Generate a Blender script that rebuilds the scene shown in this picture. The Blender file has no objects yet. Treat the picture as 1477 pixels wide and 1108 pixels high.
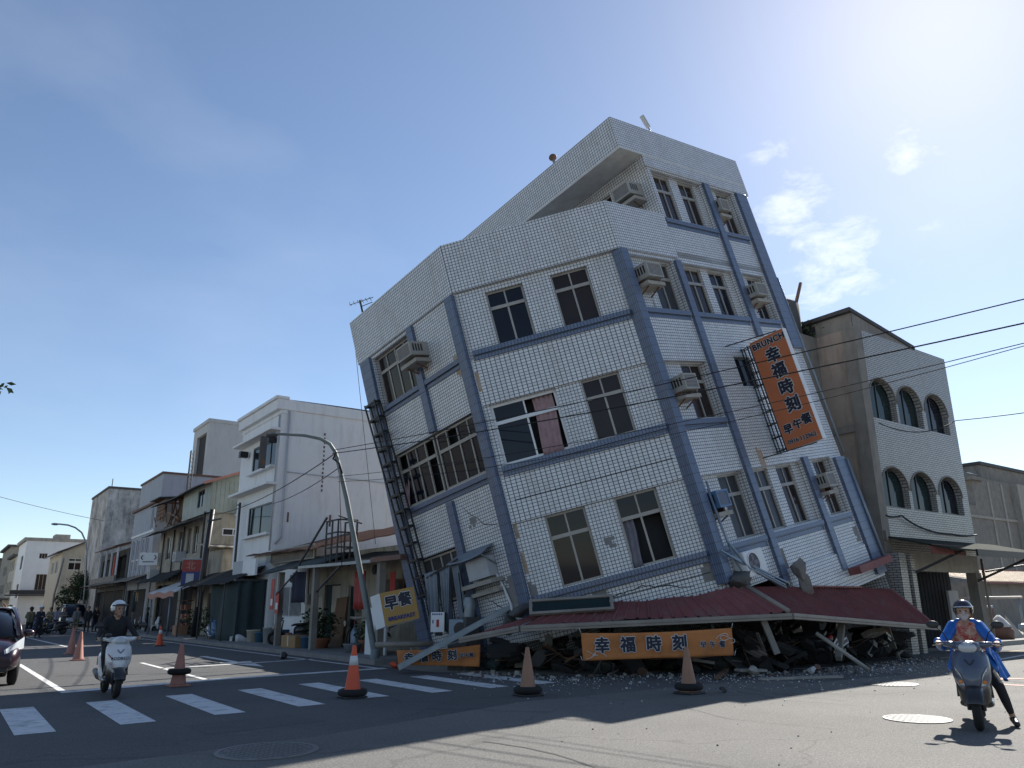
import bpy, bmesh, math, random
import numpy as np
from mathutils import Vector, Matrix
R = math.radians
random.seed(7)
scene = bpy.context.scene
COL = scene.collection

# ---------------------------------------------------------------- camera, sky, sun, exposure
cam_d = bpy.data.cameras.new("camera"); cam = bpy.data.objects.new("camera", cam_d); COL.objects.link(cam)
_r = Vector((0.8098458, -0.5865829, -0.0083843)); _f = Vector((0.5654779, 0.7767441, 0.2773147))
_r = (_r - _f * _r.dot(_f)).normalized(); _u = _r.cross(_f)
cam.matrix_world = Matrix(((_r.x, _u.x, -_f.x, 0), (_r.y, _u.y, -_f.y, 0), (_r.z, _u.z, -_f.z, 1.5), (0, 0, 0, 1)))
cam_d.sensor_width = 36; cam_d.lens = 36 * 1110 / 1477; cam_d.clip_end = 3000; cam_d.clip_start = 0.05
scene.camera = cam
SUN_EL, SUN_AZ = 38.4, 19.6            # azimuth counted from +X towards +Y
w = bpy.data.worlds.new("World"); scene.world = w; w.use_nodes = True
nt = w.node_tree; nt.nodes.clear()
def N(t, **k):
    n = nt.nodes.new(t)
    for a, b in k.items(): setattr(n, a, b)
    return n
sky = N('ShaderNodeTexSky', sky_type='NISHITA', sun_disc=False, sun_elevation=R(SUN_EL), sun_rotation=R(90 - SUN_AZ),
        air_density=.85, dust_density=.24, ozone_density=.9, altitude=50)
bg = N('ShaderNodeBackground'); bg.inputs[1].default_value = 0.085
wo = N('ShaderNodeOutputWorld'); tc = N('ShaderNodeTexCoord')
nt.links.new(bg.outputs[0], wo.inputs[0])
# small fair-weather clouds, fixed to directions of the sky
def vmath(op, a, b=None):
    n = N('ShaderNodeVectorMath', operation=op); nt.links.new(a, n.inputs[0])
    if b is not None:
        if hasattr(b, 'is_output'): nt.links.new(b, n.inputs[1])
        else: n.inputs[1].default_value = b
    return n
def fmath(op, a, b=None, clamp=False):
    n = N('ShaderNodeMath', operation=op, use_clamp=clamp)
    for i, x in enumerate((a, b)):
        if x is None: continue
        if hasattr(x, 'is_output'): nt.links.new(x, n.inputs[i])
        else: n.inputs[i].default_value = x
    return n.outputs[0]
mp = N('ShaderNodeMapping'); mp.inputs['Scale'].default_value = (1, 1, 2.2); nt.links.new(tc.outputs['Generated'], mp.inputs[0])
n1 = N('ShaderNodeTexNoise'); n1.inputs['Scale'].default_value = 13; n1.inputs['Detail'].default_value = 10; n1.inputs['Roughness'].default_value = .66; n1.inputs['Distortion'].default_value = .3
nt.links.new(mp.outputs[0], n1.inputs['Vector'])
blob = None
for az, el, rad, gain in ((31.6, 27.0, 4.0, 1.0), (30.0, 23.2, 4.8, 1.0), (23.0, 28.9, 2.6, .95), (22.8, 25.3, 2.4, .6), (33, 30.8, 3.2, .55), (27, 30.5, 3, .35), (26, 22, 4, .35), (38, 22, 6, .4)):
    d = Vector((math.cos(R(az)) * math.cos(R(el)), math.sin(R(az)) * math.cos(R(el)), math.sin(R(el))))
    dt = vmath('DOT_PRODUCT', tc.outputs['Generated'], d).outputs['Value']
    c = math.cos(R(rad))
    m = fmath('MULTIPLY', fmath('DIVIDE', fmath('SUBTRACT', dt, c), 1 - c, True), gain)
    blob = m if blob is None else fmath('MAXIMUM', blob, m)
dens = fmath('MULTIPLY', fmath('SUBTRACT', fmath('ADD', n1.outputs['Fac'], fmath('MULTIPLY', blob, .26)), .66), 3.4, True)
dens = fmath('MULTIPLY', fmath('MULTIPLY', dens, fmath('MULTIPLY', blob, 1.8, True)), .72)
# thin high veil
n2 = N('ShaderNodeTexNoise'); n2.inputs['Scale'].default_value = 2.3; n2.inputs['Detail'].default_value = 7
nt.links.new(mp.outputs[0], n2.inputs['Vector'])
veil = fmath('MULTIPLY', fmath('SUBTRACT', n2.outputs['Fac'], .5, True), .35)
cm = fmath('MAXIMUM', dens, veil)
mix = N('ShaderNodeMix', data_type='RGBA'); nt.links.new(cm, mix.inputs['Factor']); nt.links.new(sky.outputs[0], mix.inputs['A'])
mix.inputs['B'].default_value = (8.2, 8.5, 8.9, 1)
nt.links.new(mix.outputs['Result'], bg.inputs[0])
sd = bpy.data.lights.new("sun", 'SUN'); sd.energy = 5.0; sd.angle = R(.53); sd.color = (1, .95, .87)
so = bpy.data.objects.new("sun", sd); COL.objects.link(so)
so.rotation_euler = Vector((math.cos(R(SUN_AZ)) * math.cos(R(SUN_EL)), math.sin(R(SUN_AZ)) * math.cos(R(SUN_EL)), math.sin(R(SUN_EL)))).to_track_quat('Z', 'Y').to_euler()
so.location = (60, 25, 60)
scene.view_settings.view_transform = 'Standard'; scene.view_settings.look = 'None'
scene.view_settings.exposure = .88; scene.view_settings.gamma = 1
scene.cycles.use_denoising = True
scene.cycles.max_bounces = 6

# ---------------------------------------------------------------- materials
def pm(name, col, col2=None, rough=.7, metal=0, scale=3., bump=0., bscale=40., amt=.5, dirt=0., dcol=(.05, .045, .04), spec=.5, coat=0):
    m = bpy.data.materials.new(name); m.use_nodes = True; t = m.node_tree; b = t.nodes['Principled BSDF']
    b.inputs['Roughness'].default_value = rough; b.inputs['Metallic'].default_value = metal
    b.inputs['Specular IOR Level'].default_value = spec; b.inputs['Coat Weight'].default_value = coat
    tcn = t.nodes.new('ShaderNodeTexCoord')
    c2 = col2 or tuple(x * .72 for x in col)
    n = t.nodes.new('ShaderNodeTexNoise'); n.inputs['Scale'].default_value = scale; n.inputs['Detail'].default_value = 7; n.inputs['Roughness'].default_value = .65
    t.links.new(tcn.outputs['Object'], n.inputs['Vector'])
    r = t.nodes.new('ShaderNodeMapRange'); r.inputs['From Min'].default_value = .5 - .5 * amt; r.inputs['From Max'].default_value = .5 + .5 * amt
    t.links.new(n.outputs['Fac'], r.inputs['Value'])
    mx = t.nodes.new('ShaderNodeMix'); mx.data_type = 'RGBA'; mx.inputs['A'].default_value = (*col, 1); mx.inputs['B'].default_value = (*c2, 1)
    t.links.new(r.outputs[0], mx.inputs['Factor']); out = mx.outputs['Result']
    if dirt:
        mp_ = t.nodes.new('ShaderNodeMapping'); mp_.inputs['Scale'].default_value = (1.7, 1.7, .35); t.links.new(tcn.outputs['Object'], mp_.inputs[0])
        n3 = t.nodes.new('ShaderNodeTexNoise'); n3.inputs['Scale'].default_value = 1.6; n3.inputs['Detail'].default_value = 9; n3.inputs['Roughness'].default_value = .7
        t.links.new(mp_.outputs[0], n3.inputs['Vector'])
        r3 = t.nodes.new('ShaderNodeMapRange'); r3.inputs['From Min'].default_value = .5; r3.inputs['From Max'].default_value = .72; r3.inputs['To Max'].default_value = dirt
        t.links.new(n3.outputs['Fac'], r3.inputs['Value'])
        m3 = t.nodes.new('ShaderNodeMix'); m3.data_type = 'RGBA'; t.links.new(r3.outputs[0], m3.inputs['Factor']); t.links.new(out, m3.inputs['A']); m3.inputs['B'].default_value = (*dcol, 1)
        out = m3.outputs['Result']
    t.links.new(out, b.inputs['Base Color'])
    if bump:
        nb = t.nodes.new('ShaderNodeTexNoise'); nb.inputs['Scale'].default_value = bscale; nb.inputs['Detail'].default_value = 5
        t.links.new(tcn.outputs['Object'], nb.inputs['Vector'])
        bp = t.nodes.new('ShaderNodeBump'); bp.inputs['Strength'].default_value = bump; bp.inputs['Distance'].default_value = .02
        t.links.new(nb.outputs['Fac'], bp.inputs['Height']); t.links.new(bp.outputs[0], b.inputs['Normal'])
    return m

def tile(name, col, grout, w_, h_, mortar=.1, off=0., rough=.35, dirt=.25, c2=None, dcol=(.2, .16, .11)):
    """glazed wall tiles laid on the UV map, in metres"""
    m = pm(name, col, rough=rough); t = m.node_tree; b = t.nodes['Principled BSDF']
    uv = t.nodes.new('ShaderNodeUVMap'); br = t.nodes.new('ShaderNodeTexBrick')
    br.offset = off; br.squash = 1; br.inputs['Scale'].default_value = 1
    br.inputs['Brick Width'].default_value = w_; br.inputs['Row Height'].default_value = h_
    br.inputs['Mortar Size'].default_value = mortar * h_ * .5; br.inputs['Mortar Smooth'].default_value = .1; br.inputs['Bias'].default_value = -.3
    br.inputs['Color1'].default_value = (*col, 1); br.inputs['Color2'].default_value = (*(c2 or tuple(x * .82 for x in col)), 1); br.inputs['Mortar'].default_value = (*grout, 1)
    t.links.new(uv.outputs[0], br.inputs['Vector'])
    tcn = t.nodes.new('ShaderNodeTexCoord'); mp_ = t.nodes.new('ShaderNodeMapping'); mp_.inputs['Scale'].default_value = (1.3, 1.3, .3)
    t.links.new(tcn.outputs['Object'], mp_.inputs[0])
    n3 = t.nodes.new('ShaderNodeTexNoise'); n3.inputs['Scale'].default_value = 1.5; n3.inputs['Detail'].default_value = 9; n3.inputs['Roughness'].default_value = .7
    t.links.new(mp_.outputs[0], n3.inputs['Vector'])
    r3 = t.nodes.new('ShaderNodeMapRange'); r3.inputs['From Min'].default_value = .48; r3.inputs['From Max'].default_value = .75; r3.inputs['To Max'].default_value = dirt
    t.links.new(n3.outputs['Fac'], r3.inputs['Value'])
    m3 = t.nodes.new('ShaderNodeMix'); m3.data_type = 'RGBA'; m3.blend_type = 'MIX'
    t.links.new(r3.outputs[0], m3.inputs['Factor']); t.links.new(br.outputs['Color'], m3.inputs['A']); m3.inputs['B'].default_value = (*dcol, 1)
    t.links.new(m3.outputs['Result'], b.inputs['Base Color'])
    bp = t.nodes.new('ShaderNodeBump'); bp.inputs['Strength'].default_value = .5; bp.inputs['Distance'].default_value = .006; bp.invert = True
    t.links.new(br.outputs['Fac'], bp.inputs['Height']); t.links.new(bp.outputs[0], b.inputs['Normal'])
    return m

def glass(name, col, rough=.06):
    m = pm(name, col, tuple(x * .5 for x in col), rough=rough, scale=.9, spec=.22)
    return m

M = {}
M['tile'] = tile('white_wall_tile', (.67, .68, .69), (.05, .06, .085), .09, .084, .19, dirt=.4, dcol=(.27, .245, .21))
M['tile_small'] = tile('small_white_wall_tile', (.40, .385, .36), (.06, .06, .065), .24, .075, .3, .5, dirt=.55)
M['bluetile'] = tile('blue_trim_tile', (.115, .155, .245), (.035, .045, .07), .062, .24, .06, dirt=.45, c2=(.09, .125, .20), dcol=(.12, .11, .1))
M['interior'] = pm('dark_shade_fill', (.03, .03, .032), rough=.9)  # near-black fill: the shade inside rooms and gaps put into the colour
M['soffit'] = pm('white_soffit_paint', (.62, .62, .6), rough=.8, dirt=.3, dcol=(.3, .25, .2))
M['alu'] = pm('aluminium_window_frame', (.36, .34, .31), (.25, .23, .21), rough=.45, metal=.2)
M['alu_dark'] = pm('dark_window_frame', (.035, .035, .04), rough=.4)
M['glass'] = glass('dark_window_glass', (.010, .014, .024))
M['glass_brown'] = glass('brown_window_glass', (.032, .022, .02), .1)
M['glass_dim'] = glass('dusty_grey_window_glass', (.055, .058, .065), .25)
M['glass_green'] = glass('green_window_glass', (.018, .034, .036), .08)
M['curtain'] = pm('pink_curtain_fabric', (.40, .27, .27), (.27, .17, .18), rough=.9, scale=6, bump=.3)
M['curtain_grey'] = pm('grey_curtain_fabric', (.20, .19, .22), (.13, .12, .14), rough=.9, scale=6, bump=.3)
M['concrete'] = pm('weathered_concrete', (.27, .25, .22), (.17, .155, .14), rough=.92, scale=1.2, bump=.4, bscale=18, dirt=.5)
M['concrete_pale'] = pm('pale_concrete', (.38, .36, .32), (.27, .25, .22), rough=.9, scale=2, bump=.4, bscale=22, dirt=.3)
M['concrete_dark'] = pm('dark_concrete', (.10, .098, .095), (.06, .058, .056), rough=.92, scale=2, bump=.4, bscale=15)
M['brownwall'] = pm('stained_brown_render', (.40, .32, .26), (.28, .235, .20), rough=.92, scale=.9, bump=.3, bscale=20, dirt=.45)
M['redroof'] = pm('dark_red_roof_sheet', (.24, .075, .07), (.16, .052, .052), rough=.65, scale=1.5, dirt=.7, dcol=(.19, .14, .125), spec=.4)
M['gutter'] = pm('pale_gutter_sheet', (.28, .25, .21), (.18, .155, .135), rough=.55, scale=2, dirt=.4, dcol=(.12, .09, .07))
M['steel'] = pm('galvanised_steel', (.30, .33, .35), (.20, .23, .25), rough=.5, metal=.5, scale=3, dirt=.2)
M['steel_blue'] = pm('blue_grey_steel', (.22, .28, .34), (.16, .20, .26), rough=.45, metal=.4, scale=3)
M['blackmetal'] = pm('black_painted_metal', (.012, .012, .014), rough=.5)
M['orange'] = pm('orange_sign_face', (.52, .16, .06), (.44, .13, .05), rough=.55, scale=1.3, dirt=.12)
M['banner'] = pm('orange_banner_cloth', (.56, .21, .06), (.42, .15, .045), rough=.8, scale=2.5, dirt=.3)
M['yellow'] = pm('ochre_sign_face', (.40, .235, .06), (.33, .19, .05), rough=.6, scale=2)
M['ink'] = pm('navy_lettering', (.012, .014, .035), rough=.6)
M['inkwhite'] = pm('white_lettering', (.72, .72, .72), rough=.6)
M['inkblue'] = pm('blue_lettering', (.02, .04, .2), rough=.6)
M['white'] = pm('white_paint', (.72, .73, .74), (.62, .63, .64), rough=.6, scale=1.5, dirt=.15, dcol=(.3, .28, .25))
M['whitewall'] = pm('white_wall_paint', (.74, .74, .73), (.68, .68, .68), rough=.85, scale=.6, dirt=.38, dcol=(.36, .345, .33), bump=.1, bscale=30)
M['greywall'] = pm('grey_wall_paint', (.44, .45, .46), (.38, .39, .40), rough=.85, scale=.5, dirt=.2)
M['bluewall'] = pm('blue_grey_wall_paint', (.36, .385, .425), (.30, .32, .36), rough=.8, scale=.7, dirt=.25)
M['creamwall'] = pm('cream_wall_paint', (.55, .51, .42), (.45, .41, .33), rough=.85, scale=.8, dirt=.4)
M['oldwall'] = pm('stained_old_render', (.42, .38, .30), (.25, .22, .18), rough=.9, scale=1.5, dirt=.7, dcol=(.07, .06, .05))
M['stainwall'] = pm('black_stained_white_wall', (.58, .57, .55), (.16, .155, .15), rough=.9, scale=.55, amt=.34, dirt=.95, dcol=(.06, .055, .05))
M['mint'] = pm('mint_corrugated_siding', (.33, .37, .33), (.23, .26, .22), rough=.6, scale=1, dirt=.7, dcol=(.16, .12, .09))
M['rust'] = pm('rusty_corrugated_roof', (.17, .085, .06), (.10, .06, .05), rough=.75, scale=2.5, dirt=.4)
M['darkroof'] = pm('dark_eave_sheet', (.05, .05, .052), rough=.7)
M['teal'] = pm('teal_canvas', (.028, .048, .05), rough=.85)
M['wood'] = pm('old_wood', (.20, .11, .06), (.11, .06, .035), rough=.8, scale=4)
M['cardboard'] = pm('cardboard', (.34, .21, .10), rough=.9, scale=4)
M['red'] = pm('red_paint', (.42, .02, .02), rough=.55)
M['redsign'] = pm('red_sign_face', (.32, .035, .03), rough=.6)
M['bluesign'] = pm('blue_sign_face', (.02, .035, .17), rough=.6)
M['black'] = pm('black_plastic', (.014, .014, .016), (.02, .02, .022), rough=.45)
M['rubber'] = pm('black_rubber', (.012, .012, .012), rough=.85, bump=.2)
M['chrome'] = pm('chrome', (.6, .6, .62), rough=.15, metal=1)
M['lens'] = pm('clear_lamp_lens', (.55, .58, .6), rough=.1, spec=.8)
M['amber'] = pm('amber_lens', (.75, .22, .03), rough=.2)
M['conered'] = pm('orange_cone_plastic', (.62, .085, .025), (.55, .075, .025), rough=.55, dirt=.2)
M['conefade'] = pm('faded_pink_cone_plastic', (.42, .19, .14), (.33, .15, .12), rough=.7, dirt=.3)
M['conetan'] = pm('faded_tan_cone_plastic', (.33, .18, .11), (.24, .13, .085), rough=.7, dirt=.3)
M['conewhite'] = pm('reflective_cone_band', (.7, .7, .7), rough=.4)
M['skin'] = pm('skin', (.42, .25, .17), rough=.55)
M['hair'] = pm('black_hair', (.012, .01, .009), rough=.6)
M['cl_black'] = pm('black_cloth', (.014, .014, .017), (.02, .02, .024), rough=.9, bump=.3)
M['cl_navy'] = pm('navy_cloth', (.02, .025, .05), rough=.9)
M['cl_grey'] = pm('grey_cloth', (.17, .17, .17), rough=.9)
M['cl_white'] = pm('white_cloth', (.55, .55, .56), rough=.9)
M['cl_lilac'] = pm('lilac_cloth', (.36, .34, .46), rough=.9)
M['cl_olive'] = pm('olive_cloth', (.14, .14, .08), rough=.9)
M['cl_blue'] = pm('bright_blue_raincoat', (.015, .15, .50), (.008, .075, .32), rough=.35, scale=9, bump=.3, bscale=14)
M['cl_red'] = pm('red_patterned_cloth', (.40, .04, .035), (.5, .35, .25), rough=.85, scale=16, amt=.2)
M['mask'] = pm('pale_face_mask', (.55, .47, .45), rough=.9)
M['helmet_white'] = pm('white_helmet_shell', (.75, .76, .77), rough=.25, coat=.5)
M['helmet_dark'] = pm('dark_helmet_shell', (.02, .018, .03), rough=.2, coat=.6)
M['sc_white'] = pm('white_scooter_plastic', (.68, .69, .70), (.6, .6, .61), rough=.3, coat=.4)
M['sc_grey'] = pm('grey_blue_scooter_plastic', (.065, .085, .13), (.055, .07, .11), rough=.3, coat=.5)
M['sc_blue'] = pm('blue_scooter_plastic', (.06, .14, .27), rough=.35, coat=.3)
M['sc_black'] = pm('black_scooter_plastic', (.018, .018, .02), rough=.35, coat=.3)
M['carpaint'] = pm('dark_red_car_paint', (.03, .009, .018), (.025, .008, .015), rough=.3, metal=.2, coat=.8)
M['vanpaint'] = pm('grey_van_paint', (.30, .31, .33), rough=.3, coat=.6)
M['plate'] = pm('number_plate', (.6, .6, .58), rough=.5)
M['leaf'] = pm('leaf_green', (.045, .085, .02), (.075, .12, .03), rough=.6, scale=8)
M['leafdark'] = pm('dark_leaf_green', (.022, .045, .016), (.035, .06, .02), rough=.6, scale=5)
M['bark'] = pm('bark', (.12, .09, .065), rough=.9, bump=.5)
M['terracotta'] = pm('terracotta', (.30, .12, .06), rough=.8)
M['bucketblue'] = pm('blue_bucket_plastic', (.07, .16, .27), rough=.5)
M['bucketwhite'] = pm('pale_bucket_plastic', (.42, .44, .44), rough=.5, dirt=.3)
M['redcap'] = pm('cream_red_corrugated_sheet', (.74, .62, .46), (.66, .54, .40), rough=.55, dirt=.15)
M['tarp'] = pm('grey_tarpaulin', (.20, .23, .27), (.13, .15, .18), rough=.6, scale=3, bump=.3, bscale=8)
M['shutter'] = pm('dark_shutter', (.028, .029, .033), rough=.85, scale=2, spec=.15)
M['iron'] = pm('cast_iron_cover', (.15, .15, .15), (.10, .10, .10), rough=.5, metal=.4, scale=20)
M['greenroof'] = pm('dark_green_grey_sheet', (.035, .042, .033), (.025, .03, .025), rough=.95, dirt=.3, spec=.08)
M['case_grey'] = pm('yellowed_grey_plastic', (.36, .355, .33), (.27, .265, .24), rough=.6, dirt=.3)
M['mortar'] = pm('bare_grey_mortar', (.25, .24, .23), (.17, .165, .16), rough=.95, bump=.5, bscale=60)
M['ruststain'] = pm('rust_stained_tile', (.30, .19, .11), (.38, .32, .26), rough=.7, scale=9, amt=.3)
M['crackdark'] = pm('open_crack', (.02, .02, .022), rough=.95)
M['lampsteel'] = pm('weathered_lamp_steel', (.20, .23, .23), (.13, .15, .15), rough=.6, metal=.3)
M['heap'] = pm('shade_dark_rubble', (.035, .033, .032), (.02, .02, .02), rough=.95, bump=.5, bscale=14)  # rubble coloured near black to carry the shade under the awning
M['lip'] = pm('lips', (.32, .15, .12), rough=.5)
M['cable'] = pm('black_cable', (.01, .01, .012), rough=.7)
# ---------------------------------------------------------------- helpers
MATS = {}                      # world matrix of every thing and part, by object name
def rotz(a): return Matrix.Rotation(a, 4, 'Z')
def T(x, y, z): return Matrix.Translation((x, y, z))
def tag(o, label=None, cat=None, group=None, kind=None):
    if label: o['label'] = label
    if cat: o['category'] = cat
    if group: o['group'] = group
    if kind: o['kind'] = kind
    return o
def thing(name, label, cat, loc=(0, 0, 0), rz=0., group=None, mat=None):
    o = bpy.data.objects.new(name, None); COL.objects.link(o); o.empty_display_size = .2
    mw = mat if mat is not None else T(*loc) @ rotz(rz)
    o.matrix_world = mw; MATS[o.name] = mw.copy()
    return tag(o, label, cat, group)
class MB:
    """collects geometry for one mesh object"""
    def __init__(s): s.v = []; s.f = []; s.uv = []; s.mi = []; s.sm = []
    def face(s, pts, uv=None, m=0, sm=False):
        i = len(s.v); s.v += [Vector(p) for p in pts]; s.f.append(tuple(range(i, i + len(pts)))); s.uv.append(uv); s.mi.append(m); s.sm.append(sm)
    def raw(s, vs, fs, m=0, sm=False, uvs=None):
        i = len(s.v); s.v += [Vector(p) for p in vs]
        for k, f in enumerate(fs):
            s.f.append(tuple(i + j for j in f)); s.uv.append(uvs[k] if uvs else None); s.mi.append(m); s.sm.append(sm)
    def box(s, a, b, m=0, fn=None):
        (x0, y0, z0), (x1, y1, z1) = a, b
        vs = [(x, y, z) for z in (z0, z1) for y in (y0, y1) for x in (x0, x1)]
        if fn: vs = [fn(*p) for p in vs]
        s.raw(vs, [(0, 2, 3, 1), (4, 5, 7, 6), (0, 1, 5, 4), (2, 6, 7, 3), (0, 4, 6, 2), (1, 3, 7, 5)], m)
        return s
    def beam(s, p, q, w_=.05, h_=.05, m=0, up=(0, 0, 1)):
        p, q = Vector(p), Vector(q); d = (q - p).normalized(); u = Vector(up)
        if abs(d.dot(u)) > .98: u = Vector((0, 1, 0))
        x = d.cross(u).normalized(); y = x.cross(d)
        vs = [c + x * (a * w_ / 2) + y * (b * h_ / 2) for c in (p, q) for b in (-1, 1) for a in (-1, 1)]
        s.raw(vs, [(0, 2, 3, 1), (4, 5, 7, 6), (0, 1, 5, 4), (2, 6, 7, 3), (0, 4, 6, 2), (1, 3, 7, 5)], m)
        return s
    def tube(s, pts, r, n=8, m=0, closed=False):
        pts = [Vector(p) for p in pts]; k = len(pts); rings = []
        up = Vector((0, 0, 1)); prev = None
        for i, p in enumerate(pts):
            a = pts[(i - 1) % k] if (i or closed) else p; b = pts[(i + 1) % k] if (i < k - 1 or closed) else p
            d = (b - a).normalized()
            x = prev - d * prev.dot(d) if prev is not None else (up if abs(d.z) < .95 else Vector((1, 0, 0))).cross(d)
            x.normalize(); prev = x; y = d.cross(x); rr = r[i] if isinstance(r, (list, tuple)) else r
            rings.append([p + (x * math.cos(2 * math.pi * j / n) + y * math.sin(2 * math.pi * j / n)) * rr for j in range(n)])
        vs = [v for q in rings for v in q]; fs = []
        for i in range(k if closed else k - 1):
            i2 = (i + 1) % k
            fs += [(i * n + j, i * n + (j + 1) % n, i2 * n + (j + 1) % n, i2 * n + j) for j in range(n)]
        s.raw(vs, fs, m, True)
        if not closed:
            s.raw(rings[0], [tuple(range(n))[::-1]], m); s.raw(rings[-1], [tuple(range(n))], m)
        return s
    def lathe(s, prof, c=(0, 0, 0), n=20, m=0, mat=None, sm=True, cap=True):
        """prof: (radius, height) from bottom to top, around +Z of mat"""
        mat = mat or Matrix.Identity(4); c = Vector(c)
        vs = [c + (mat @ Vector((r * math.cos(2 * math.pi * j / n), r * math.sin(2 * math.pi * j / n), z))) for r, z in prof for j in range(n)]
        fs = [(i * n + j, i * n + (j + 1) % n, (i + 1) * n + (j + 1) % n, (i + 1) * n + j) for i in range(len(prof) - 1) for j in range(n)]
        s.raw(vs, fs, m, sm)
        if cap and prof[0][0] > 1e-4: s.raw(vs[:n], [tuple(range(n))[::-1]], m)
        if cap and prof[-1][0] > 1e-4: s.raw(vs[-n:], [tuple(range(n))], m)
        return s
    def ell(s, c, r, m=0, n=14, k=9, mat=None, z0=-1, z1=1):
        r = (r, r, r) if not isinstance(r, (tuple, list)) else r
        pr = []
        for i in range(k + 1):
            t = z0 + (z1 - z0) * i / k; a = math.asin(max(-1, min(1, t))) if abs(t) < 1 else math.copysign(math.pi / 2, t)
            a = (math.asin(z0) + (math.asin(z1) - math.asin(z0)) * i / k); pr.append((math.cos(a), math.sin(a)))
        mat = mat or Matrix.Identity(4); c = Vector(c)
        vs = [c + (mat @ Vector((q * math.cos(2 * math.pi * j / n) * r[0], q * math.sin(2 * math.pi * j / n) * r[1], z * r[2]))) for q, z in pr for j in range(n)]
        s.raw(vs, [(i * n + j, i * n + (j + 1) % n, (i + 1) * n + (j + 1) % n, (i + 1) * n + j) for i in range(k) for j in range(n)], m, True)
        return s
    def loft(s, rings, m=0, cap=True, sm=True):
        n = len(rings[0]); vs = [v for q in rings for v in q]
        s.raw(vs, [(i * n + j, i * n + (j + 1) % n, (i + 1) * n + (j + 1) % n, (i + 1) * n + j) for i in range(len(rings) - 1) for j in range(n)], m, sm)
        if cap: s.raw(rings[0], [tuple(range(n))[::-1]], m); s.raw(rings[-1], [tuple(range(n))], m)
        return s
    def patch(s, fn, nu, nv, off, m=0, sm=False):
        """closed slab: surface fn(u,v) and the same surface moved by vector off (or off(u,v))"""
        A = [[Vector(fn(i / nu, j / nv)) for j in range(nv + 1)] for i in range(nu + 1)]
        Bq = [[A[i][j] + Vector(off(i / nu, j / nv) if callable(off) else off) for j in range(nv + 1)] for i in range(nu + 1)]
        W_ = nv + 1; vs = [p for r_ in A for p in r_] + [p for r_ in Bq for p in r_]; o = (nu + 1) * W_; fs = []; uvs = []
        for i in range(nu):
            for j in range(nv):
                a = i * W_ + j; fs.append((a, a + W_, a + W_ + 1, a + 1)); fs.append((o + a, o + a + 1, o + a + W_ + 1, o + a + W_))
        for i in range(nu):
            for a in (i * W_, ): fs.append((a, o + a, o + a + W_, a + W_))
            a = i * W_ + nv; fs.append((a, a + W_, o + a + W_, o + a))
        for j in range(nv):
            fs.append((j, j + 1, o + j + 1, o + j)); a = nu * W_ + j; fs.append((a, o + a, o + a + 1, a + 1))
        s.raw(vs, fs, m, sm); return s
    def prism(s, poly, z0, z1, m=0, fn=None):
        n = len(poly); fn = fn or (lambda x, y, z: (x, y, z))
        vs = [fn(x, y, z0) for x, y in poly] + [fn(x, y, z1) for x, y in poly]
        s.raw(vs, [tuple(range(n))[::-1], tuple(range(n, 2 * n))] + [(i, (i + 1) % n, n + (i + 1) % n, n + i) for i in range(n)], m); return s
    def add(s, o, mat=None, m=None):
        i = len(s.v); s.v += [mat @ p if mat else p for p in o.v]; s.f += [tuple(i + j for j in f) for f in o.f]
        s.uv += o.uv; s.mi += [m if m is not None else q for q in o.mi]; s.sm += o.sm; return s
    def build(s, name, mats, parent=None, label=None, world=False, bevel=0, fn=None):
        """link as ONE mesh object; world=True: the coordinates are world ones"""
        mats = mats if isinstance(mats, (list, tuple)) else [mats]
        pm_ = MATS[parent.name] if parent is not None else Matrix.Identity(4)
        vs = s.v
        if fn: vs = [Vector(fn(p)) for p in vs]
        if world and parent is not None: iv = pm_.inverted(); vs = [iv @ p for p in vs]
        me = bpy.data.meshes.new(name); me.from_pydata([tuple(p) for p in vs], [], s.f)
        for q in mats: me.materials.append(M[q] if isinstance(q, str) else q)
        me.polygons.foreach_set('material_index', s.mi); me.polygons.foreach_set('use_smooth', s.sm)
        ul = me.uv_layers.new(name='UVMap'); d = ul.data
        for p, uv in zip(me.polygons, s.uv):
            if uv is None:
                n = p.normal; ax = max(range(3), key=lambda q: abs(n[q])); u_, v_ = ((1, 2), (0, 2), (0, 1))[ax]
                for li, vi in zip(p.loop_indices, p.vertices): c = vs[vi]; d[li].uv = (c[u_], c[v_])
            else:
                for li, q in zip(p.loop_indices, uv): d[li].uv = q
        bm = bmesh.new(); bm.from_mesh(me); bmesh.ops.remove_doubles(bm, verts=bm.verts, dist=1e-5); bmesh.ops.recalc_face_normals(bm, faces=bm.faces); bm.to_mesh(me); bm.free()
        o = bpy.data.objects.new(name, me); COL.objects.link(o)
        if parent is not None: o.parent = parent
        MATS[o.name] = pm_
        if bevel:
            b = o.modifiers.new('bevel', 'BEVEL'); b.width = bevel; b.segments = 2; b.limit_method = 'ANGLE'; b.angle_limit = R(50)
        if label: o['label'] = label
        return o
def kids(o): return [c for c in bpy.data.objects if c.parent == o]
def copy_tree(o, mw=None, parent=None, label=None, group=None, swap=None):
    c = o.copy(); COL.objects.link(c); c.parent = parent
    if mw is not None: c.matrix_world = mw; MATS[c.name] = mw.copy()
    if label: c['label'] = label
    if group: c['group'] = group
    if swap and c.type == 'MESH':
        for sl in c.material_slots:
            k = sl.material
            for a, b in swap.items():
                if k == M[a]: sl.link = 'OBJECT'; sl.material = M[b]
    for ch in kids(o): copy_tree(ch, None, c, None, None, swap)
    return c
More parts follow.
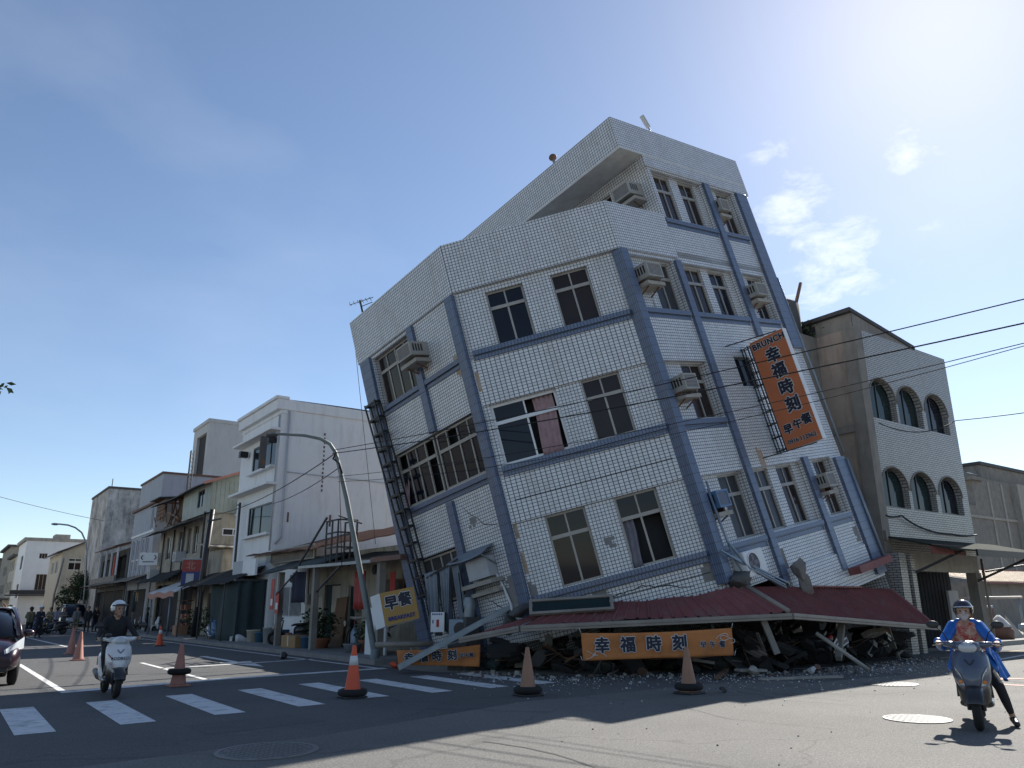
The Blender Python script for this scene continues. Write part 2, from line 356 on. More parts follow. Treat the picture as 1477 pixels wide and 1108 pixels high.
def glyphs(body, size, offset, depth, spacing=1., align='CENTER'):
    """lettering as geometry (x right, y up, z out), from Blender's own built-in font"""
    c = bpy.data.curves.new('lettering', 'FONT'); c.body = body; c.size = size; c.offset = offset; c.extrude = depth; c.align_x = align; c.align_y = 'CENTER'; c.space_character = spacing; c.resolution_u = 3
    o = bpy.data.objects.new('lettering', c); COL.objects.link(o); bpy.context.view_layer.update()
    me = o.to_mesh(); b = MB(); b.raw([v.co.copy() for v in me.vertices], [tuple(p.vertices) for p in me.polygons])
    o.to_mesh_clear(); bpy.data.objects.remove(o); bpy.data.curves.remove(c)
    return b
def frame(o, x, y):
    """matrix with origin o and axes x, y (made orthonormal), z = x cross y"""
    x = Vector(x).normalized(); y = Vector(y); y = (y - x * y.dot(x)).normalized(); z = x.cross(y)
    return Matrix(((x.x, y.x, z.x, o[0]), (x.y, y.y, z.y, o[1]), (x.z, y.z, z.z, o[2]), (0, 0, 0, 1)))
def sag(p, q, s_, n=18):
    p, q = Vector(p), Vector(q); return [p.lerp(q, i / n) - Vector((0, 0, s_ * 4 * (i / n) * (1 - i / n))) for i in range(n + 1)]
def fat(tx, sz, r, sp):
    """strokes thickened by r: copies of the glyph shifted round a small circle, each a hair higher"""
    g = glyphs(tx, sz, 0, .002, sp); b = MB(); n = 10 if r > .006 else 6
    for i in range(n): a = 6.2832 * i / n; b.add(g, T(r * math.cos(a), r * math.sin(a), .00025 * i))
    return b.add(g, T(0, 0, .00025 * n))
def lettering(parent, name, mw, lines, out=.012, ink='ink', rim='inkwhite'):
    """lines: (text, x, y, size, stroke, spacing[, rim]) on the plane of mw: dark strokes, pale rim behind them as sub-part"""
    for L in lines:
        tx, x, y, sz, wt, sp = L[:6]
        o = fat(tx, sz, wt, sp).add(MB()); q = MB().add(o, mw @ T(x, y, out + .009)).build(name, ink, parent, world=True)
        if rim and not (len(L) > 6 and not L[6]): MB().add(fat(tx, sz, wt + sz * .042, sp), mw @ T(x, y, out)).build(name + '_rim', rim, q, world=True)
def panel(mb, fn, s0, s1, w0, w1, holes, d0, dep, m=0, mr=None):
    """wall face with real openings: fn(s, w, d) gives the point; reveals run back by dep"""
    ss = sorted({s0, s1, *[h[0] for h in holes], *[h[1] for h in holes]}); ws = sorted({w0, w1, *[h[2] for h in holes], *[h[3] for h in holes]})
    ss = [x for x in ss if s0 <= x <= s1]; ws = [x for x in ws if w0 <= x <= w1]
    for a, b in zip(ss, ss[1:]):
        for c, d in zip(ws, ws[1:]):
            x, y = (a + b) / 2, (c + d) / 2
            if any(h[0] < x < h[1] and h[2] < y < h[3] for h in holes): continue
            mb.face([fn(a, c, d0), fn(b, c, d0), fn(b, d, d0), fn(a, d, d0)], [(a, c), (b, c), (b, d), (a, d)], m)
    for h in holes:
        a, b, c, d = h[:4]; e = d0 - dep; q = m if mr is None else mr
        mb.face([fn(a, c, d0), fn(a, d, d0), fn(a, d, e), fn(a, c, e)], [(0, c), (0, d), (dep, d), (dep, c)], q)
        mb.face([fn(b, c, d0), fn(b, d, d0), fn(b, d, e), fn(b, c, e)], [(0, c), (0, d), (dep, d), (dep, c)], q)
        mb.face([fn(a, d, d0), fn(b, d, d0), fn(b, d, e), fn(a, d, e)], [(a, 0), (b, 0), (b, dep), (a, dep)], q)
        mb.face([fn(a, c, d0), fn(b, c, d0), fn(b, c, e), fn(a, c, e)], [(a, 0), (b, 0), (b, dep), (a, dep)], q)
def fbox(mb, fn, s0, s1, w0, w1, d0, d1, m=0): mb.box((s0, w0, d0), (s1, w1, d1), m, fn); return mb
GL = random.Random(77)
def window(par, fn, s0, s1, w0, w1, d, cols=2, transom=.70, fr='alu', gl='glass', fw=.055, curtain=None, skip=(), world=False, name='window', sill=None, back=.55):
    """frame of bars (the part) with one pane mesh and, if asked, a curtain as sub-parts"""
    b = MB(); e = d - .05
    for x0, x1, y0, y1 in ((s0, s1, w0, w0 + fw), (s0, s1, w1 - fw, w1), (s0, s0 + fw, w0 + fw, w1 - fw), (s1 - fw, s1, w0 + fw, w1 - fw)): fbox(b, fn, x0, x1, y0, y1, e, d)
    wt = w0 + (w1 - w0) * transom if transom else w1 - fw
    if transom: fbox(b, fn, s0 + fw, s1 - fw, wt - .045, wt + .045, e, d + .012)
    for i in range(1, cols):
        x = s0 + (s1 - s0) * i / cols
        fbox(b, fn, x - .025, x + .025, w0 + fw, (wt - .045) if transom else wt, e + .004, d - .004)
        if transom: fbox(b, fn, x - .02, x + .02, wt + .045, w1 - fw, e + .004, d - .004)
    o = b.build(name, fr, par, world=world)
    p = MB()
    for i in range(cols):
        xa = s0 + (s1 - s0) * i / cols; xb = s0 + (s1 - s0) * (i + 1) / cols
        for k, (ya, yb) in enumerate(((w0, wt), (wt, w1)) if transom else ((w0, w1),)):
            if (i, k) in skip: continue
            j = .006 * ((i * 7 + k * 5) % 3 - 1)
            fbox(p, fn, xa + .012, xb - .012, ya + .012, yb - .012, e + .012 + j, e + .020 + j)
    if gl in ('glass', 'glass_brown') and GL.random() < .5: gl = GL.choice(('glass', 'glass_brown', 'glass_dim', 'glass_dim'))
    if p.f: p.build('pane', gl, o, world=world)
    if curtain:
        for (ca, cb, ya, yb, mt, amp) in curtain:
            c = MB(); n = max(8, int((cb - ca) / .035))
            c.patch(lambda u, v: fn(ca + (cb - ca) * u + .05 * amp * (1 - v) * math.sin(3 * v + 1), ya + (yb - ya) * v, e - .05 + (d - e + .1 if amp > 1.5 else 0) * (1 - v) + .022 * math.sin(u * n * 1.7) + .01 * math.sin(u * n * .6 + 2 * v)), n * 2, 8, (Vector(fn(0, 0, 0)) - Vector(fn(0, 0, .006))), 0, True)
            c.build('curtain', mt, o, world=world)
    return o
# ---------------------------------------------------------------- ground, roads, markings
def struct(name, mb, mats, world=True): o = mb.build(name, mats); tag(o, kind='structure'); return o
def asphalt(name, a, b_, sc=1.):
    m = pm(name, a, b_, rough=.85, scale=.35, amt=.35, bump=.55, bscale=110, spec=.35); t = m.node_tree; b = t.nodes['Principled BSDF']
    src = b.inputs['Base Color'].links[0].from_socket; tcn = t.nodes.new('ShaderNodeTexCoord')
    # aggregate speckle
    v = t.nodes.new('ShaderNodeTexNoise'); v.inputs['Scale'].default_value = 42 * sc; v.inputs['Detail'].default_value = 6; v.inputs['Roughness'].default_value = .75; t.links.new(tcn.outputs['Object'], v.inputs['Vector'])
    r = t.nodes.new('ShaderNodeMapRange'); r.inputs['From Min'].default_value = .35; r.inputs['From Max'].default_value = .68; r.inputs['To Min'].default_value = .5; r.inputs['To Max'].default_value = 1.5
    t.links.new(v.outputs['Fac'], r.inputs['Value'])
    mu = t.nodes.new('ShaderNodeMix'); mu.data_type = 'RGBA'; mu.blend_type = 'MULTIPLY'; mu.inputs['Factor'].default_value = 1
    t.links.new(src, mu.inputs['A']); t.links.new(r.outputs[0], mu.inputs['B'])
    # thin wandering cracks and tar seams
    n = t.nodes.new('ShaderNodeTexNoise'); n.inputs['Scale'].default_value = .8; n.inputs['Detail'].default_value = 6; t.links.new(tcn.outputs['Object'], n.inputs['Vector'])
    vm = t.nodes.new('ShaderNodeVectorMath'); vm.operation = 'MULTIPLY_ADD'; vm.inputs[1].default_value = (1.6, 1.6, 0); t.links.new(n.outputs['Color'], vm.inputs[0]); t.links.new(tcn.outputs['Object'], vm.inputs[2])
    mp_ = t.nodes.new('ShaderNodeMapping'); mp_.inputs['Scale'].default_value = (.13, .34, 0); mp_.inputs['Rotation'].default_value = (0, 0, -.25); t.links.new(vm.outputs[0], mp_.inputs[0])
    vo = t.nodes.new('ShaderNodeTexVoronoi'); vo.feature = 'DISTANCE_TO_EDGE'; vo.inputs['Scale'].default_value = 1; t.links.new(mp_.outputs[0], vo.inputs['Vector'])
    r2 = t.nodes.new('ShaderNodeMapRange'); r2.inputs['From Min'].default_value = .002; r2.inputs['From Max'].default_value = .007; r2.inputs['To Min'].default_value = .45; r2.inputs['To Max'].default_value = 1
    t.links.new(vo.outputs['Distance'], r2.inputs['Value'])
    m2 = t.nodes.new('ShaderNodeMix'); m2.data_type = 'RGBA'; m2.blend_type = 'MULTIPLY'; m2.inputs['Factor'].default_value = .4
    t.links.new(mu.outputs['Result'], m2.inputs['A']); t.links.new(r2.outputs[0], m2.inputs['B'])
    t.links.new(m2.outputs['Result'], b.inputs['Base Color']); return m
M['asphalt'] = asphalt('sunlit_asphalt', (.165, .16, .15), (.125, .122, .115))  # paler copy of the road asphalt: sunlight put into the colour
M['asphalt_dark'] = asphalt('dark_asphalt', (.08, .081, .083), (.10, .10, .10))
M['pavement'] = pm('concrete_pavement', (.24, .235, .225), (.17, .165, .16), rough=.9, scale=1.3, bump=.4, bscale=40, dirt=.4)
M['earth'] = pm('bare_ground', (.26, .24, .20), (.19, .175, .15), rough=.95, scale=.4, bump=.4, bscale=10)
M['paint'] = pm('worn_white_road_paint', (.72, .72, .71), (.50, .50, .50), rough=.75, scale=5, amt=.5, dirt=.75, dcol=(.10, .10, .10), bump=.3, bscale=90)
M['paint_yellow'] = pm('worn_yellow_road_paint', (.45, .30, .06), (.28, .2, .08), rough=.75, scale=3, dirt=.35, dcol=(.12, .12, .12))
M['paint_red'] = pm('worn_red_road_paint', (.40, .13, .09), (.25, .12, .09), rough=.75, scale=3, dirt=.35, dcol=(.12, .12, .12))
M['asphalt_seam'] = pm('tar_seam', (.035, .035, .036), rough=.6)
def sheet(poly, z): b = MB(); b.face([(x, y, z) for x, y in poly]); return b
struct('ground', sheet([(-900, -900), (900, -900), (900, 900), (-900, 900)], 0), 'earth')
struct('left_street_road', sheet([(-7, 17), (9.9, 17), (9.9, 500), (-7, 500)], .004), 'asphalt_dark')
struct('crossing_road', sheet([(-400, -9), (500, -9), (500, 9.2), (8.0, 10.8), (4, 9.6), (-7, 8.4), (-400, 8.4)], .004), 'asphalt')
M['asphalt_shaded'] = asphalt('shaded_asphalt', (.085, .085, .086), (.115, .113, .11))  # same road, darker copy: shade put into the colour up to the shadow edge
struct('crosswalk_road', sheet([(-7, 8.4), (4, 9.6), (8.0, 10.8), (500, 9.2), (500, 13.2), (12.5, 13.2), (9.9, 17), (-7, 17)], .004), 'asphalt_shaded')
b = MB(); b.box((9.9, 20, 0), (40, 300, .14)); struct('left_street_pavement', b, 'pavement')
b = MB(); b.box((-40, 17, 0), (-7, 300, .14)); struct('opposite_pavement', b, 'pavement')
b = MB(); b.prism([(29, 13.2), (90, 13.2), (90, 40), (29, 40)], 0, .1); struct('vacant_lot_ground', b, 'pavement')
b = MB(); b.box((-3, -60, 0), (70, -9, .14)); struct('near_pavement', b, 'pavement')
def marking(name, polys, m='paint', z=.0085):
    b = MB()
    for p in polys: b.face([(x, y, z) for x, y in p])
    return struct(name, b, m)
def strip(p, q, w_):
    p, q = Vector(p), Vector(q); d = (q - p).normalized(); n = Vector((-d.y, d.x)) * w_ / 2
    return [tuple(p + n), tuple(q + n), tuple(q - n), tuple(p - n)]
for x in (1.08, 2.31, 3.60, 4.93, 6.27, 7.57, 8.84, 10.02):
    y = 12.05 + .13 * (x - 1) if x < 6 else 12.93
    marking('crosswalk_stripe', [[(x, y), (x + .46, y + .03), (x + .50, y + 3.27), (x + .03, y + 3.23)]])
marking('stop_line', [[(2.22, 17.45), (5.5, 18.3), (9.6, 18.62), (9.6, 18.95), (5.5, 18.68), (2.22, 17.85)]])
marking('waiting_box_line', [strip((5.1, 22.75), (9.6, 23.6), .22)])
marking('lane_line', [strip((2.28, 17.8), (2.30, 27.5), .13)], z=.0085)
marking('centre_line', [strip((4.9, 39), (4.68, 54), .14)])
marking('turn_lane_line', [strip((5.13, 18.5), (5.2, 25.6), .12)])
marking('road_edge_line', [strip((9.45, 18.9), (9.02, 90), .14)])
marking('straight_arrow', [[(7.33, 27.6), (7.55, 27.6), (7.5, 24.0), (7.3, 24.0)], [(6.95, 24.0), (7.85, 24.0), (7.4, 21.5)]])
marking('edge_line', [strip((16.9, 11.9), (18.8, 11.3), .12), strip((19.5, 9.5), (26.2, 10.5), .13), strip((26.2, 10.5), (60, 10.8), .12)])
def wander(P, wd, seed):
    rnd = random.Random(seed); out = []; Q = []
    for p, q in zip(P, P[1:]):
        k = max(4, int(math.dist(p, q) / .25)); Q += [(p[0] + (q[0] - p[0]) * i / k + rnd.uniform(-.03, .03), p[1] + (q[1] - p[1]) * i / k + rnd.uniform(-.03, .03)) for i in range(k)]
    Q.append(P[-1])
    return [strip(a, c, wd * rnd.uniform(.5, 1.2)) for a, c in zip(Q, Q[1:])]
marking('tar_seam', wander([(5.4, 8.0), (5.55, 7.2), (5.4, 6.0), (5.2, 5.0)], .05, 1), 'asphalt_seam', .0075); marking('tar_seam', wander([(11.9, 9.6), (11.4, 8.2), (11.7, 6.8)], .04, 2), 'asphalt_seam', .0075)
marking('tar_seam', wander([(12.6, 10.2), (12.0, 8.8), (12.1, 7.6)], .03, 3), 'asphalt_seam', .0075); marking('tar_seam', wander([(13.5, 9.8), (12.8, 7.9), (13.3, 6.7), (13.2, 6.0)], .03, 4), 'asphalt_seam', .0075)
marking('tar_seam', wander([(2.6, 22), (5.5, 20.6), (9, 20.9)], .05, 5), 'asphalt_seam', .0075); marking('tar_seam', wander([(9.6, 8.9), (9.0, 7.4), (9.3, 6.0)], .025, 6), 'asphalt_seam', .0075)
marking('asphalt_repair', [[(6.2, 24.5), (8.6, 24.9), (8.4, 29.5), (6.1, 29.0)], [(3.0, 10.6), (4.6, 10.75), (4.5, 11.7), (2.95, 11.6)], [(14.2, 9.6), (17.4, 9.4), (17.5, 10.3), (14.3, 10.4)]], 'asphalt_dark', .0062)
marking('yellow_edge_line', [strip((22, 11.4), (60, 12.2), .1)], 'paint_yellow')
marking('shoulder_line', [strip((12.3, 5.0), (16.5, 3.8), .15)])
n = 20; ring = [[(17.4 + .95 * math.cos(a), 7.0 + .8 * math.sin(a)), (17.4 + .95 * math.cos(c), 7.0 + .8 * math.sin(c)), (17.4 + .7 * math.cos(c), 7.0 + .55 * math.sin(c)), (17.4 + .7 * math.cos(a), 7.0 + .55 * math.sin(a))] for a, c in [(2 * math.pi * i / n, 2 * math.pi * (i + 1) / n) for i in range(n)]]
marking('red_ring_marking', ring, 'paint_red')
def manhole(x, y, r, label):
    t = thing('manhole_cover', label, 'manhole cover', (x, y, .004), rz=.4, group='manhole covers in the road')
    b = MB(); b.lathe([(r, 0), (r, .012), (r * .9, .012), (r * .9, .004)], n=40, sm=False); b.build('frame_ring', 'iron', t)
    c = MB(); c.lathe([(r * .885, 0), (r * .885, .008)], n=40, sm=False)
    k = int(r * 1.7 / .07)
    for i in range(-k, k + 1):
        for j in range(-k, k + 1):
            if (i * i + j * j) ** .5 * .07 < r * .84: c.box((i * .07 - .02, j * .07 - .02, .008), (i * .07 + .02, j * .07 + .02, .013))
    c.build('lid', 'iron', t)
manhole(3.2, 8.98, .55, 'large studded manhole cover in the shaded road, nearest the camera')
manhole(10.88, 5.83, .42, 'sunlit manhole cover just left of the scooter with the blue rider')
manhole(15.1, 8.5, .48, 'sunlit manhole cover beyond, close to the shadow edge of the wreck')

# ---------------------------------------------------------------- the leaning building
BX, BY, BZ = Vector((.9781043, .0923653, .1864953)), Vector((-.0645036, .9865339, -.1503001)), Vector((-.1978665, .1349796, .9708910))
BO = Vector((13.5104016, 13.0343577, 8.8725025)); BASE = -7.6
BM = Matrix(((BX.x, BY.x, BZ.x, BO.x), (BX.y, BY.y, BZ.y, BO.y), (BX.z, BY.z, BZ.z, BO.z), (0, 0, 0, 1)))     # axes: along right front, along left front, up
lean = thing('leaning_building', 'four storey white tiled building with blue trim, tilted over its crushed ground floor', 'building', mat=BM @ T(0, 0, BASE))
q2 = math.sqrt(.5)
def fnR(s, w, d): return Vector((s, -d, w - BASE))
def fnL(s, w, d): return Vector((-3.16 - d, s, w - BASE))
def fnM(s, w, d): return Vector((-s * q2 - d * q2, s * q2 - d * q2, w - BASE))
def fn5(s, w, d): return Vector((2.6 - d, s, w - BASE))
b = MB()
LO, RD = -7.25, -.16
# corner face: window bands set back 6 cm under the spandrels
MW = {4: ((2.705, 3.715, .03, 1.52), (.935, 1.945, .03, 1.52)), 3: ((2.60, 4.34, -3.08, -1.48), (.94, 1.95, -3.08, -1.48)), 2: ((2.70, 3.71, -6.26, -4.53), (.91, 1.96, -6.26, -4.53))}
panel(b, fnM, 0, 4.53, -7.32, 1.74, MW[4] + MW[3] + MW[2], -.10, .16)
for a, c in ((-1.47, -.24), (-4.52, -3.34)): fbox(b, fnM, .05, 4.5, a, c, -.1, -.045)
# right front: bays set back between the pillars
BAYR = {4: ((.2, 2.28), (2.6, 5.4), (5.75, 7.25)), 2: ((.2, 2.28), (2.6, 5.4), (5.75, 7.25)), 3: ((.2, 2.28),), 5: ((2.75, 5.4), (5.75, 7.25))}
WZ = {5: (3.06, 4.72), 4: (.03, 1.58), 3: (-3.07, -1.47), 2: (-6.26, -4.55)}
holes = [(a, c, *WZ[k]) for k in BAYR for a, c in BAYR[k]] + [(3.75, 4.62, -2.22, -1.3)]
panel(b, fnR, -.02, 2.6, -7.35, 1.74, [h for h in holes if h[1] < 2.6], 0, .18)
panel(b, fnR, 2.6, 8, -8.3, 4.8, [h for h in holes if h[0] >= 2.6], 0, .18)
WINR = {4: (((1.32, 2.26),), ((2.95, 3.85), (4.25, 5.12)), ((6.45, 7.23),)), 2: (((1.28, 2.24),), ((2.85, 3.75), (4.2, 5.08)), ((6.4, 7.23),)), 3: (((1.28, 2.24),),), 5: (((3.05, 3.85), (4.3, 5.15)), ((6.45, 7.23),))}
for k in BAYR:
    for (a, c), ws in zip(BAYR[k], WINR[k]): panel(b, fnR, a, c, WZ[k][0], WZ[k][1], [(x, y, WZ[k][0] + .02, WZ[k][1] - .02) for x, y in ws], RD, .1)
# left front
BAYL = ((5.52, 7.5, .03, 1.58), (3.55, 7.5, -3.07, -1.47), (5.52, 7.5, -5.9, -4.55))
panel(b, fnL, 3.2, 8.17, LO, 1.74, BAYL, 0, .2)
# hidden sides, roof terrace, top storey
panel(b, lambda s, w, d: Vector((8 + d, s, w - BASE)), 0, 8.17, -9.5, 5, [], 0, .1)
panel(b, lambda s, w, d: Vector((s, 8.17 + d, w - BASE)), -3.16, 8, -9.5, 1.74, [], 0, .1)
panel(b, lambda s, w, d: Vector((s, 8.17 + d, w - BASE)), 2.6, 8, 1.74, 5, [], 0, .1)
panel(b, fn5, 0, 8.17, 1.9, 5.15, [(1.5, 3.3, 3.2, 4.75)], 0, .12)
core = [(.35, .5), (7.7, .5), (7.7, 7.9), (-2.75, 7.9), (-2.75, 3.5)]
b.prism(core, LO - BASE, 1.75 - BASE, 1); b.prism([(2.95, .5), (7.7, .5), (7.7, 7.9), (2.95, 7.9)], 1.75 - BASE, 5 - BASE, 1)
b.prism([(-.02, 0), (8, 0), (8, 8.17), (-3.16, 8.17), (-3.16, 3.2)], 1.75 - BASE, 1.95 - BASE, 2)
b.build('wall', ['tile', 'interior', 'soffit'], lean)
# parapet of the terrace: L - corner - R, flush with the spandrels
def outl(o): t_ = math.tan(math.pi / 8) * o; return [(2.6, -o), (-t_, -o), (-3.16 - o, 3.24 - t_), (-3.16 - o, 8.25)]
po, pi_ = outl(.05), outl(-.16)
b = MB()
for i in range(3):
    A, C_, a, c = po[i], po[i + 1], pi_[i], pi_[i + 1]; z0, z1 = 1.70 - BASE, 3.12 - BASE; L_ = math.dist(A, C_)
    s0 = [0, 3, 8][i]
    b.face([(*A, z0), (*C_, z0), (*C_, z1), (*A, z1)], [(s0, z0), (s0 + L_, z0), (s0 + L_, z1), (s0, z1)])
    b.face([(*a, z0), (*c, z0), (*c, z1), (*a, z1)], [(s0, z0), (s0 + L_, z0), (s0 + L_, z1), (s0, z1)])
    b.face([(*A, z1), (*C_, z1), (*c, z1), (*a, z1)], [(s0, 0), (s0 + L_, 0), (s0 + L_, .2), (s0, .2)]); b.face([(*A, z0), (*C_, z0), (*c, z0), (*a, z0)], [(s0, 0), (s0 + L_, 0), (s0 + L_, .2), (s0, .2)])
b.face([(*po[3], z0), (*pi_[3], z0), (*pi_[3], z1), (*po[3], z1)]); b.face([(*po[0], z0), (*pi_[0], z0), (*pi_[0], z1), (*po[0], z1)])
b.build('parapet', ['tile'], lean)
b = MB(); z = lambda q: q - BASE
b.box((1.5, -.05, z(5.14)), (8.3, 8.3, z(5.2)), 1); b.box((1.5, -.05, z(5.2)), (8.3, 8.3, z(6.2)), 0); b.box((2.55, -.045, z(4.78)), (8.3, .25, z(5.14)), 0)
b.build('roof_slab', ['tile', 'soffit'], lean)
for s0, s1, w0, w1, p in ((-.12, .19, -7.1, 1.66, .13), (2.33, 2.6, -7.5, 1.6, .10), (5.45, 5.75, -.62, 4.74, .10), (7.4, 8.02, -.95, 4.74, .10), (5.45, 5.75, -7.75, -4.45, .10), (7.4, 8.02, -8.2, -4.6, .10)):
    b = MB(); fbox(b, fnR, s0, s1, w0, w1, RD - .02, p); b.build('pillar', 'bluetile', lean, bevel=.012)
for s0, s1, w0, w1, p in ((7.55, 8.1, -7.6, 1.66, .11), (5.22, 5.5, -.3, 1.66, .10), (5.22, 5.5, -1.45, -.3, .10), (5.22, 5.5, -7.3, -3.4, .10), (3.25, 3.57, -6.75, 1.66, .11)):
    b = MB(); fbox(b, fnL, s0, s1, w0, w1, -.22, p); b.build('pillar', 'bluetile', lean, bevel=.012)
def band(fn, s0, s1, top, p=.10, back=-.2):
    b = MB(); fbox(b, fn, s0, s1, top - .135, top, back, p); fbox(b, fn, s0 + .01, s1 - .01, top - .26, top - .135, back, p - .055); b.build('sill_band', 'bluetile', lean, bevel=.01)
for tp in (0, -3.1, -6.28): band(fnM, .22, 4.42, tp, .05)
for s0, s1, tp in ((.19, 2.28, 0), (2.6, 5.4, 0), (5.75, 7.25, 0), (.19, 2.28, -3.1), (.19, 2.28, -6.29), (2.6, 5.4, -6.29), (5.75, 7.25, -6.29), (2.62, 5.4, 3.03), (5.75, 7.25, 3.03)): band(fnR, s0, s1, tp, .07)
for s0, s1, tp in ((3.55, 5.2, 0), (5.52, 7.5, 0), (3.55, 7.5, -3.1)): band(fnL, s0, s1, tp, .09)
# windows
for k in (4, 3, 2):
    for i, (s0, s1, w0, w1) in enumerate(MW[k]):
        cur, skip, gl = None, (), 'glass'
        if k == 3 and i == 0: cur, skip = [(2.72, 3.25, w0, w1 - .05, 'curtain', 1.6), (4.22, 4.36, w0, w0 + .75, 'curtain', .4)], ((0, 0), (0, 1))
        if k == 3 and i == 1: gl = 'glass_brown'
        if k == 2 and i == 0: gl = 'glass_brown'; cur = [(s0 + .1, s1 - .1, w0 + .06, w0 + 1.1, 'curtain_grey', .3)]
        if k == 2 and i == 1: cur, skip = [(s1 - .32, s1 - .02, w0, w0 + 1.2, 'curtain_grey', 1.7)], ((0, 0), (1, 0))
        window(lean, fnM, s0, s1, w0, w1, -.2, 2, .69 if k > 2 else .68, fr='white' if (k, i) == (3, 0) else 'alu', gl=gl, curtain=cur, skip=skip, fw=.075 if (k, i) == (3, 0) else .05)
for k in WINR:
    for ws in WINR[k]:
        for s0, s1 in ws:
            window(lean, fnR, s0, s1, WZ[k][0] + .02, WZ[k][1] - .02, RD - .05, 2, .68, gl='glass_brown' if k in (2, 5) else 'glass', curtain=[(s0 + .04, s0 + .3, WZ[k][0] + .05, WZ[k][1] - .1, 'curtain_grey', .2)] if (k, s0) in ((4, 4.25), (5, 4.3), (2, 4.2)) else None)
window(lean, fnR, 3.75, 4.62, -2.22, -1.3, -.1, 2, None, fr='alu_dark', gl='glass')
window(lean, fnL, 5.56, 7.46, .05, 1.56, -.13, 4, .68, gl='glass')
window(lean, fnL, 5.6, 7.48, -3.05, -1.5, -.1, 4, .67, gl='glass', skip=((3, 1), (0, 1), (0, 0)), curtain=[(7.2, 7.46, -3.1, -1.95, 'curtain', 2.2)])
window(lean, fnL, 3.6, 5.5, -3.05, -1.5, -.1, 4, .67, gl='glass', skip=((2, 1),), curtain=[(3.5, 3.78, -3.08, -1.9, 'curtain', 1.5)])
window(lean, fnL, 5.56, 7.46, -5.85, -4.58, -.12, 4, None, gl='glass_brown')
window(lean, fn5, 1.5, 3.3, 3.2, 4.75, -.08, 3, .68, gl='glass_brown')
b = MB(); fbox(b, fnR, 5.75, 7.9, -7.95, -7.75, -.3, .42); b.build('canopy_edge', 'redroof', lean)
b = MB(); fbox(b, fnR, 2.7, 7.3, -8.0, -7.28, -.2, .06); b.build('lower_beam', 'tile', lean)
b = MB()
for k in range(3): b.beam(fnR(-.1 + .06 * k, -6.35 - .04 * k, .2), fnR(1.5 + .1 * k, -7.55 + .02 * k, .45 + .05 * k), .035, .035)
b.tube([fnR(.25, -4.9, .15), fnR(.28, -6.2, .2), fnR(.55, -6.9, .35), fnR(1.6, -7.6, .5)], .03); b.tube([fnR(.33, -4.7, .12), fnR(.38, -6.6, .15), fnR(.5, -7.3, .3)], .02)
b.build('bent_downpipe', 'steel_blue', lean)
b = MB(); b.tube([fnR(8.06, -4.5, .1), fnR(8.08, -1.0, .1), fnR(8.06, -.9, .1), fnR(8.06, 1.6, .08)], .035); b.tube([fnR(8.05, -8, .14), fnR(8.06, -4.7, .12)], .05); b.build('downpipe', 'steel_blue', lean)
b = MB(); b.tube([fnL(4.15, -5.55, .06), fnL(4.0, -5.9, .07), fnL(3.9, -6.3, .06), fnL(3.95, -7.0, .06)], .03); b.build('white_pipe', 'white', lean)
# cracks, bare mortar patches and rust runs on the tiles
def jag(fn, P, wd, d, seed, mat='crackdark', nm='crack'):
    rnd = random.Random(seed); Q = []
    for (a, c), (e, f) in zip(P, P[1:]):
        k = max(3, int(math.dist((a, c), (e, f)) / .09))
        Q += [(a + (e - a) * i / k + rnd.uniform(-.028, .028), c + (f - c) * i / k + rnd.uniform(-.028, .028)) for i in range(k)]
    Q.append(P[-1]); b = MB()
    for i, ((a, c), (e, f)) in enumerate(zip(Q, Q[1:])):
        L_ = math.dist((a, c), (e, f)) + 1e-6; nx, ny = -(f - c) / L_ * wd, (e - a) / L_ * wd; t0 = .3 + .7 * min(1, i / 4, (len(Q) - i) / 6); t1 = .3 + .7 * min(1, (i + 1) / 4, (len(Q) - i - 1) / 6)
        b.face([fn(a + nx * t0, c + ny * t0, d), fn(e + nx * t1, f + ny * t1, d), fn(e - nx * t1, f - ny * t1, d), fn(a - nx * t0, c - ny * t0, d)])
    return b.build(nm, mat, lean)
def patchy(fn, s, w, r, d, seed, mat='mortar', nm='bare_mortar_patch', sx=1., sy=1.):
    rnd = random.Random(seed); q = .088; b = MB(); cells = set()
    x = y = 0
    for _ in range(int(40 * r * r / .04) + 6):
        x += rnd.choice((-1, 0, 1)); y += rnd.choice((-1, 0, 1))
        if abs(x * q) > r * sx or abs(y * q) > r * sy: x = y = 0
        cells.add((x, y))
    s0, w0 = round(s / q) * q, round((w - BASE) / q) * q + BASE
    for i, j in cells: b.face([fn(s0 + i * q, w0 + j * q, d), fn(s0 + i * q + q, w0 + j * q, d), fn(s0 + i * q + q, w0 + j * q + q, d), fn(s0 + i * q, w0 + j * q + q, d)])
    return b.build(nm, mat, lean)
for i, (fn, P, wd, d) in enumerate(((fnM, [(4.0, -6.55), (3.0, -6.8), (1.9, -6.7), (.7, -7.0)], .012, -.098), (fnL, [(5.0, -3.6), (4.2, -4.3), (3.65, -4.45)], .01, .003), (fnL, [(4.9, -6.0), (4.1, -6.5), (3.7, -7.0)], .012, .003))): jag(fn, P, wd, d, 500 + i)
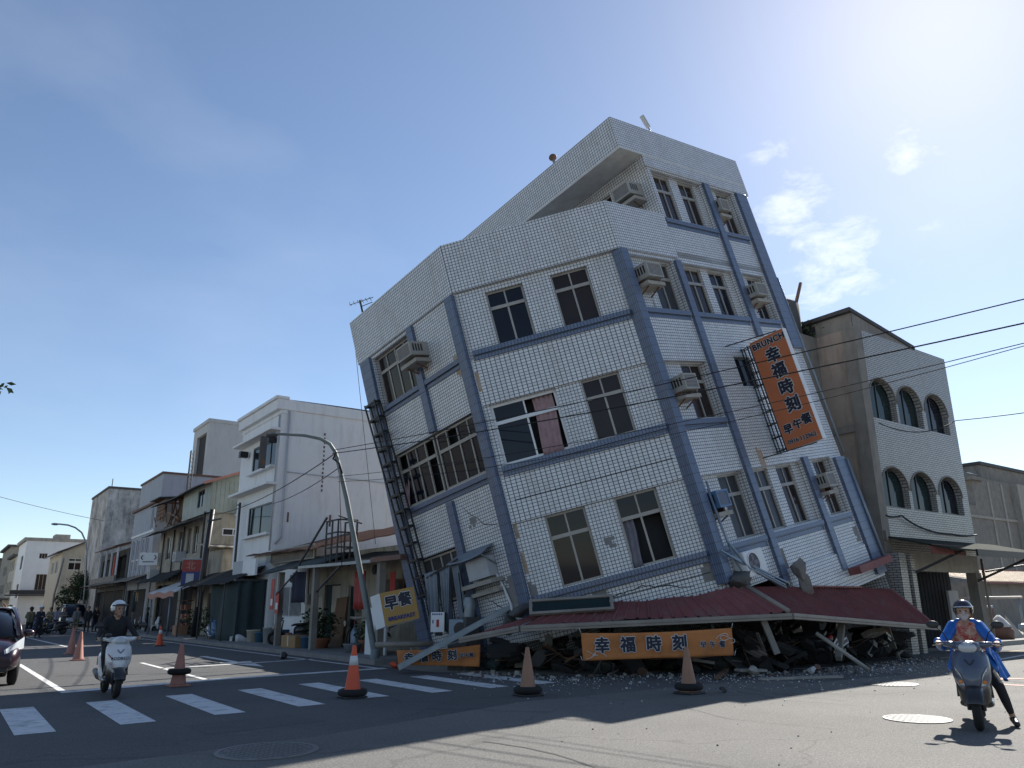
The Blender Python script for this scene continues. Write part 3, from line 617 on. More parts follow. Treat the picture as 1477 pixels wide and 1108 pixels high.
for i, (fn, s_, w_, r_, d, mt, sx, sy) in enumerate(((fnM, 4.42, -4.5, .5, -.097, 'ruststain', .16, 1.4), (fnM, 4.42, -5.5, .5, -.0965, 'ruststain', .14, 1.5), (fnM, 4.4, -6.3, .4, -.097, 'mortar', .25, 1), (fnM, .2, -6.85, .3, -.097, 'mortar', .6, .8), (fnM, 2.3, -5.6, .13, -.0965, 'mortar', 1, 1), (fnM, 2.9, -6.75, .16, -.097, 'mortar', 1.5, .6), (fnL, 3.75, -6.2, .45, .004, 'mortar', .4, 1), (fnL, 4.6, -4.2, .2, .004, 'mortar', 1, .8), (fnL, 5.05, .45, .35, .004, 'ruststain', .25, 1), (fnL, 3.7, -.2, .3, .004, 'ruststain', .3, 1), (fnR, 3.3, -4.35, .35, .004, 'ruststain', .3, .8), (fnR, 2.75, -7.0, .3, .004, 'mortar', .4, 1), (fnR, 7.15, -7.0, .25, .004, 'mortar', .4, 1), (fnM, 4.44, -.9, .4, -.042, 'ruststain', .12, 1))): patchy(fn, s_, w_, r_, d, 700 + i, mt, 'rust_run' if mt == 'ruststain' else 'bare_mortar_patch', sx, sy)
b = MB(); fbox(b, fnM, .3, 4.3, -3.98, -3.965, -.05, -.035); b.build('shifted_course', 'crackdark', lean); b = MB(); fbox(b, fnM, .25, 3.6, -6.79, -6.775, -.105, -.088); b.build('shifted_course', 'crackdark', lean)
# torn column cores at the broken corners
def chunk(c, r, seed, n=3, sq=(1, 1, 1)):
    rnd = random.Random(seed); bm = bmesh.new(); bmesh.ops.create_icosphere(bm, subdivisions=n, radius=1)
    ph = [Vector((rnd.uniform(-1, 1), rnd.uniform(-1, 1), rnd.uniform(-1, 1))).normalized() for _ in range(12)]; cut = [rnd.uniform(.38, .72) for _ in ph]
    b = MB(); vs = []
    for v in bm.verts:
        p = v.co.copy()
        for q, k in zip(ph, cut):
            e = p.dot(q)
            if e > k: p -= q * (e - k)
        p *= 1 + .045 * rnd.uniform(-1, 1); vs.append((c[0] + p.x * r * sq[0], c[1] + p.y * r * sq[1], c[2] + p.z * r * sq[2]))
    b.raw(vs, [tuple(v.index for v in f.verts) for f in bm.faces]); bm.free(); return b
b = MB(); c0 = fnL(3.3, -6.55, .35); b.add(chunk(c0, .34, 5, sq=(1.3, 1, .6))); b.add(chunk(fnL(3.6, -6.7, .5), .3, 6)); b.build('broken_column_core', 'concrete_dark', lean)
b = MB(); b.add(chunk(fnR(2.75, -7.3, .35), .34, 8, sq=(.8, .8, 1.3))); b.add(chunk(fnR(2.8, -7.75, .4), .22, 9, sq=(1, 1, 2))); b.build('broken_column_core', 'concrete', lean)
b = MB(); b.add(chunk(fnR(.35, -7.15, .1), .5, 11, sq=(1.2, .7, .8))); b.build('broken_column_core', 'concrete_dark', lean)
# ---------------------------------------------------------------- fixed to the leaning building
LM = MATS[lean.name]
def onwall(fn, s, w, d=0.):
    o = fn(0, 0, 0); x = fn(1, 0, 0) - o; y = fn(0, 1, 0) - o; z = fn(0, 0, 1) - o
    if x.cross(y).dot(z) < 0: x = -x
    return LM @ frame(fn(s, w, d), x, y)
def ac_unit(mw, label, wd=.64, ht=.42, dp=.5, ledge=True, case='case_grey'):
    """window air conditioner: x along the wall, y up, z out of it"""
    t = thing('air_conditioner', label, 'air conditioner', mat=mw, group='window air conditioners of the leaning building')
    b = MB(); b.box((-wd / 2, -ht / 2, -.25), (wd / 2, ht / 2, dp)); b.build('case', case, t, bevel=.015)
    b = MB(); b.box((-wd / 2 + .05, -ht / 2 + .05, dp + .004), (wd / 2 - .05, ht / 2 - .05, dp + .012), 0)
    b.build('coil', 'curtain_grey', t); g = MB()
    for i in range(9): y = -ht / 2 + .06 + (ht - .12) * i / 8; g.box((-wd / 2 + .04, y - .006, dp + .013), (wd / 2 - .04, y + .006, dp + .024))
    g.box((-wd / 2, -ht / 2, dp + .002), (-wd / 2 + .045, ht / 2, dp + .03)); g.box((wd / 2 - .045, -ht / 2, dp + .002), (wd / 2, ht / 2, dp + .03)); g.box((-wd / 2 + .045, ht / 2 - .045, dp + .002), (wd / 2 - .045, ht / 2, dp + .03)); g.box((-wd / 2 + .045, -ht / 2, dp + .002), (wd / 2 - .045, -ht / 2 + .045, dp + .03))
    g.build('grille', case, t); 
    for sx in (-1, 1):
        s_ = MB()
        for k in range(4): z0 = .12 + k * .09; s_.box((sx * wd / 2 - .003, -.08, z0), (sx * wd / 2 + .003, .13, z0 + .05))
        s_.build('side_vent', 'black', t)
    h = MB(); sx = 1 if len(label) % 2 else -1; h.tube([(sx * wd * .3, -ht / 2, .1), (sx * wd * .33, -ht / 2 - .2, .08), (sx * wd * .5, -ht / 2 - .45, -.02), (sx * wd * .55, -ht / 2 - 1.3, 0)], .013, 5); h.build('drain_hose', 'cl_white', t)
    if ledge:
        l = MB(); l.box((-wd / 2 - .05, -ht / 2 - .2, -.1), (wd / 2 + .05, -ht / 2 - .1, dp - .04)); l.build('ledge', 'concrete_pale', t)
        l = MB()
        for sx in (-.22, .22): l.beam((sx, -ht / 2 - .2, .02), (sx, -ht / 2 - .02, .02), .03, .03); l.beam((sx, -ht / 2 - .35, .0), (sx, -ht / 2 - .2, .35), .03, .03); l.box((sx - .03, -ht / 2 - .1, .1), (sx + .03, -ht / 2, .3))
        l.build('bracket', 'rust', t)
    return t
ac_unit(onwall(fnR, .68, .95, -.12), 'boxy white air conditioner beside the corner pillar, top row of the right front')
ac_unit(onwall(fnR, 6.08, .85, -.12), 'boxy yellowed air conditioner on the right front above the orange sign', case='case_grey')
ac_unit(onwall(fnR, .65, -2.2, -.12), 'yellowed air conditioner beside the middle window of the right front', wd=.58, case='case_grey')
ac_unit(onwall(fnR, 6.05, -5.25, -.12), 'pale air conditioner at the lower right end of the right front', wd=.5, case='case_grey')
ac_unit(onwall(fnR, .55, -5.2, -.22), 'blue tinted air conditioner sunk into the wall behind the corner pillar', wd=.5, case='sc_blue')
ac_unit(onwall(fnR, 6.05, 3.95, -.3), 'small air conditioner in a wall niche just below the roof at the far right', wd=.5)
ac_unit(onwall(fn5, .68, 4.2, .12), 'air conditioner high on the terrace wall under the roof slab')
ac_unit(onwall(fnL, 5.12, .80, .08), 'air conditioner standing far out of the left front under the parapet', wd=.66, ht=.40, case='case_grey')
t = thing('outdoor_condenser', 'white outdoor fan unit hanging under the lowest window of the right front', 'air conditioner', mat=onwall(fnR, .92, -6.83, .12))
b = MB(); b.box((-.42, -.3, -.12), (.42, .3, .24)); b.build('case', 'white', t, bevel=.02)
b = MB(); b.lathe([(.23, .241), (.25, .241), (.25, .262), (.23, .262), (.23, .241)], (-.1, 0, 0), 28, cap=False); b.build('fan_ring', 'white', t)
b = MB(); b.lathe([(.228, .243), (.228, .248)], (-.1, 0, 0), 28); b.build('fan_opening', 'black', t)
b = MB()
for k in range(4): b.box((.02, -.05, .25), (.2, .05, .254), 0, lambda x, y, z, a=k * math.pi / 2: (-.1 + x * math.cos(a) - y * math.sin(a), x * math.sin(a) + y * math.cos(a), z))
b.lathe([(.05, .25), (.03, .27)], (-.1, 0, 0), 12); b.build('fan_blade', 'curtain_grey', t)
# tall sign at right angles to the right front
def fnS(x, y, z): return Vector((4.2 - z, -.91 - x, -2.66 + y - BASE))            # x outwards from the wall, y up, z to the left
SM = LM @ frame(fnS(0, 0, 0), fnS(1, 0, 0) - fnS(0, 0, 0), fnS(0, 1, 0) - fnS(0, 0, 0))
t = thing('shop_sign', 'tall orange hanging brunch sign with navy characters and a phone number', 'sign', mat=SM)
b = MB(); b.box((-.54, -1.61, -.22), (.54, 1.61, -.004)); b.build('box', 'white', t, bevel=.01)
b = MB(); b.box((-.535, -1.605, -.003), (.535, 1.605, .003)); b.build('face', 'orange', t)
lettering(t, 'lettering', SM, [('BRUNCH', .03, 1.42, .24, .011, 1.08)] + [(c, .03 + .02 * i, y, .44, .019, 1) for i, (c, y) in enumerate((('幸', 1.0), ('福', .53), ('時', .02), ('刻', -.48)))] + [('早', -.29, -1.08, .29, .013, 1), ('午', .02, -1.03, .27, .013, 1), ('餐', .31, -.98, .31, .011, 1), ('0916·112962', 0, -1.42, .165, .005, 1.0)])
b = MB()
for x in (-.66, -.86):
    for z in (-.04, -.2): b.beam((x, -1.62, z), (x, 1.58, z), .03, .03)
for k in range(9):
    y = -1.55 + k * .385
    for z in (-.04, -.2): b.beam((-.92, y, z), (-.53, y + .02, z), .022, .022)
    b.beam((-.66, y, -.2), (-.86, y + .1, -.04), .018, .018)
b.beam((.3, 1.64, -.1), (-1.05, 1.66, .75), .03, .03); b.beam((.3, -1.64, -.1), (-1.0, -1.66, .8), .03, .03); b.beam((-.54, .4, -.1), (-.92, .4, -.1), .03, .03)
b.build('bracket', 'blackmetal', t)
# ladder cage down the left edge
t = thing('steel_ladder', 'black steel ladder cage fixed down the left edge of the leaning building', 'ladder', mat=LM @ T(-3.4, 7.6, -5.7 - BASE))
b = MB(); top, bot = (7.92, 7.36, .25), (7.28, 6.86, -5.6)
def lad(k, v, d): return fnL(top[k] + (bot[k] - top[k]) * v, top[2] + (bot[2] - top[2]) * v, d)
LI = lambda p: Vector(p) - Vector((-3.4, 7.6, -5.7 - BASE))
for k in (0, 1):
    for d in (.16, .34): b.beam(LI(lad(k, 0, d)), LI(lad(k, 1, d)), .04, .04)
b.build('rail', 'blackmetal', t); b = MB()
for i in range(13):
    v = .01 + i / 12.3
    for d in (.16, .34): b.beam(LI(lad(0, v, d)), LI(lad(1, v, d)), .04, .06)
    for k in (0, 1): b.beam(LI(lad(k, v, .16)), LI(lad(k, v, .34)), .04, .06)
b.build('rung', 'blackmetal', t)
# folded awning frame and tarpaulin over the lowest left window
t = thing('torn_window_awning', 'torn grey folding awning dangling over the lowest left window', 'awning', mat=onwall(fnL, 6.1, -5.6, .1))
o_ = MATS[t.name].inverted() @ LM
b = MB()
for s0, s1, ph in ((6.75, 6.15, 0), (6.0, 5.55, 2), (5.5, 5.2, 4)):
    b.patch(lambda u, v: fnL(s0 + (s1 - s0) * u * (.45 + .55 * v) + .12 * (1 - v) * math.sin(ph), -6.55 + 1.55 * v + .1 * math.sin(ph + u * 5) * (1 - v), .35 + .09 * math.sin(u * 19 + ph) * (1.2 - v) + .12 * (1 - v)), 22, 8, Vector((-.008, 0, 0)), 0, True)
b.build('fabric', 'tarp', t, fn=lambda p: o_ @ p)
b = MB(); b.beam(fnL(6.95, -5.15, .35), fnL(5.1, -4.92, .42), .04, .04)
for s_ in (6.85, 6.2, 5.7, 5.3): b.beam(fnL(s_, -5.1, .3), fnL(s_ - .28, -5.75, .6), .025, .025); b.beam(fnL(s_ - .28, -5.75, .6), fnL(s_ + .1, -6.5, .4), .025, .025)
b.build('folding_arm', 'blackmetal', t, fn=lambda p: o_ @ p)
t = thing('window_hood', 'small bent grey sheet hood over a boarded niche on the left front', 'awning', mat=onwall(fnL, 4.7, -4.9, 0))
o2 = MATS[t.name].inverted() @ LM
b = MB(); b.patch(lambda u, v: fnL(5.5 - 1.45 * u, -4.98 + .2 * v - .05 * math.sin(u * 3) * (1 - v), .5 - .46 * v + .01 * math.cos(u * 60)), 40, 5, Vector((0, 0, -.012)), 0, True); b.build('sheet', 'tarp', t, fn=lambda p: o2 @ p)
b = MB(); b.beam(fnL(4.1, -5.3, .02), fnL(4.1, -4.99, .45), .03, .03); b.beam(fnL(5.45, -5.3, .02), fnL(5.45, -5.0, .45), .03, .03); b.build('strut', 'steel', t, fn=lambda p: o2 @ p)
b = MB(); fbox(b, fnL, 4.15, 5.0, -5.55, -5.05, .0, .28); b.build('niche_board', 'greywall', t, fn=lambda p: o2 @ p)
b = MB(); fbox(b, fnL, 4.0, 5.3, -5.72, -5.62, .0, .4); fbox(b, fnL, 4.0, 5.1, -5.95, -5.86, .0, .25); b.build('ledge', 'concrete_pale', t, fn=lambda p: o2 @ p)
# on the roofs
t = thing('roof_vent', 'small round-capped vent on the edge of the leaning roof', 'roof vent', mat=LM @ T(1.62, 2.44, 6.2 - BASE))
b = MB(); b.lathe([(.05, -.02), (.05, .22)], n=12); b.build('pipe', 'concrete', t); b = MB(); b.ell((0, 0, .27), (.13, .13, .11)); b.build('cap', 'rust', t)
t = thing('floodlight', 'floodlight on a thin pole on top of the leaning roof', 'lamp', mat=LM @ T(3.76, .1, 6.2 - BASE))
b = MB(); b.tube([(0, 0, 0), (-.1, 0, .32)], .025); b.build('pole', 'steel', t); b = MB(); b.beam((-.08, 0, .28), (-.26, 0, .68), .13, .09); b.build('lamp_head', 'greywall', t, bevel=.015)
t = thing('tv_aerial', 'little tv aerial on the left corner of the tiled parapet', 'aerial', mat=LM @ T(-3.09, 7.6, 3.1 - BASE))
b = MB(); b.tube([(0, 0, 0), (0, 0, .52)], .03); b.build('mast', 'concrete_dark', t); b = MB(); b.tube([(-.25, .25, .45), (.3, -.3, .5)], .014)
for k in range(6): f = -.22 + k * .09; b.tube([(f - .1, -f - .1, .47), (f + .1, -f + .1, .47)], .011)
b.tube([(0, 0, .3), (.3, -.2, .38)], .015); b.build('antenna_arm', 'steel', t)

# ---------------------------------------------------------------- the fallen red awning
K0, K1, K2, K3 = Vector((9.98, 15.62, .80)), Vector((10.49, 14.14, 1.05)), Vector((15.24, 10.68, 1.26)), Vector((22.6, 11.25, .84))
awn = thing('fallen_awning', 'long dark red sheet metal awning fallen along the foot of the wreck', 'awning', (15.2, 11.2, 0))
def lerp_line(P, t):
    L_ = [0]
    for a, c in zip(P, P[1:]): L_.append(L_[-1] + (c - a).length)
    t *= L_[-1]
    for i in range(len(P) - 1):
        if t <= L_[i + 1] + 1e-9: return P[i].lerp(P[i + 1], (t - L_[i]) / max(1e-9, L_[i + 1] - L_[i]))
    return P[-1].copy()
def ribbed(b, eave, top, ribs, h, seed=0, wob=.02, nv=6, thick=.004, sharp=.12):
    eave, top = [Vector(p) for p in eave], [Vector(p) for p in top]; rnd = random.Random(seed); ph = [rnd.uniform(0, 6) for _ in range(6)]
    us = []
    for i in range(ribs): us += [(i + q) / ribs for q in (0, .5 - sharp, .5 - sharp * .6, .5 + sharp * .6, .5 + sharp)]
    us.append(1.)
    prof = lambda k: h if k % 5 in (2, 3) else 0
    nrm = (lerp_line(eave, .6) - lerp_line(eave, .4)).cross(lerp_line(top, .5) - lerp_line(eave, .5)).normalized()
    if nrm.z < 0: nrm = -nrm
    def fn(u, v):
        k = round(u * (len(us) - 1)); uu = us[k]; p = lerp_line(eave, uu).lerp(lerp_line(top, uu), v)
        return p + nrm * (prof(k) + wob * (math.sin(uu * 9 + ph[0]) * math.sin(v * 3 + ph[1]) + .6 * math.sin(uu * 23 + ph[2] + v * 2)))
    b.patch(fn, len(us) - 1, nv, Vector((0, 0, -thick)))
b = MB(); ribbed(b, [K1 + Vector((0, 0, .05)), K2 + Vector((0, 0, .05))], [(11.8, 14.50, 1.42), (12.58, 13.84, 1.56), (14.21, 12.45, 1.68), (14.9, 11.9, 1.86), (15.2, 11.75, 1.88)], 22, .035, 1, .022); b.build('roof_sheet', 'redroof', awn, world=True)
b = MB(); ribbed(b, [K2 + Vector((0, 0, .05)), K3 + Vector((0, 0, .05))], [(15.25, 11.85, 1.88), (18.02, 12.15, 1.89), (22.71, 12.42, 1.89)], 60, .03, 2, .012, 8); b.build('roof_sheet', 'redroof', awn, world=True)
b = MB(); ribbed(b, [K0 + Vector((.1, 0, .05)), K1 + Vector((0, 0, .05))], [(11.2, 15.0, 1.18), (11.8, 14.50, 1.42)], 5, .03, 3, .02); b.build('roof_sheet', 'redroof', awn, world=True)
b = MB(); b.tube([K2 + Vector((-.02, 0, .08)), K2.lerp(Vector((15.23, 11.8, 1.9)), .5) + Vector((0, 0, .05)), (15.23, 11.82, 1.93)], .06, 8); b.build('hip_ridge', 'gutter', awn, world=True)
b = MB(); b.beam((22.73, 12.42, 1.9), K3 + Vector((.05, 0, .05)), .1, .05); b.beam((18.3, 12.2, 1.93), (20.9, 12.35, 1.93), .25, .04); b.build('edge_strip', 'redroof', awn, world=True)
def gutter(P, nm='gutter'):
    b = MB(); P = [Vector(p) for p in P]
    for a, c in zip(P, P[1:]):
        b.beam(a, c, .15, .13)
        L_ = (c - a).length
        b.beam(a + (c - a) * .002, c, .19, .02); 
    b.build(nm, 'gutter', awn, world=True, bevel=.012)
gutter([K0 + Vector((-.05, .1, -.04)), K1 + Vector((-.05, -.03, -.02))]); gutter([K1 + Vector((-.05, -.03, -.02)), K2 + Vector((-.02, -.05, -.02))]); gutter([K2 + Vector((-.02, -.05, -.02)), K3 + Vector((.1, -.05, -.02))])
b = MB(); b.tube([(9.72, 19.64, .54), (10.97, 18.73, .56)], .075, 10); b.tube([(10.5, 19.1, .55), (10.55, 19.1, .25)], .03, 8); b.build('gutter_piece', 'gutter', awn, world=True)
for p, q, w_ in (((14.93, 11.15, 1.15), (15.1, 11.0, .45), .13), ((18.2, 11.3, 1.0), (17.4, 11.0, .25), .14), ((21.0, 11.7, .9), (21.9, 12.0, 0), .08)):
    b = MB(); b.beam(p, q, w_, w_); b.build('post', 'concrete', awn, world=True, bevel=.01)
for p, q in (((11.5, 13.7, .85), (13.1, 14.2, 1.2)), ((14, 11.8, 1), (14.8, 12.6, 1.5)), ((17, 11.0, 1.05), (17.4, 12.3, 1.6)), ((19.5, 11.2, .9), (20, 12.3, 1.6))):
    b = MB(); b.beam(p, q, .06, .06); b.build('rafter', 'concrete_dark', awn, world=True)
t = thing('loose_window_frame', 'dark metal window frame lying on the red awning', 'window frame', mat=frame((11.72, 13.9, 1.50), (2.0, -1.64, .14), (.35, .4, .85)))
b = MB()
for (x0, x1, y0, y1) in ((-.95, .95, -.2, -.14), (-.95, .95, .12, .18), (-.95, -.88, -.14, .12), (.88, .95, -.14, .12)): b.box((x0, y0, -.0), (x1, y1, .08))
b.build('frame', 'gutter', t); b = MB(); b.box((-.87, -.135, .01), (.87, .115, .05)); b.build('pane', 'glass_green', t)
# banner under the gutter
def cloth_sign(name, label, TL, TR, BR, BL, mat, seed, amp, cut=0):
    TL, TR, BR, BL = map(Vector, (TL, TR, BR, BL)); x = (TR - TL).normalized(); n = x.cross((TL - BL)).normalized()
    ctr = (TL + TR + BR + BL) / 4; mw = frame(ctr, x, TL - BL); t = thing(name, label, 'banner', mat=mw); rnd = random.Random(seed); ph = [rnd.uniform(0, 6) for _ in range(5)]
    def wave(u, v): return amp * (math.sin(7 * u + 3 * v + ph[0]) * .6 + math.sin(15 * u - 6 * v + ph[1]) * .35 + math.sin(5 * v + ph[2] + 3 * u) * .5)
    b = MB(); b.patch(lambda u, v: BL.lerp(BR, u).lerp(TL.lerp(TR, u), v) + n * wave(u, v) + Vector((0, 0, -.035 * math.sin(math.pi * u) * v)), 46, 10, -n * .004, 0, True); b.build('cloth', mat, t, world=True)
    return t, mw, (TR - TL).length, (TL - BL).length
t, mw, L_, H_ = cloth_sign('shop_banner', 'long orange cloth banner with navy characters strung under the red awning', (11.40, 13.22, .93), (14.02, 11.30, 1.01), (14.02, 11.30, .45), (11.42, 13.2, .37), 'banner', 3, .012)
lettering(t, 'lettering', mw, [(c, L_ * (f - .5), -.005, .33, .013, 1) for c, f in (('幸', .135), ('福', .305), ('時', .475), ('刻', .645))] + [(c, L_ * (f - .5), -.05, .145, .004, 1) for c, f in (('早', .80), ('午', .862), ('餐', .925))], out=.025)
b = MB()
for i, (x, y) in enumerate(((.93, .12), (.955, .08), (.07, -.13), (.12, -.16), (.97, .02), (.05, -.2))): b.tube([mw @ Vector((L_ * (x - .5) + .13 * math.cos(a / 3 + i), y + .05 * math.sin(a / 2.2), .022)) for a in range(12)], .006, 5)
b.build('pattern_line', 'inkwhite', t, world=True)
for x, y in ((-.5, .5), (.5, .5), (-.5, -.5), (.5, -.5)): b = MB(); b.tube([mw @ Vector((x * L_, y * H_, 0)), mw @ Vector((x * L_ * 1.02, y * H_ + .1, 0))], .006, 5); b.build('tie', 'inkwhite', t, world=True)
t, mw, L_, H_ = cloth_sign('shop_banner', 'crumpled orange banner on the ground, half hidden by the fallen steel channel', (9.19, 17.43, .50), (10.82, 16.24, .62), (10.80, 16.25, .12), (9.24, 17.39, .18), 'banner', 8, .03)
lettering(t, 'lettering', mw, [(c, L_ * (f - .5), 0, .24, .010, 1) for c, f in (('幸', .15), ('福', .32), ('時', .48), ('刻', .66))] + [(c, L_ * f, -.02, .12, .003, 1) for c, f in (('早', .27), ('午', .33), ('餐', .39))], out=.05)
# breakfast board
P = [Vector(p) for p in ((9.50, 19.06, 1.85), (10.22, 18.54, 2.02), (10.37, 18.43, 1.22), (9.65, 18.95, 1.02))]; bk = Vector((-.17, .2, -.09))
mw = frame((P[0] + P[1] + P[2] + P[3]) / 4, P[1] - P[0], P[0] - P[3]); t = thing('shop_sign', 'tilted ochre breakfast board with white side beside the lamp post', 'sign', mat=mw)
n_ = mw.to_3x3() @ Vector((0, 0, 1)); b = MB(); b.raw([*P, *[p + bk for p in P]], [(0, 1, 2, 3), (7, 6, 5, 4), (0, 4, 5, 1), (1, 5, 6, 2), (2, 6, 7, 3), (3, 7, 4, 0)]); b.build('box', 'white', t, world=True)
b = MB(); b.raw([p + n_ * .004 for p in P] + [p + n_ * .012 for p in P], [(0, 1, 2, 3), (7, 6, 5, 4), (0, 4, 5, 1), (1, 5, 6, 2), (2, 6, 7, 3), (3, 7, 4, 0)]); b.build('face', 'yellow', t, world=True)
lettering(t, 'lettering', mw, [('早', -.2, .1, .37, .017, 1), ('餐', .17, .13, .37, .014, 1)], out=.02); lettering(t, 'small_lettering', mw, [('BREAKFAST', .02, -.28, .135, .006, 1.02)], out=.02, ink='inkblue', rim=None)
# steel and clutter before the left corner
t = thing('steel_channel', 'long galvanised steel channel leaning from the road to the broken corner', 'steel beam', (9.48, 17.84, .0))
A, C_ = Vector((9.11, 17.11, .09)), Vector((11.6, 15.8, 1.52)); dn = (C_ - A).normalized(); sd_ = dn.cross(Vector((0, 0, 1))).normalized(); un = sd_.cross(dn)
b = MB(); b.beam(A, C_, .30, .02, up=un)
for s_ in (-1, 1): b.beam(A + sd_ * .155 * s_ + un * .05, C_ + sd_ * .155 * s_ + un * .05, .02, .12, up=un)
b.build('channel', 'steel', t, world=True, bevel=.004)
t = thing('steel_strip', 'narrow bent steel strip under the fallen channel', 'steel beam', (10, 17, 0)); b = MB(); b.beam((9.75, 17.4, .45), (11.5, 16.0, .95), .1, .03); b.beam((11.5, 16.0, .95), (12.3, 15.6, 1.3), .14, .03); b.build('strip', 'steel', t, world=True)
t = thing('light_box_sign', 'small white light box with red and blue marks among the wreckage', 'sign', mat=frame((10.39, 17.55, 1.13), (.26, -.19, 0), (0, 0, 1)))
b = MB(); b.box((-.17, -.24, -.5), (.17, .24, -.004)); b.build('box', 'black', t, bevel=.01); b = MB(); b.box((-.17, -.24, -.003), (.17, .24, .012)); b.build('face', 'white', t)
b = MB(); b.box((-.03, -.12, .013), (.04, .06, .017)); b.build('red_mark', 'red', t); b = MB(); b.box((-.13, -.03, .013), (-.1, .05, .017))
for k in range(5): b.box((-.14 + k * .055, .17, .013), (-.105 + k * .055, .21, .017))
b.build('blue_mark', 'inkblue', t)
t = thing('steel_pot', 'dented steel pot on the rubble beside the white light box', 'pot', (11.0, 17.05, 1.27)); b = MB(); b.lathe([(.13, -1.27), (.15, 0), (.17, .22), (.17, .36), (.13, .42), (.14, .46), (.12, .46), (.11, .40), (.14, .3)], n=18); b.build('body', 'steel', t); b = MB(); b.box((-.2, -.2, -1.27), (.2, .2, -.02)); b.build('stand', 'concrete_dark', t)
t = thing('broken_condenser', 'grey broken cooling unit behind the fallen channel', 'air conditioner', (10.85, 17.2, .0), rz=-.6); b = MB(); b.box((-.28, -.2, .75), (.28, .2, 1.2)); b.build('case', 'steel_blue', t, bevel=.02); b = MB(); b.box((-.3, -.2, 0), (.3, .25, .74)); b.build('stand', 'concrete_dark', t); b = MB(); b.lathe([(.16, .2), (.16, .22)], (0, 0, .97), 20, mat=Matrix.Rotation(R(90), 4, 'X')); b.build('fan', 'black', t)
t = thing('black_bucket', 'black bucket lying on its side in front of the orange banner', 'bucket', mat=frame((12.35, 13.5, .16), (.83, -.55, 0), (0, 0, 1))); b = MB(); b.lathe([(.13, -.3), (.155, 0), (.165, .01), (.165, .03), (.15, .03), (.14, 0), (.12, -.28)], n=24); b.build('body', 'black', t)
t = thing('steel_pole', 'thin grey pole leaning out of the wreck onto the road', 'pole', (17.24, 10.33, 0)); b = MB(); b.tube([(16.55, 10.95, .85), (17.35, 10.25, .05)], .045); b.build('pole', 'concrete_pale', t, world=True)
for i, (p, q, w_, h_, lb) in enumerate((((11.55, 16.95, .5), (11.95, 16.45, .12), .22, .12, 'slanting pale concrete beam piece behind the cone with the tyre'), ((11.95, 16.45, .13), (13.0, 15.8, .18), .3, .2, 'flat pale concrete beam piece lying left of the orange banner'), ((14.4, 11.55, .12), (15.0, 11.3, .1), .3, .06, 'flat broken board right under the right end of the orange banner'))):
    t = thing('concrete_piece', lb, 'rubble', tuple(p)); b = MB(); b.beam(p, q, w_, h_); b.build('block', 'concrete_pale', t, world=True, bevel=.02)
# ---------------------------------------------------------------- houses of the left street
def wallfn(x0, y0):
    return (lambda s, w, d: Vector((x0 - d, s, w))), (lambda s, w, d: Vector((s, y0 - d, w)))
def shell(t, mat, x0, x1, y0, y1, h, wf=(), ws=(), dep=.12, name='wall', roof='concrete_dark', z0=0.):
    """four walls with openings towards the street (wf) and towards the corner (ws), and a flat roof"""
    F, S = wallfn(x0, y0); b = MB()
    panel(b, F, y0, y1, z0, h, wf, 0, dep); panel(b, S, x0, x1, z0, h, ws, 0, dep)
    b.face([(x1, y0, z0), (x1, y1, z0), (x1, y1, h), (x1, y0, h)]); b.face([(x0, y1, z0), (x1, y1, z0), (x1, y1, h), (x0, y1, h)])
    b.face([(x0, y0, h), (x1, y0, h), (x1, y1, h), (x0, y1, h)])
    b.box((x0 + .3, y0 + .3, z0 + .1), (x1 - .1, y1 - .1, h - .1), 1)  # near-black core close behind the openings, painted in place of deep shade
    b.build(name, [mat, 'interior'], t, world=True); return F, S
# white house beside the gap
t = thing('white_house', 'tall plain white house with two wide dark street windows next to the wreck', 'house', (12, 35, 0))
wf = [(35.45, 38.85, 7.97, 9.28), (35.35, 38.75, 4.85, 6.25)]
F, S = shell(t, 'whitewall', 12, 25, 35, 40.8, 10.6, wf)
b = MB(); b.box((11.75, 34.93, 10.55), (25, 40.9, 11.05)); b.box((11.65, 34.9, 11.05), (12.3, 40.95, 11.2)); b.box((11.95, 34.97, 10.35), (12.3, 40.85, 10.55)); b.build('parapet', 'whitewall', t, world=True, bevel=.02)
b = MB(); b.patch(lambda u, v: (12.0 + 13 * u, 34.95 + .35 * v, 11.06 + .12 * math.sin(u * 2.2) - .25 * u * u), 14, 1, Vector((0, 0, -.09))); b.build('roof_edge', 'darkroof', t, world=True)
for zt in (9.55, 6.98):
    b = MB(); b.box((11.5, 34.97, zt), (12, 40.8, zt + .12)); b.build('ledge', 'whitewall', t, world=True, bevel=.01)
window(t, F, 35.45, 38.85, 7.97, 9.28, -.03, 4, None, fr='alu_dark', gl='glass_green', world=True, fw=.09)
window(t, F, 35.35, 38.75, 4.85, 6.25, -.03, 2, None, fr='alu_dark', gl='glass_green', world=True, fw=.06)
for y0, y1, z0, z1 in ((35.35, 38.95, 7.85, 7.97), (35.25, 38.85, 4.73, 4.85)):
    b = MB(); b.box((11.75, y0, z0), (12, y1, z1)); b.build('sill', 'whitewall', t, world=True, bevel=.01)
b = MB(); b.tube([(12.35, 34.93, 10.5), (12.35, 34.93, 4.6), (12.1, 34.9, 4.3)], .05); b.tube([(12.35, 34.93, 7.6), (25, 34.93, 7.35)], .018); b.tube([(11.93, 35.1, 10.3), (11.93, 35.1, 4)], .04); b.build('drainpipe', 'greywall', t, world=True)
b = MB()
for i in range(14): b.box((14.15 + .01 * (i % 3), 34.985, 9.55 - i * .21), (14.23, 35, 9.66 - i * .21))
b.box((14.65, 34.985, 5.2), (14.74, 35, 5.75)); b.box((12.6, 34.985, 5.3), (12.68, 35, 5.75)); b.build('wall_stain', 'rust', t, world=True)
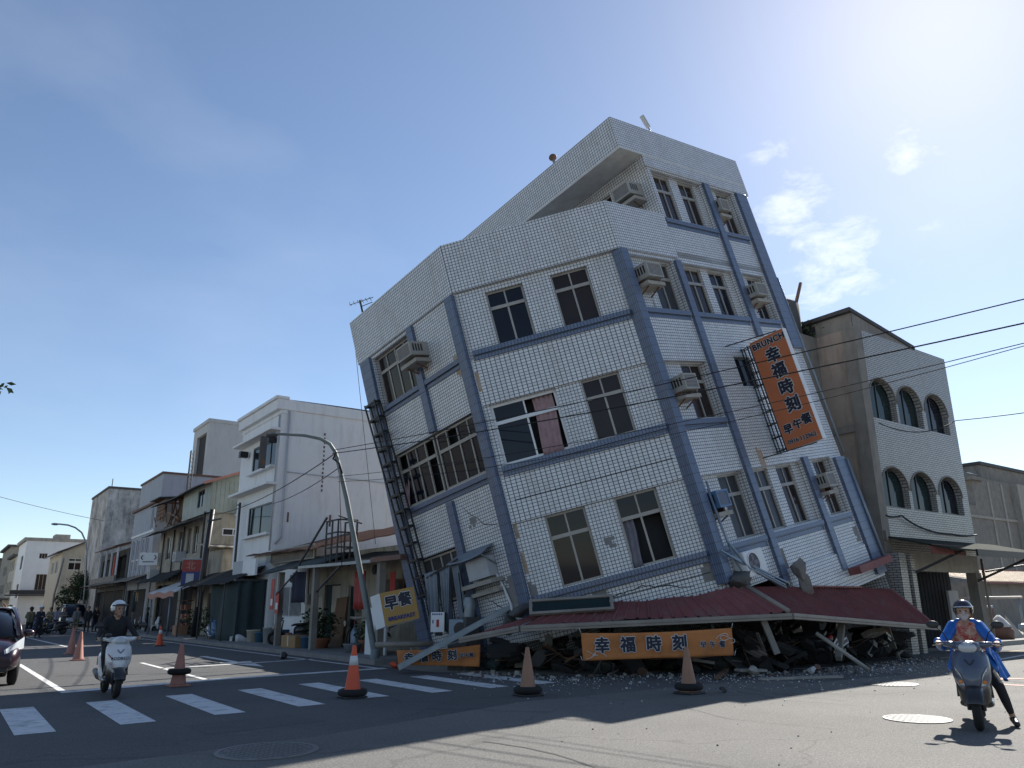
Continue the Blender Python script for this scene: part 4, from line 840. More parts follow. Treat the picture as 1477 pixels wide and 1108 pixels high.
b = MB(); b.box((11.55, 35.25, 9.0), (11.95, 35.5, 9.25)); b.build('wall_lamp', 'blackmetal', t, world=True); b = MB(); b.box((11.5, 39.3, 8.9), (11.9, 39.6, 9.2)); b.build('wall_lamp', 'blackmetal', t, world=True)
t = thing('hanging_sign', 'narrow dark grey upright sign on the white house facade', 'sign', (11.5, 36, 8)); b = MB(); b.box((11.15, 33.9 + 1.2, 7.7), (11.45, 35.25, 9.2)); b.build('board', 'concrete_dark', t, world=True, bevel=.02); b = MB(); b.box((11.2, 35.09, 7.9), (11.4, 35.1, 8.1)); b.build('face_mark', 'wood', t, world=True)
# big grey block behind
t = thing('grey_apartment_block', 'big plain grey apartment block with a tall dark recess, rising behind the old houses', 'building', (22, 87.7, 0))
F, S = shell(t, 'greywall', 22, 36, 87.7, 94.2, 21.9, [(88.6, 92.6, 14.5, 20.6)], dep=1.2)
b = MB(); b.box((21.85, 87.6, 21.6), (36, 94.3, 22)); b.build('parapet', 'greywall', t, world=True); b = MB(); b.box((21.1, 88.2, 14.0), (22, 93, 14.4)); b.build('balcony_slab', 'greywall', t, world=True)
window(t, F, 88.6, 92.6, 14.5, 20.6, -1.0, 3, .5, fr='alu_dark', gl='glass', world=True)
# old house with mint siding
t = thing('old_corner_house', 'shabby old house with mint metal upper storey and stained lower walls', 'house', (12, 45, 0))
wf = [(45.5, 50.6, .0, 3.0), (51.1, 57.2, .0, 3.0)] + [(47.8, 48.9, 4.6, 6.3), (49.5, 50.4, 4.7, 6.3), (51.4, 52.5, 4.75, 6.25), (54.3, 55.6, 4.6, 6.1)]
F, S = shell(t, 'oldwall', 12, 20, 45, 57.6, 6.75, wf, [(12.55, 13.75, 5.45, 5.85)])
for a in wf[2:]: window(t, F, *a, -.05, 2, None, fr='alu', gl='glass_brown', world=True)
window(t, S, 12.55, 13.75, 5.45, 5.85, .02, 2, None, fr='white', gl='glass', world=True, fw=.05)
F2, S2 = wallfn(11.7, 44.9); b = MB()
panel(b, S2, 11.7, 20, 6.7, 8.45, [], 0, .1); panel(b, F2, 44.9, 51, 6.7, 8.4, [(46.2, 47.6, 7.15, 8.15)], 0, .1)
b.face([(11.7, 44.9, 8.45), (20, 44.9, 8.45), (16.0, 44.9, 9.9), (13.2, 44.9, 9.05)]); b.build('mint_siding', 'mint', t, world=True)
b = MB()
for k in range(34): x = 11.75 + k * .24; b.box((x, 44.87, 6.75), (x + .05, 44.9, 8.45))
b.build('siding_seam', 'mint', t, world=True)
window(t, F2, 46.2, 47.6, 7.15, 8.15, -.05, 2, None, fr='alu_dark', gl='glass', world=True)
b = MB(); b.patch(lambda u, v: (11.2 + 2.2 * u, 44.6 + 13.4 * v, 8.25 + .85 * u + .05 * math.sin(v * 9)), 8, 12, Vector((0, 0, -.06))); b.patch(lambda u, v: (13.4 + 7 * u, 44.6 + 13.4 * v, 9.1 - .9 * u), 8, 4, Vector((0, 0, -.06))); b.build('roof', 'darkroof', t, world=True)
b = MB(); b.beam((11.2, 44.58, 8.24), (13.4, 44.58, 9.1), .05, .14); b.beam((13.4, 44.58, 9.1), (16, 44.58, 8.6), .05, .14); b.build('verge_board', 'conefade', t, world=True)
b = MB(); b.box((12.1, 51.1, 6.75), (14, 57.5, 6.9)); b.box((13.6, 51.1, 6.9), (13.7, 57.5, 8.9), 1); b.build('upper_gallery', ['concrete_dark', 'interior'], t, world=True)
rnd = random.Random(4); b = MB()
for k in range(26): y = 51 + rnd.random() * 6.6; b.beam((11.6 + rnd.random(), y, 6.8), (11.7 + rnd.random(), y + rnd.uniform(-.8, .8), 8.3 + .5 * rnd.random()), .06, .06)
for k in range(7): b.beam((11.5, 51 + k, 6.9 + .25 * (k % 3)), (11.6, 52.4 + k, 7.2 + .2 * (k % 4)), .05, .12)
b.build('gallery_post', 'wood', t, world=True)
b = MB(); b.patch(lambda u, v: (10.9 + 1.3 * u, 46.6 + 11.6 * v, 6.25 + .45 * u + .05 * math.sin(12 * v)), 4, 14, Vector((0, 0, -.05))); b.build('eave_sheet', 'darkroof', t, world=True)
b = MB(); b.box((13.1, 44.3, 7.35), (14.5, 44.4, 7.45)); b.box((13.1, 44.3, 6.65), (14.5, 44.4, 6.75))
for k in range(11): b.box((13.12 + k * .13, 44.32, 6.75), (13.17 + k * .13, 44.38, 7.35))
b.box((13.1, 44.3, 6.55), (14.5, 44.9, 6.65)); b.build('balcony_rail', 'white', t, world=True)
for i, y in enumerate((50.9, 53.4, 56.2)):
    b = MB(); b.tube([(11.92, y, 3.2), (11.92, y, 6.4)], .05); b.build('drainpipe', 'concrete_dark', t, world=True)
b = MB(); b.patch(lambda u, v: (11.2 + 4 * u, 41.8 + 3.1 * v, 4.6 + .35 * v + .02 * math.sin(u * 40)), 40, 4, Vector((0, 0, -.05))); b.build('side_roof', 'gutter', t, world=True)
F3, S3 = wallfn(11.9, 42.2); b = MB(); panel(b, S3, 11.9, 20, 0, 4.5, [(12.4, 13.0, 3.0, 4.0)], 0, .1); panel(b, F3, 42.2, 45, 0, 4.5, [(42.6, 44.2, .4, 2.3)], 0, .2); b.build('side_wall', 'oldwall', t, world=True)
window(t, S3, 12.4, 13.0, 3.0, 4.0, -.04, 2, None, fr='wood', gl='glass_brown', world=True); window(t, F3, 42.6, 44.2, .4, 2.3, -.1, 3, None, fr='wood', gl='glass_brown', world=True)
for i, (x, y, z, lb) in enumerate(((11.7, 50.6, 4.55, 'rusty window air conditioner under the old house windows'), (11.65, 57.0, 3.75, 'outdoor cooling unit at the far end of the old house front'))):
    t = thing('air_conditioner', lb, 'air conditioner', (x, y, z)); b = MB(); b.box((-.3, -.4, -.3), (.3, .4, .3)); b.build('case', 'greywall', t, bevel=.02); b = MB(); b.lathe([(.2, 0), (.2, .02)], (-.31, 0, 0), 16, mat=Matrix.Rotation(R(90), 4, 'Y')); b.build('fan', 'black', t)
# blue grey narrow house, its block, laundry balcony
t = thing('blue_grey_house', 'narrow blue grey house with pale paneled front and set back grey top block', 'house', (12, 60, 0))
F, S = shell(t, 'bluewall', 12, 20, 60, 67.8, 8.9, [(60.4, 67.4, 0, 2.9), (60.6, 61.4, 7.1, 8.7)] + [(61.2 + 1.6 * k, 62.4 + 1.6 * k, 3.6, 6.6) for k in range(4)], dep=.15)
for k in range(4): window(t, F, 61.2 + 1.6 * k, 62.4 + 1.6 * k, 3.6, 6.6, -.06, 2, .5, fr='white', gl='curtain_grey', world=True)
window(t, F, 60.6, 61.4, 7.1, 8.7, -.06, 2, None, fr='white', gl='glass', world=True)
b = MB(); b.box((13, 64, 8.9), (20, 72, 11.7)); b.build('top_block', 'bluewall', t, world=True); b = MB(); b.box((11.8, 59.9, 8.85), (20, 68, 9.0)); b.box((12.9, 63.9, 11.65), (20, 72.1, 11.8)); b.build('roof_edge', 'rust', t, world=True)
b = MB(); b.box((11.95, 60, 6.85), (12, 67.8, 7.0)); b.build('ledge', 'white', t, world=True)
t = thing('rooftop_shack', 'rotting dark wooden lean-to on the roof corner beside the mint house', 'shed', (12.4, 58.5, 8))
b = MB()
for k in range(9): b.box((12.1, 57.7 + .25 * k, 7.6 + .03 * (k % 3)), (12.2, 57.9 + .25 * k, 8.9))
for k in range(5): b.box((12.05, 57.7, 7.7 + .26 * k), (12.1, 60, 7.8 + .26 * k))
b.build('board', 'wood', t, world=True); b = MB(); b.patch(lambda u, v: (11.6 + 2 * u, 57.6 + 3 * v, 9.0 + .2 * u), 3, 3, Vector((0, 0, -.05))); b.build('roof', 'darkroof', t, world=True)
t = thing('lattice_mast', 'thin lattice radio mast above the rooftops', 'mast', (13.5, 57.9, 8.9)); b = MB()
for k in range(3): a = k * 2.094; b.tube([(.15 * math.cos(a), .15 * math.sin(a), -2.5), (.15 * math.cos(a), .15 * math.sin(a), 3.6)], .035, 5)
for k in range(20): z = -2.4 + k * .3; b.tube([(.15, 0, z), (-.075, .13, z + .15), (-.075, -.13, z + .3)], .02, 4)
b.build('lattice', 'concrete_dark', t)
t = thing('laundry_balcony_house', 'low dark house with a red roofed laundry balcony', 'house', (12, 68.5, 0))
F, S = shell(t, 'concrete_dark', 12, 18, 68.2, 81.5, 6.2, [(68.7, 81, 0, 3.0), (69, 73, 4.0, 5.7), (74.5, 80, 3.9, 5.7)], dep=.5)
b = MB(); b.patch(lambda u, v: (10.9 + 2.4 * u, 68.2 + 9.5 * v, 6.35 + .75 * u), 4, 8, Vector((0, 0, -.08))); b.build('roof', 'rust', t, world=True)
b = MB(); b.box((11.2, 68.4, 3.3), (12, 80, 3.5)); b.box((11.2, 68.4, 3.5), (11.3, 80, 4.1)); b.build('balcony', 'concrete', t, world=True)
b = MB()
for y in (68.5, 71, 73.5, 76.5): b = MB(); b.box((11.2, y, 3.5), (11.32, y + .12, 6.3)); b.build('balcony_post', 'white', t, world=True)
for i, (y, z0, m_) in enumerate(((69.6, 4.3, 'cl_navy'), (70.8, 4.1, 'red'), (72.2, 4.4, 'cl_navy'))):
    q = thing('laundry', ('dark cloth drying on the balcony, nearest', 'red cloth drying on the balcony', 'dark cloth drying on the balcony, farthest')[i], 'laundry', (11.5, y, z0)); b = MB(); b.patch(lambda u, v: (.06 * math.sin(9 * u), u * .9, v * 1.6), 8, 3, Vector((.02, 0, 0))); b.build('cloth', m_, q)
t = thing('stained_tower_house', 'tall windowless white house wall streaked with black stains', 'house', (12, 82, 0)); shell(t, 'stainwall', 12, 19, 82, 92, 12.7)
b = MB(); b.box((11.9, 81.9, 12.65), (19, 92, 12.85)); b.tube([(12.2, 82.1, 12.8), (12.2, 82.1, 13.6)], .04); b.build('parapet', 'concrete_dark', t, world=True)
t = thing('cream_gable_house', 'wide cream two storey house with sloping roof and brown windows behind the far lamp', 'house', (10.3, 95, 0))
ws = [(10.97, 12.2, 5.55, 6.35), (10.97, 12.2, 6.45, 6.75), (12.8, 13.5, 5.55, 6.35), (12.8, 13.5, 6.45, 6.75)]; wf = [(97, 99.5, 5.3, 6.6), (101, 103, 5.3, 6.6)]
F, S = shell(t, 'creamwall', 10.3, 20, 95, 106, 7.4, wf, ws)
for a in ws: window(t, S, *a, -.04, 2, None, fr='white', gl='glass_brown', world=True)
for a in wf: window(t, F, *a, -.04, 2, None, fr='white', gl='glass_brown', world=True)
b = MB(); b.face([(10.3, 95, 7.4), (20, 95, 7.4), (20, 95, 10.3), (15.5, 95, 10.0)]); b.build('gable', 'creamwall', t, world=True)
b = MB(); b.patch(lambda u, v: (9.7 + 6 * u, 94.6 + 12 * v, 7.35 + 2.75 * u), 4, 4, Vector((0, 0, -.12))); b.build('roof', 'darkroof', t, world=True); b = MB(); b.box((13.8, 96, 9.9), (18, 101, 10.9)); b.box((13.2, 95.6, 10.9), (18.2, 101.4, 11.2)); b.build('roof_block', 'concrete_pale', t, world=True)
t = thing('white_far_house', 'plain bright white three storey house far down the street', 'house', (8.4, 115, 0))
ws = [(9.95, 10.85, 7.75, 8.4), (9.95, 11.15, 3.9, 5.85)]; F, S = shell(t, 'white', 8.4, 20, 115, 126, 10.1, [(117, 120, 6.5, 8.2), (117, 120, 3, 4.7)], ws)
for a in ws: window(t, S, *a, -.04, 3, None, fr='alu', gl='glass_brown', world=True)
b = MB(); b.box((8.1, 114.9, 9.9), (20, 126, 10.3)); b.box((11.5, 116, 10.3), (13.2, 119, 10.9)); b.build('roof_edge', 'concrete_pale', t, world=True)
b = MB(); b.box((7.4, 114.2, 3.4), (12.5, 115, 3.9)); b.box((6.9, 113.5, 3.2), (12.5, 114.4, 3.35)); b.build('front_canopy', 'darkroof', t, world=True)
for i, (x0, x1, y0, y1, h, m_, lb) in enumerate(((8.6, 16, 131, 141, 8.9, 'creamwall', 'beige flat-roofed house beyond the bright white one'), (8.9, 20, 150, 168, 11.5, 'oldwall', 'tall beige block at the far end of the street'), (7.4, 14, 172, 190, 10.5, 'concrete', 'grey block at the very left end of the street'))):
    t = thing('far_house', lb, 'house', (x0, y0, 0)); F, S = shell(t, m_, x0, x1, y0, y1, h, [(y0 + 1.5 + 3 * k, y0 + 3.3 + 3 * k, z, z + 1.5) for k in range(3) for z in (4, 7)], [(x0 + 1, x0 + 2.5, 4, 5.5)])
    b = MB()
    for k in range(3):
        for z in (4, 7): window(t, F, y0 + 1.5 + 3 * k, y0 + 3.3 + 3 * k, z, z + 1.5, -.06, 2, None, fr='alu', gl='glass', world=True)
    b.box((x0 - .5, y0 - .2, h - .1), (x1, y1, h + .25)); b.box((x0 - 1.5, y0, 3), (x0, y1, 3.2)); b.build('roof_edge', 'concrete_dark', t, world=True)
t = thing('opposite_row_houses', 'plain row of houses on the far left side of the street', 'house', (-9.5, 70, 0)); shell(t, 'creamwall', -18, -9.5, 75, 130, 8.5)
# street awnings of the arcade
def street_awning(lb, x0, x1, y0, y1, z0, z1, m_, ribs=30, posts=3):
    t = thing('street_awning', lb, 'awning', (x1, y0, 0)); b = MB()
    ribbed(b, [(x0, y0, z0), (x0, y1, z0 + .05)], [(x1, y0, z1), (x1, y1, z1)], ribs, .03, int(y0), .02); b.build('sheet', m_, t, world=True)
    for k in range(posts): y = y0 + .3 + (y1 - y0 - .6) * k / max(1, posts - 1); b = MB(); b.tube([(x0 + .15, y, 0), (x0 + .15, y, z0)], .035, 6); b.beam((x0 + .1, y, z0 - .03), (x1, y, z1 - .06), .04, .04); b.build('post', 'concrete_dark', t, world=True)
street_awning('long grey metal awning along the arcade under the blue grey house', 10.4, 12, 59, 80, 3.35, 3.9, 'gutter', 60, 6)
street_awning('dark slanting metal awning between the striped awning and the white house', 10.2, 12, 35.6, 43.8, 2.55, 3.35, 'darkroof', 30, 3)
street_awning('low dark awning at the foot of the old house, beyond the striped awning', 10.9, 12, 50.5, 58.5, 3.1, 3.8, 'darkroof', 30, 3)
t = thing('striped_awning', 'slanting white and red fabric awning by the red and blue shop sign', 'awning', (12, 44, 0)); b = MB(); b.patch(lambda u, v: (10.1 + 1.9 * v, 43.9 + 6.3 * u, 2.35 + .75 * v + .05 * math.sin(u * 14)), 20, 5, Vector((0, 0, -.02)), 0, True); b.build('fabric', 'cl_white', t, world=True)
b = MB(); b.patch(lambda u, v: (10.09, 43.9 + 6.3 * u, 2.1 + .27 * v + .05 * math.sin(u * 14)), 20, 1, Vector((-.015, 0, 0))); b.build('valance', 'conefade', t, world=True); 
for y in (45, 49.5): b = MB(); b.tube([(10.2, y, .0), (10.2, y, 2.3)], .04); b.build('post', 'steel_blue', t, world=True)
# row of low shops between the gap and the wreck
t = thing('low_shop', 'run-down single storey shop with white lattice windows and rusty roof next to the lamp post', 'shop', (12.3, 28, 0))
wf = [(31.75, 34.7, 1.1, 2.45), (27.9, 29.4, .2, 2.35), (26.0, 27.2, .2, 2.3), (22.2, 24.8, 1.1, 2.4)]
F, S = shell(t, 'oldwall', 12.3, 20, 20.6, 34.8, 3.5, wf, dep=.15, name='front_wall')  # old render, also picked dark to paint in the porch roof's shade
b = MB(); panel(b, F, 31.3, 34.8, .14, 3.4, [wf[0]], .012, .02); b.build('white_wall_face', 'whitewall', t, world=True)
window(t, F, 31.75, 34.7, 1.1, 2.45, -.03, 2, None, fr='white', gl='glass', world=True, fw=.09); b = MB()
for k in range(22): y = 31.85 + k * .132; fbox(b, F, y, y + .02, 1.15, 2.4, .0, .02)
b.build('window_bar', 'white', t, world=True)
window(t, F, 26.0, 27.2, .2, 2.3, -.05, 1, .45, fr='alu', gl='glass_green', world=True, name='door'); window(t, F, 22.2, 24.8, 1.1, 2.4, -.05, 3, None, fr='wood', gl='glass_brown', world=True)
b = MB(); fbox(b, F, 27.95, 29.35, .2, 2.33, -.12, -.06); b.build('door', 'teal', t, world=True)
b = MB(); fbox(b, F, 28.0, 28.75, 1.3, 2.3, -.05, -.03); fbox(b, F, 29.5, 30.2, .9, 1.9, .0, .02); b.build('notice_panel', 'creamwall', t, world=True)
b = MB(); ribbed(b, [(11.6, 28.2, 3.7), (11.6, 37.4, 3.85)], [(15.5, 28.2, 4.75), (15.5, 37.4, 4.9)], 40, .03, 3, .03); b.build('roof', 'rust', t, world=True)
b = MB(); ribbed(b, [(11.6, 20.5, 3.75), (11.6, 28.6, 3.7)], [(16, 20.5, 5.1), (16, 28.6, 5.0)], 40, .04, 5, .04); b.build('roof', 'rust', t, world=True)
b = MB()
for k in range(46): b.box((12.0, 30.2 + k * .12, 3.45), (12.03, 30.25 + k * .12, 3.95))
b.box((12.03, 30, 3.4), (12.1, 35.8, 4.0)); b.build('corrugated_fascia', 'gutter', t, world=True)
b = MB(); b.patch(lambda u, v: (10.75 + 1.4 * v, 26.6 + 5.7 * u, 2.95 + .5 * v + .05 * math.sin(u * 6)), 12, 4, Vector((0, 0, -.03)), 0, True); b.build('canvas', 'teal', t, world=True)
b = MB(); ribbed(b, [(10.55, 21.2, 2.86), (10.55, 32.3, 2.84)], [(12.3, 21.2, 3.3), (12.3, 32.3, 3.3)], 50, .03, 7, .04); b.build('porch_roof', 'darkroof', t, world=True)
b = MB(); b.beam((10.52, 21.2, 2.83), (10.52, 27.6, 2.9), .09, .09); b.build('porch_gutter', 'steel', t, world=True)
b = MB(); b.beam((10.5, 19.7, 2.86), (10.5, 21.6, 2.86), .16, .14); b.build('roller_blind', 'rust', t, world=True)
for y, x in ((30.4, 10.9), (21.4, 10.7), (26.4, 10.7)):
    b = MB(); b.box((x - .1, y - .1, .14), (x + .1, y + .1, 2.85)); b.build('porch_column', 'concrete', t, world=True)
b = MB(); b.beam((10.7, 30.3, 2.0), (10.6, 28.0, 2.8), .05, .05); b.beam((10.7, 26.4, 2.0), (10.6, 24.2, 2.8), .05, .05); b.build('porch_brace', 'darkroof', t, world=True)
for i, (y, z0, z1, x, lb) in enumerate(((30.75, 1.45, 2.6, 10.72, 'torn red couplet strip on the pale porch column'), (30.15, 1.3, 2.1, 10.72, 'lower red couplet strip beside the porch column'), (22.95, 1.5, 2.6, 11.9, 'red framed notice board close to the wreck'))):
    q = thing('red_notice', lb, 'notice', (x, y, z0)); b = MB(); b.box((-.02, -.17, 0), (0, .17, z1 - z0)); b.build('sheet', 'red', q); b = MB(); b.box((-.03, -.1, .15), (-.02, .1, .4)); b.build('print', 'inkwhite' if i < 2 else 'ink', q)
for i, (y, z, m_, lb) in enumerate(((27.1, .95, 'redcap', 'gold and red paper charm on the glass door'), (32.9, 2.7, 'ink', 'dark oval plaque above the lattice window'), (25.0, 2.75, 'ink', 'dark splotched round plaque under the porch'))):
    q = thing('wall_plaque', lb, 'plaque', (12.25 if i else 12.2, y, z)); b = MB(); b.lathe([(.16 if i else .1, 0), (.16 if i else .1, .03)], (-.04, 0, 0), 14, mat=Matrix.Rotation(R(90), 4, 'Y')); b.build('disc', m_, q)
t = thing('steel_rack', 'small rusty steel frame rack standing on the porch roof', 'rack', (11.2, 26.2, 3)); b = MB()
for x in (10.9, 11.6):
    for y in (25.2, 25.7, 26.2): b.beam((x, y, 2.9), (x, y, 4.45), .05, .05)
for z in (3.5, 4.0, 4.43): b.beam((10.9, 25.2, z), (10.9, 26.2, z), .05, .05); b.beam((10.9, 25.2, z), (11.6, 25.2, z), .05, .05); b.beam((11.6, 25.2, z), (11.6, 26.2, z), .05, .05)
b.beam((10.9, 26.2, 4.6), (10.8, 28.6, 2.9), .06, .06); b.beam((10.9, 25.2, 4.55), (11.2, 24.0, 4.2), .05, .05); b.build('frame', 'darkroof', t, world=True)
t = thing('dark_stall', 'dark tarpaulin stall in the shade at the foot of the white house', 'stall', (11.6, 37, 0)); b = MB(); b.patch(lambda u, v: (10.7 + .12 * math.sin(9 * u + 2 * v) , 35.3 + 3.6 * u, 2.6 * v), 16, 6, Vector((.05, 0, 0)), 0, True); b.patch(lambda u, v: (10.75 + 1.2 * u, 35.25 + .08 * math.sin(12 * u), 2.7 * v), 12, 6, Vector((0, .04, 0)), 0, True); b.build('tarpaulin', 'teal', t, world=True)
b = MB(); b.box((10.6, 35.2, 2.65), (12.0, 38.9, 2.75)); b.build('roof', 'darkroof', t, world=True)
t = thing('hanging_sign', 'grey and white hoarding above the dark stall roof', 'sign', (11.4, 35.5, 3)); b = MB(); b.box((11.2, 34.6, 2.9), (11.3, 37.8, 3.6)); b.build('board', 'white', t, world=True); b = MB(); b.box((11.19, 36.4, 2.9), (11.2, 37.8, 3.6)); b.build('grey_panel', 'greywall', t, world=True)
# shop signs further down
t = thing('shop_sign', 'red and blue upright shop sign with a pale character, beside the dark utility pole', 'sign', (11, 44, 0)); mw = frame((10.6, 43.9, 3.35), (1, .45, 0), (0, 0, 1))
mw = frame((11.0, 44.4, 3.42), (.85, -.52, 0), (0, 0, 1)); MATS[t.name] = mw; t.matrix_world = mw
b = MB(); b.box((-.52, -.0, -.15), (.52, .62, 0)); b.build('red_panel', 'redsign', t); b = MB(); b.box((-.52, -.75, -.15), (.52, -.0, 0)); b.build('blue_panel', 'bluesign', t); b = MB(); b.box((-.28, -.62, 0), (.12, -.1, .01)); b.build('picture', 'greywall', t); b = MB(); b.box((-.58, .63, -.18), (.75, .69, .02)); b.tube([(.62, -3.4, -.1), (.62, .63, -.1)], .05); b.build('frame', 'steel', t)
lettering(t, 'lettering', mw, [('北', -.08, .3, .5, .012, 1, 0)], out=.005, ink='conefade', rim=None)
t = thing('shop_sign', 'white box sign with two dark eye-like marks sticking out from the arcade', 'sign', mat=frame((11.3, 57.2, 4.75), (.81, -.58, 0), (0, 0, 1))); b = MB(); b.box((-.62, -.42, -.2), (.62, .42, 0)); b.build('box', 'white', t, bevel=.02)
b = MB()
for s_ in (-1, 1): b.tube([(s_ * .32 + .17 * math.cos(a) * s_, .1 + .13 * math.sin(a), .008) for a in [R(x) for x in range(-70, 75, 20)]], .035, 5)
for k in range(7): b.box((-.38 + k * .11, -.22, .002), (-.30 + k * .11, -.15, .01))
b.build('mark', 'ink', t)
# ---------------------------------------------------------------- street lamps, poles, cables
t = thing('street_lamp', 'leaning grey street lamp with curved arm, in front of the low shop', 'street lamp', (10.18, 20.55, .14))
P = [(10.18, 20.55, .0), (10.18, 20.55, .21), (9.96, 20.70, 1.43), (9.67, 20.92, 2.96), (9.36, 21.14, 4.56), (9.13, 21.31, 5.58), (9.03, 21.38, 5.95), (8.89, 21.48, 6.2), (8.65, 21.66, 6.37), (8.27, 21.93, 6.47), (7.85, 22.24, 6.51), (7.45, 22.53, 6.53)]
b = MB(); b.tube(P, [.105, .095, .088, .08, .07, .062, .058, .054, .05, .045, .04, .04], 12); b.build('pole', 'lampsteel', t, world=True)
b = MB(); b.lathe([(.2, 0), (.2, .04), (.13, .05), (.13, .35), (.11, .4)], (10.18, 20.55, 0), 14); b.build('base', 'lampsteel', t, world=True)
b = MB(); b.beam((7.6, 22.42, 6.5), (7.34, 22.62, 6.47), .15, .09); b.build('lamp_head', 'darkroof', t, world=True, bevel=.03)
b = MB(); b.tube([(9.03, 21.30, 5.95), (8.97, 21.38, 5.75), (9.1, 21.2, 5.6), (9.2, 21.2, 5.3)], .03, 6); b.tube([(9.1, 21.2, 5.5), (9.28, 21.05, 2.6)], .012, 5); b.build('clamp', 'cable', t, world=True)
t = thing('street_lamp', 'slim far street lamp with long curved arm before the cream gable house', 'street lamp', (11.1, 81, 0))
b = MB(); b.tube([(11.1, 81, 0), (10.95, 81, 3.5), (10.7, 81, 6.6), (10.5, 81, 7.5), (10.07, 81, 8.3), (9.5, 81, 8.72), (8.9, 81, 8.92), (8.1, 81, 8.98)], .07, 8); b.build('pole', 'steel', t, world=True); b = MB(); b.ell((7.85, 81, 8.95), (.32, .16, .11)); b.build('lamp_head', 'steel', t, world=True)
t = thing('utility_pole', 'dark wooden utility pole beside the red and blue shop sign', 'utility pole', (11, 42.4, 0)); b = MB(); b.tube([(10.95, 42.5, 0), (11.02, 42.3, 3), (11.12, 42.0, 6.5)], [.17, .15, .12], 10); b.build('pole', 'blackmetal', t, world=True); b = MB(); b.beam((11.0, 42.2, 5.9), (11.35, 41.2, 5.95), .08, .08); b.build('bracket', 'blackmetal', t, world=True); b = MB(); b.box((10.85, 42.0, 1.6), (11.05, 42.25, 2.3)); b.build('junction_box', 'blackmetal', t, world=True)
t = thing('utility_pole', 'thin pale leaning pole before the far tree', 'utility pole', (9.2, 84.7, 0)); b = MB(); b.tube([(9.1, 85.4, 0), (9.0, 84.6, 2.9), (9.0, 81.5, 6.0)], .09, 8); b.build('pole', 'concrete_pale', t, world=True)
for i, (y, h) in enumerate(((46.0, 6.8), (39.6, 6.6))):
    t = thing('bare_pole', ('short dark pole on the eave of the old house', 'short dark slanted pole just left of the white house')[i], 'pole', (11.8, y, 0)); b = MB(); b.tube([(11.8, y, 0), (11.7, y - .3, h)], .06, 6); b.beam((11.6, y - .7, h - .1), (11.8, y + .4, h - .05), .05, .05); b.build('pole', 'darkroof', t, world=True)
t = thing('utility_pole', 'concrete utility pole at the near roadside carrying the cables', 'utility pole', (15.3, -4.2, 0)); b = MB(); b.tube([(15.3, -4.25, 0), (15.3, -4.25, 7.5)], [.2, .14], 12); b.beam((14.6, -4.2, 6.4), (16.0, -4.2, 6.4), .1, .1); b.build('pole', 'concrete_pale', t, world=True)
def cable(lb, pts, r=.016, s_=.0):
    t = thing('overhead_cable', lb, 'cable', pts[0], group='overhead cables'); b = MB(); P = []
    for p, q in zip(pts, pts[1:]): P += sag(p, q, s_, 14)[(1 if P else 0):]
    b.tube(P, r, 5); b.build('wire', 'cable', t, world=True)
cable('upper cable from the curved lamp across the wreck to the top right', [(8.93, 21.35, 6.0), (13.18, 4.38, 6.08), (15.3, -4.1, 6.3)], .011, .14)
cable('thick second cable crossing the orange hanging sign at its middle', [(8.93, 21.35, 5.9), (13.12, 4.43, 5.68), (15.3, -4.1, 5.75)], .014, .17)
cable('thin cable passing below the characters of the hanging sign', [(9.05, 21.2, 5.2), (13.07, 4.46, 5.35), (15.3, -4.1, 5.5)], .008, .28)
cable('lowest thin cable drooping in front of the wreck', [(9.08, 21.2, 5.05), (13.05, 4.47, 5.3), (15.3, -4.1, 5.4)], .007, .42)
cable('knotted cable from the arched house to the right edge', [(24.3, 12.9, 7.2), (26.6, 11.5, 7.3), (15.3, -4.1, 5.2)], .016, .35)
cable('cable from the curved lamp down left to the dark pole', [(9.0, 21.35, 5.9), (11.1, 42.0, 6.2)], .016, .35)
cable('lower cable from the curved lamp to the white house corner', [(9.15, 21.3, 5.5), (11.9, 35.0, 6.1)], .014, .15)
cable('long thin cable across the left sky to the stained wall', [(-4, 72, 11.9), (12, 82.5, 9.6)], .02, .3)
cable('pair of straight stay wires beside the wreck, front one', [LM @ Vector((-3.2, 8.25, 3.0 - BASE)), (12.3, 22.5, 3.6)], .012)
cable('pair of straight stay wires beside the wreck, rear one', [LM @ Vector((-3.1, 8.28, 2.9 - BASE)), (11.5, 23.5, 3.5)], .009)
cable('cables looping along the arched house wall', [(24.3, 13.1, 4.2), (25.3, 13.1, 4.25), (26.6, 13.1, 3.9), (28.5, 13.1, 3.8), (30.4, 13.1, 3.85)], .03, .05)
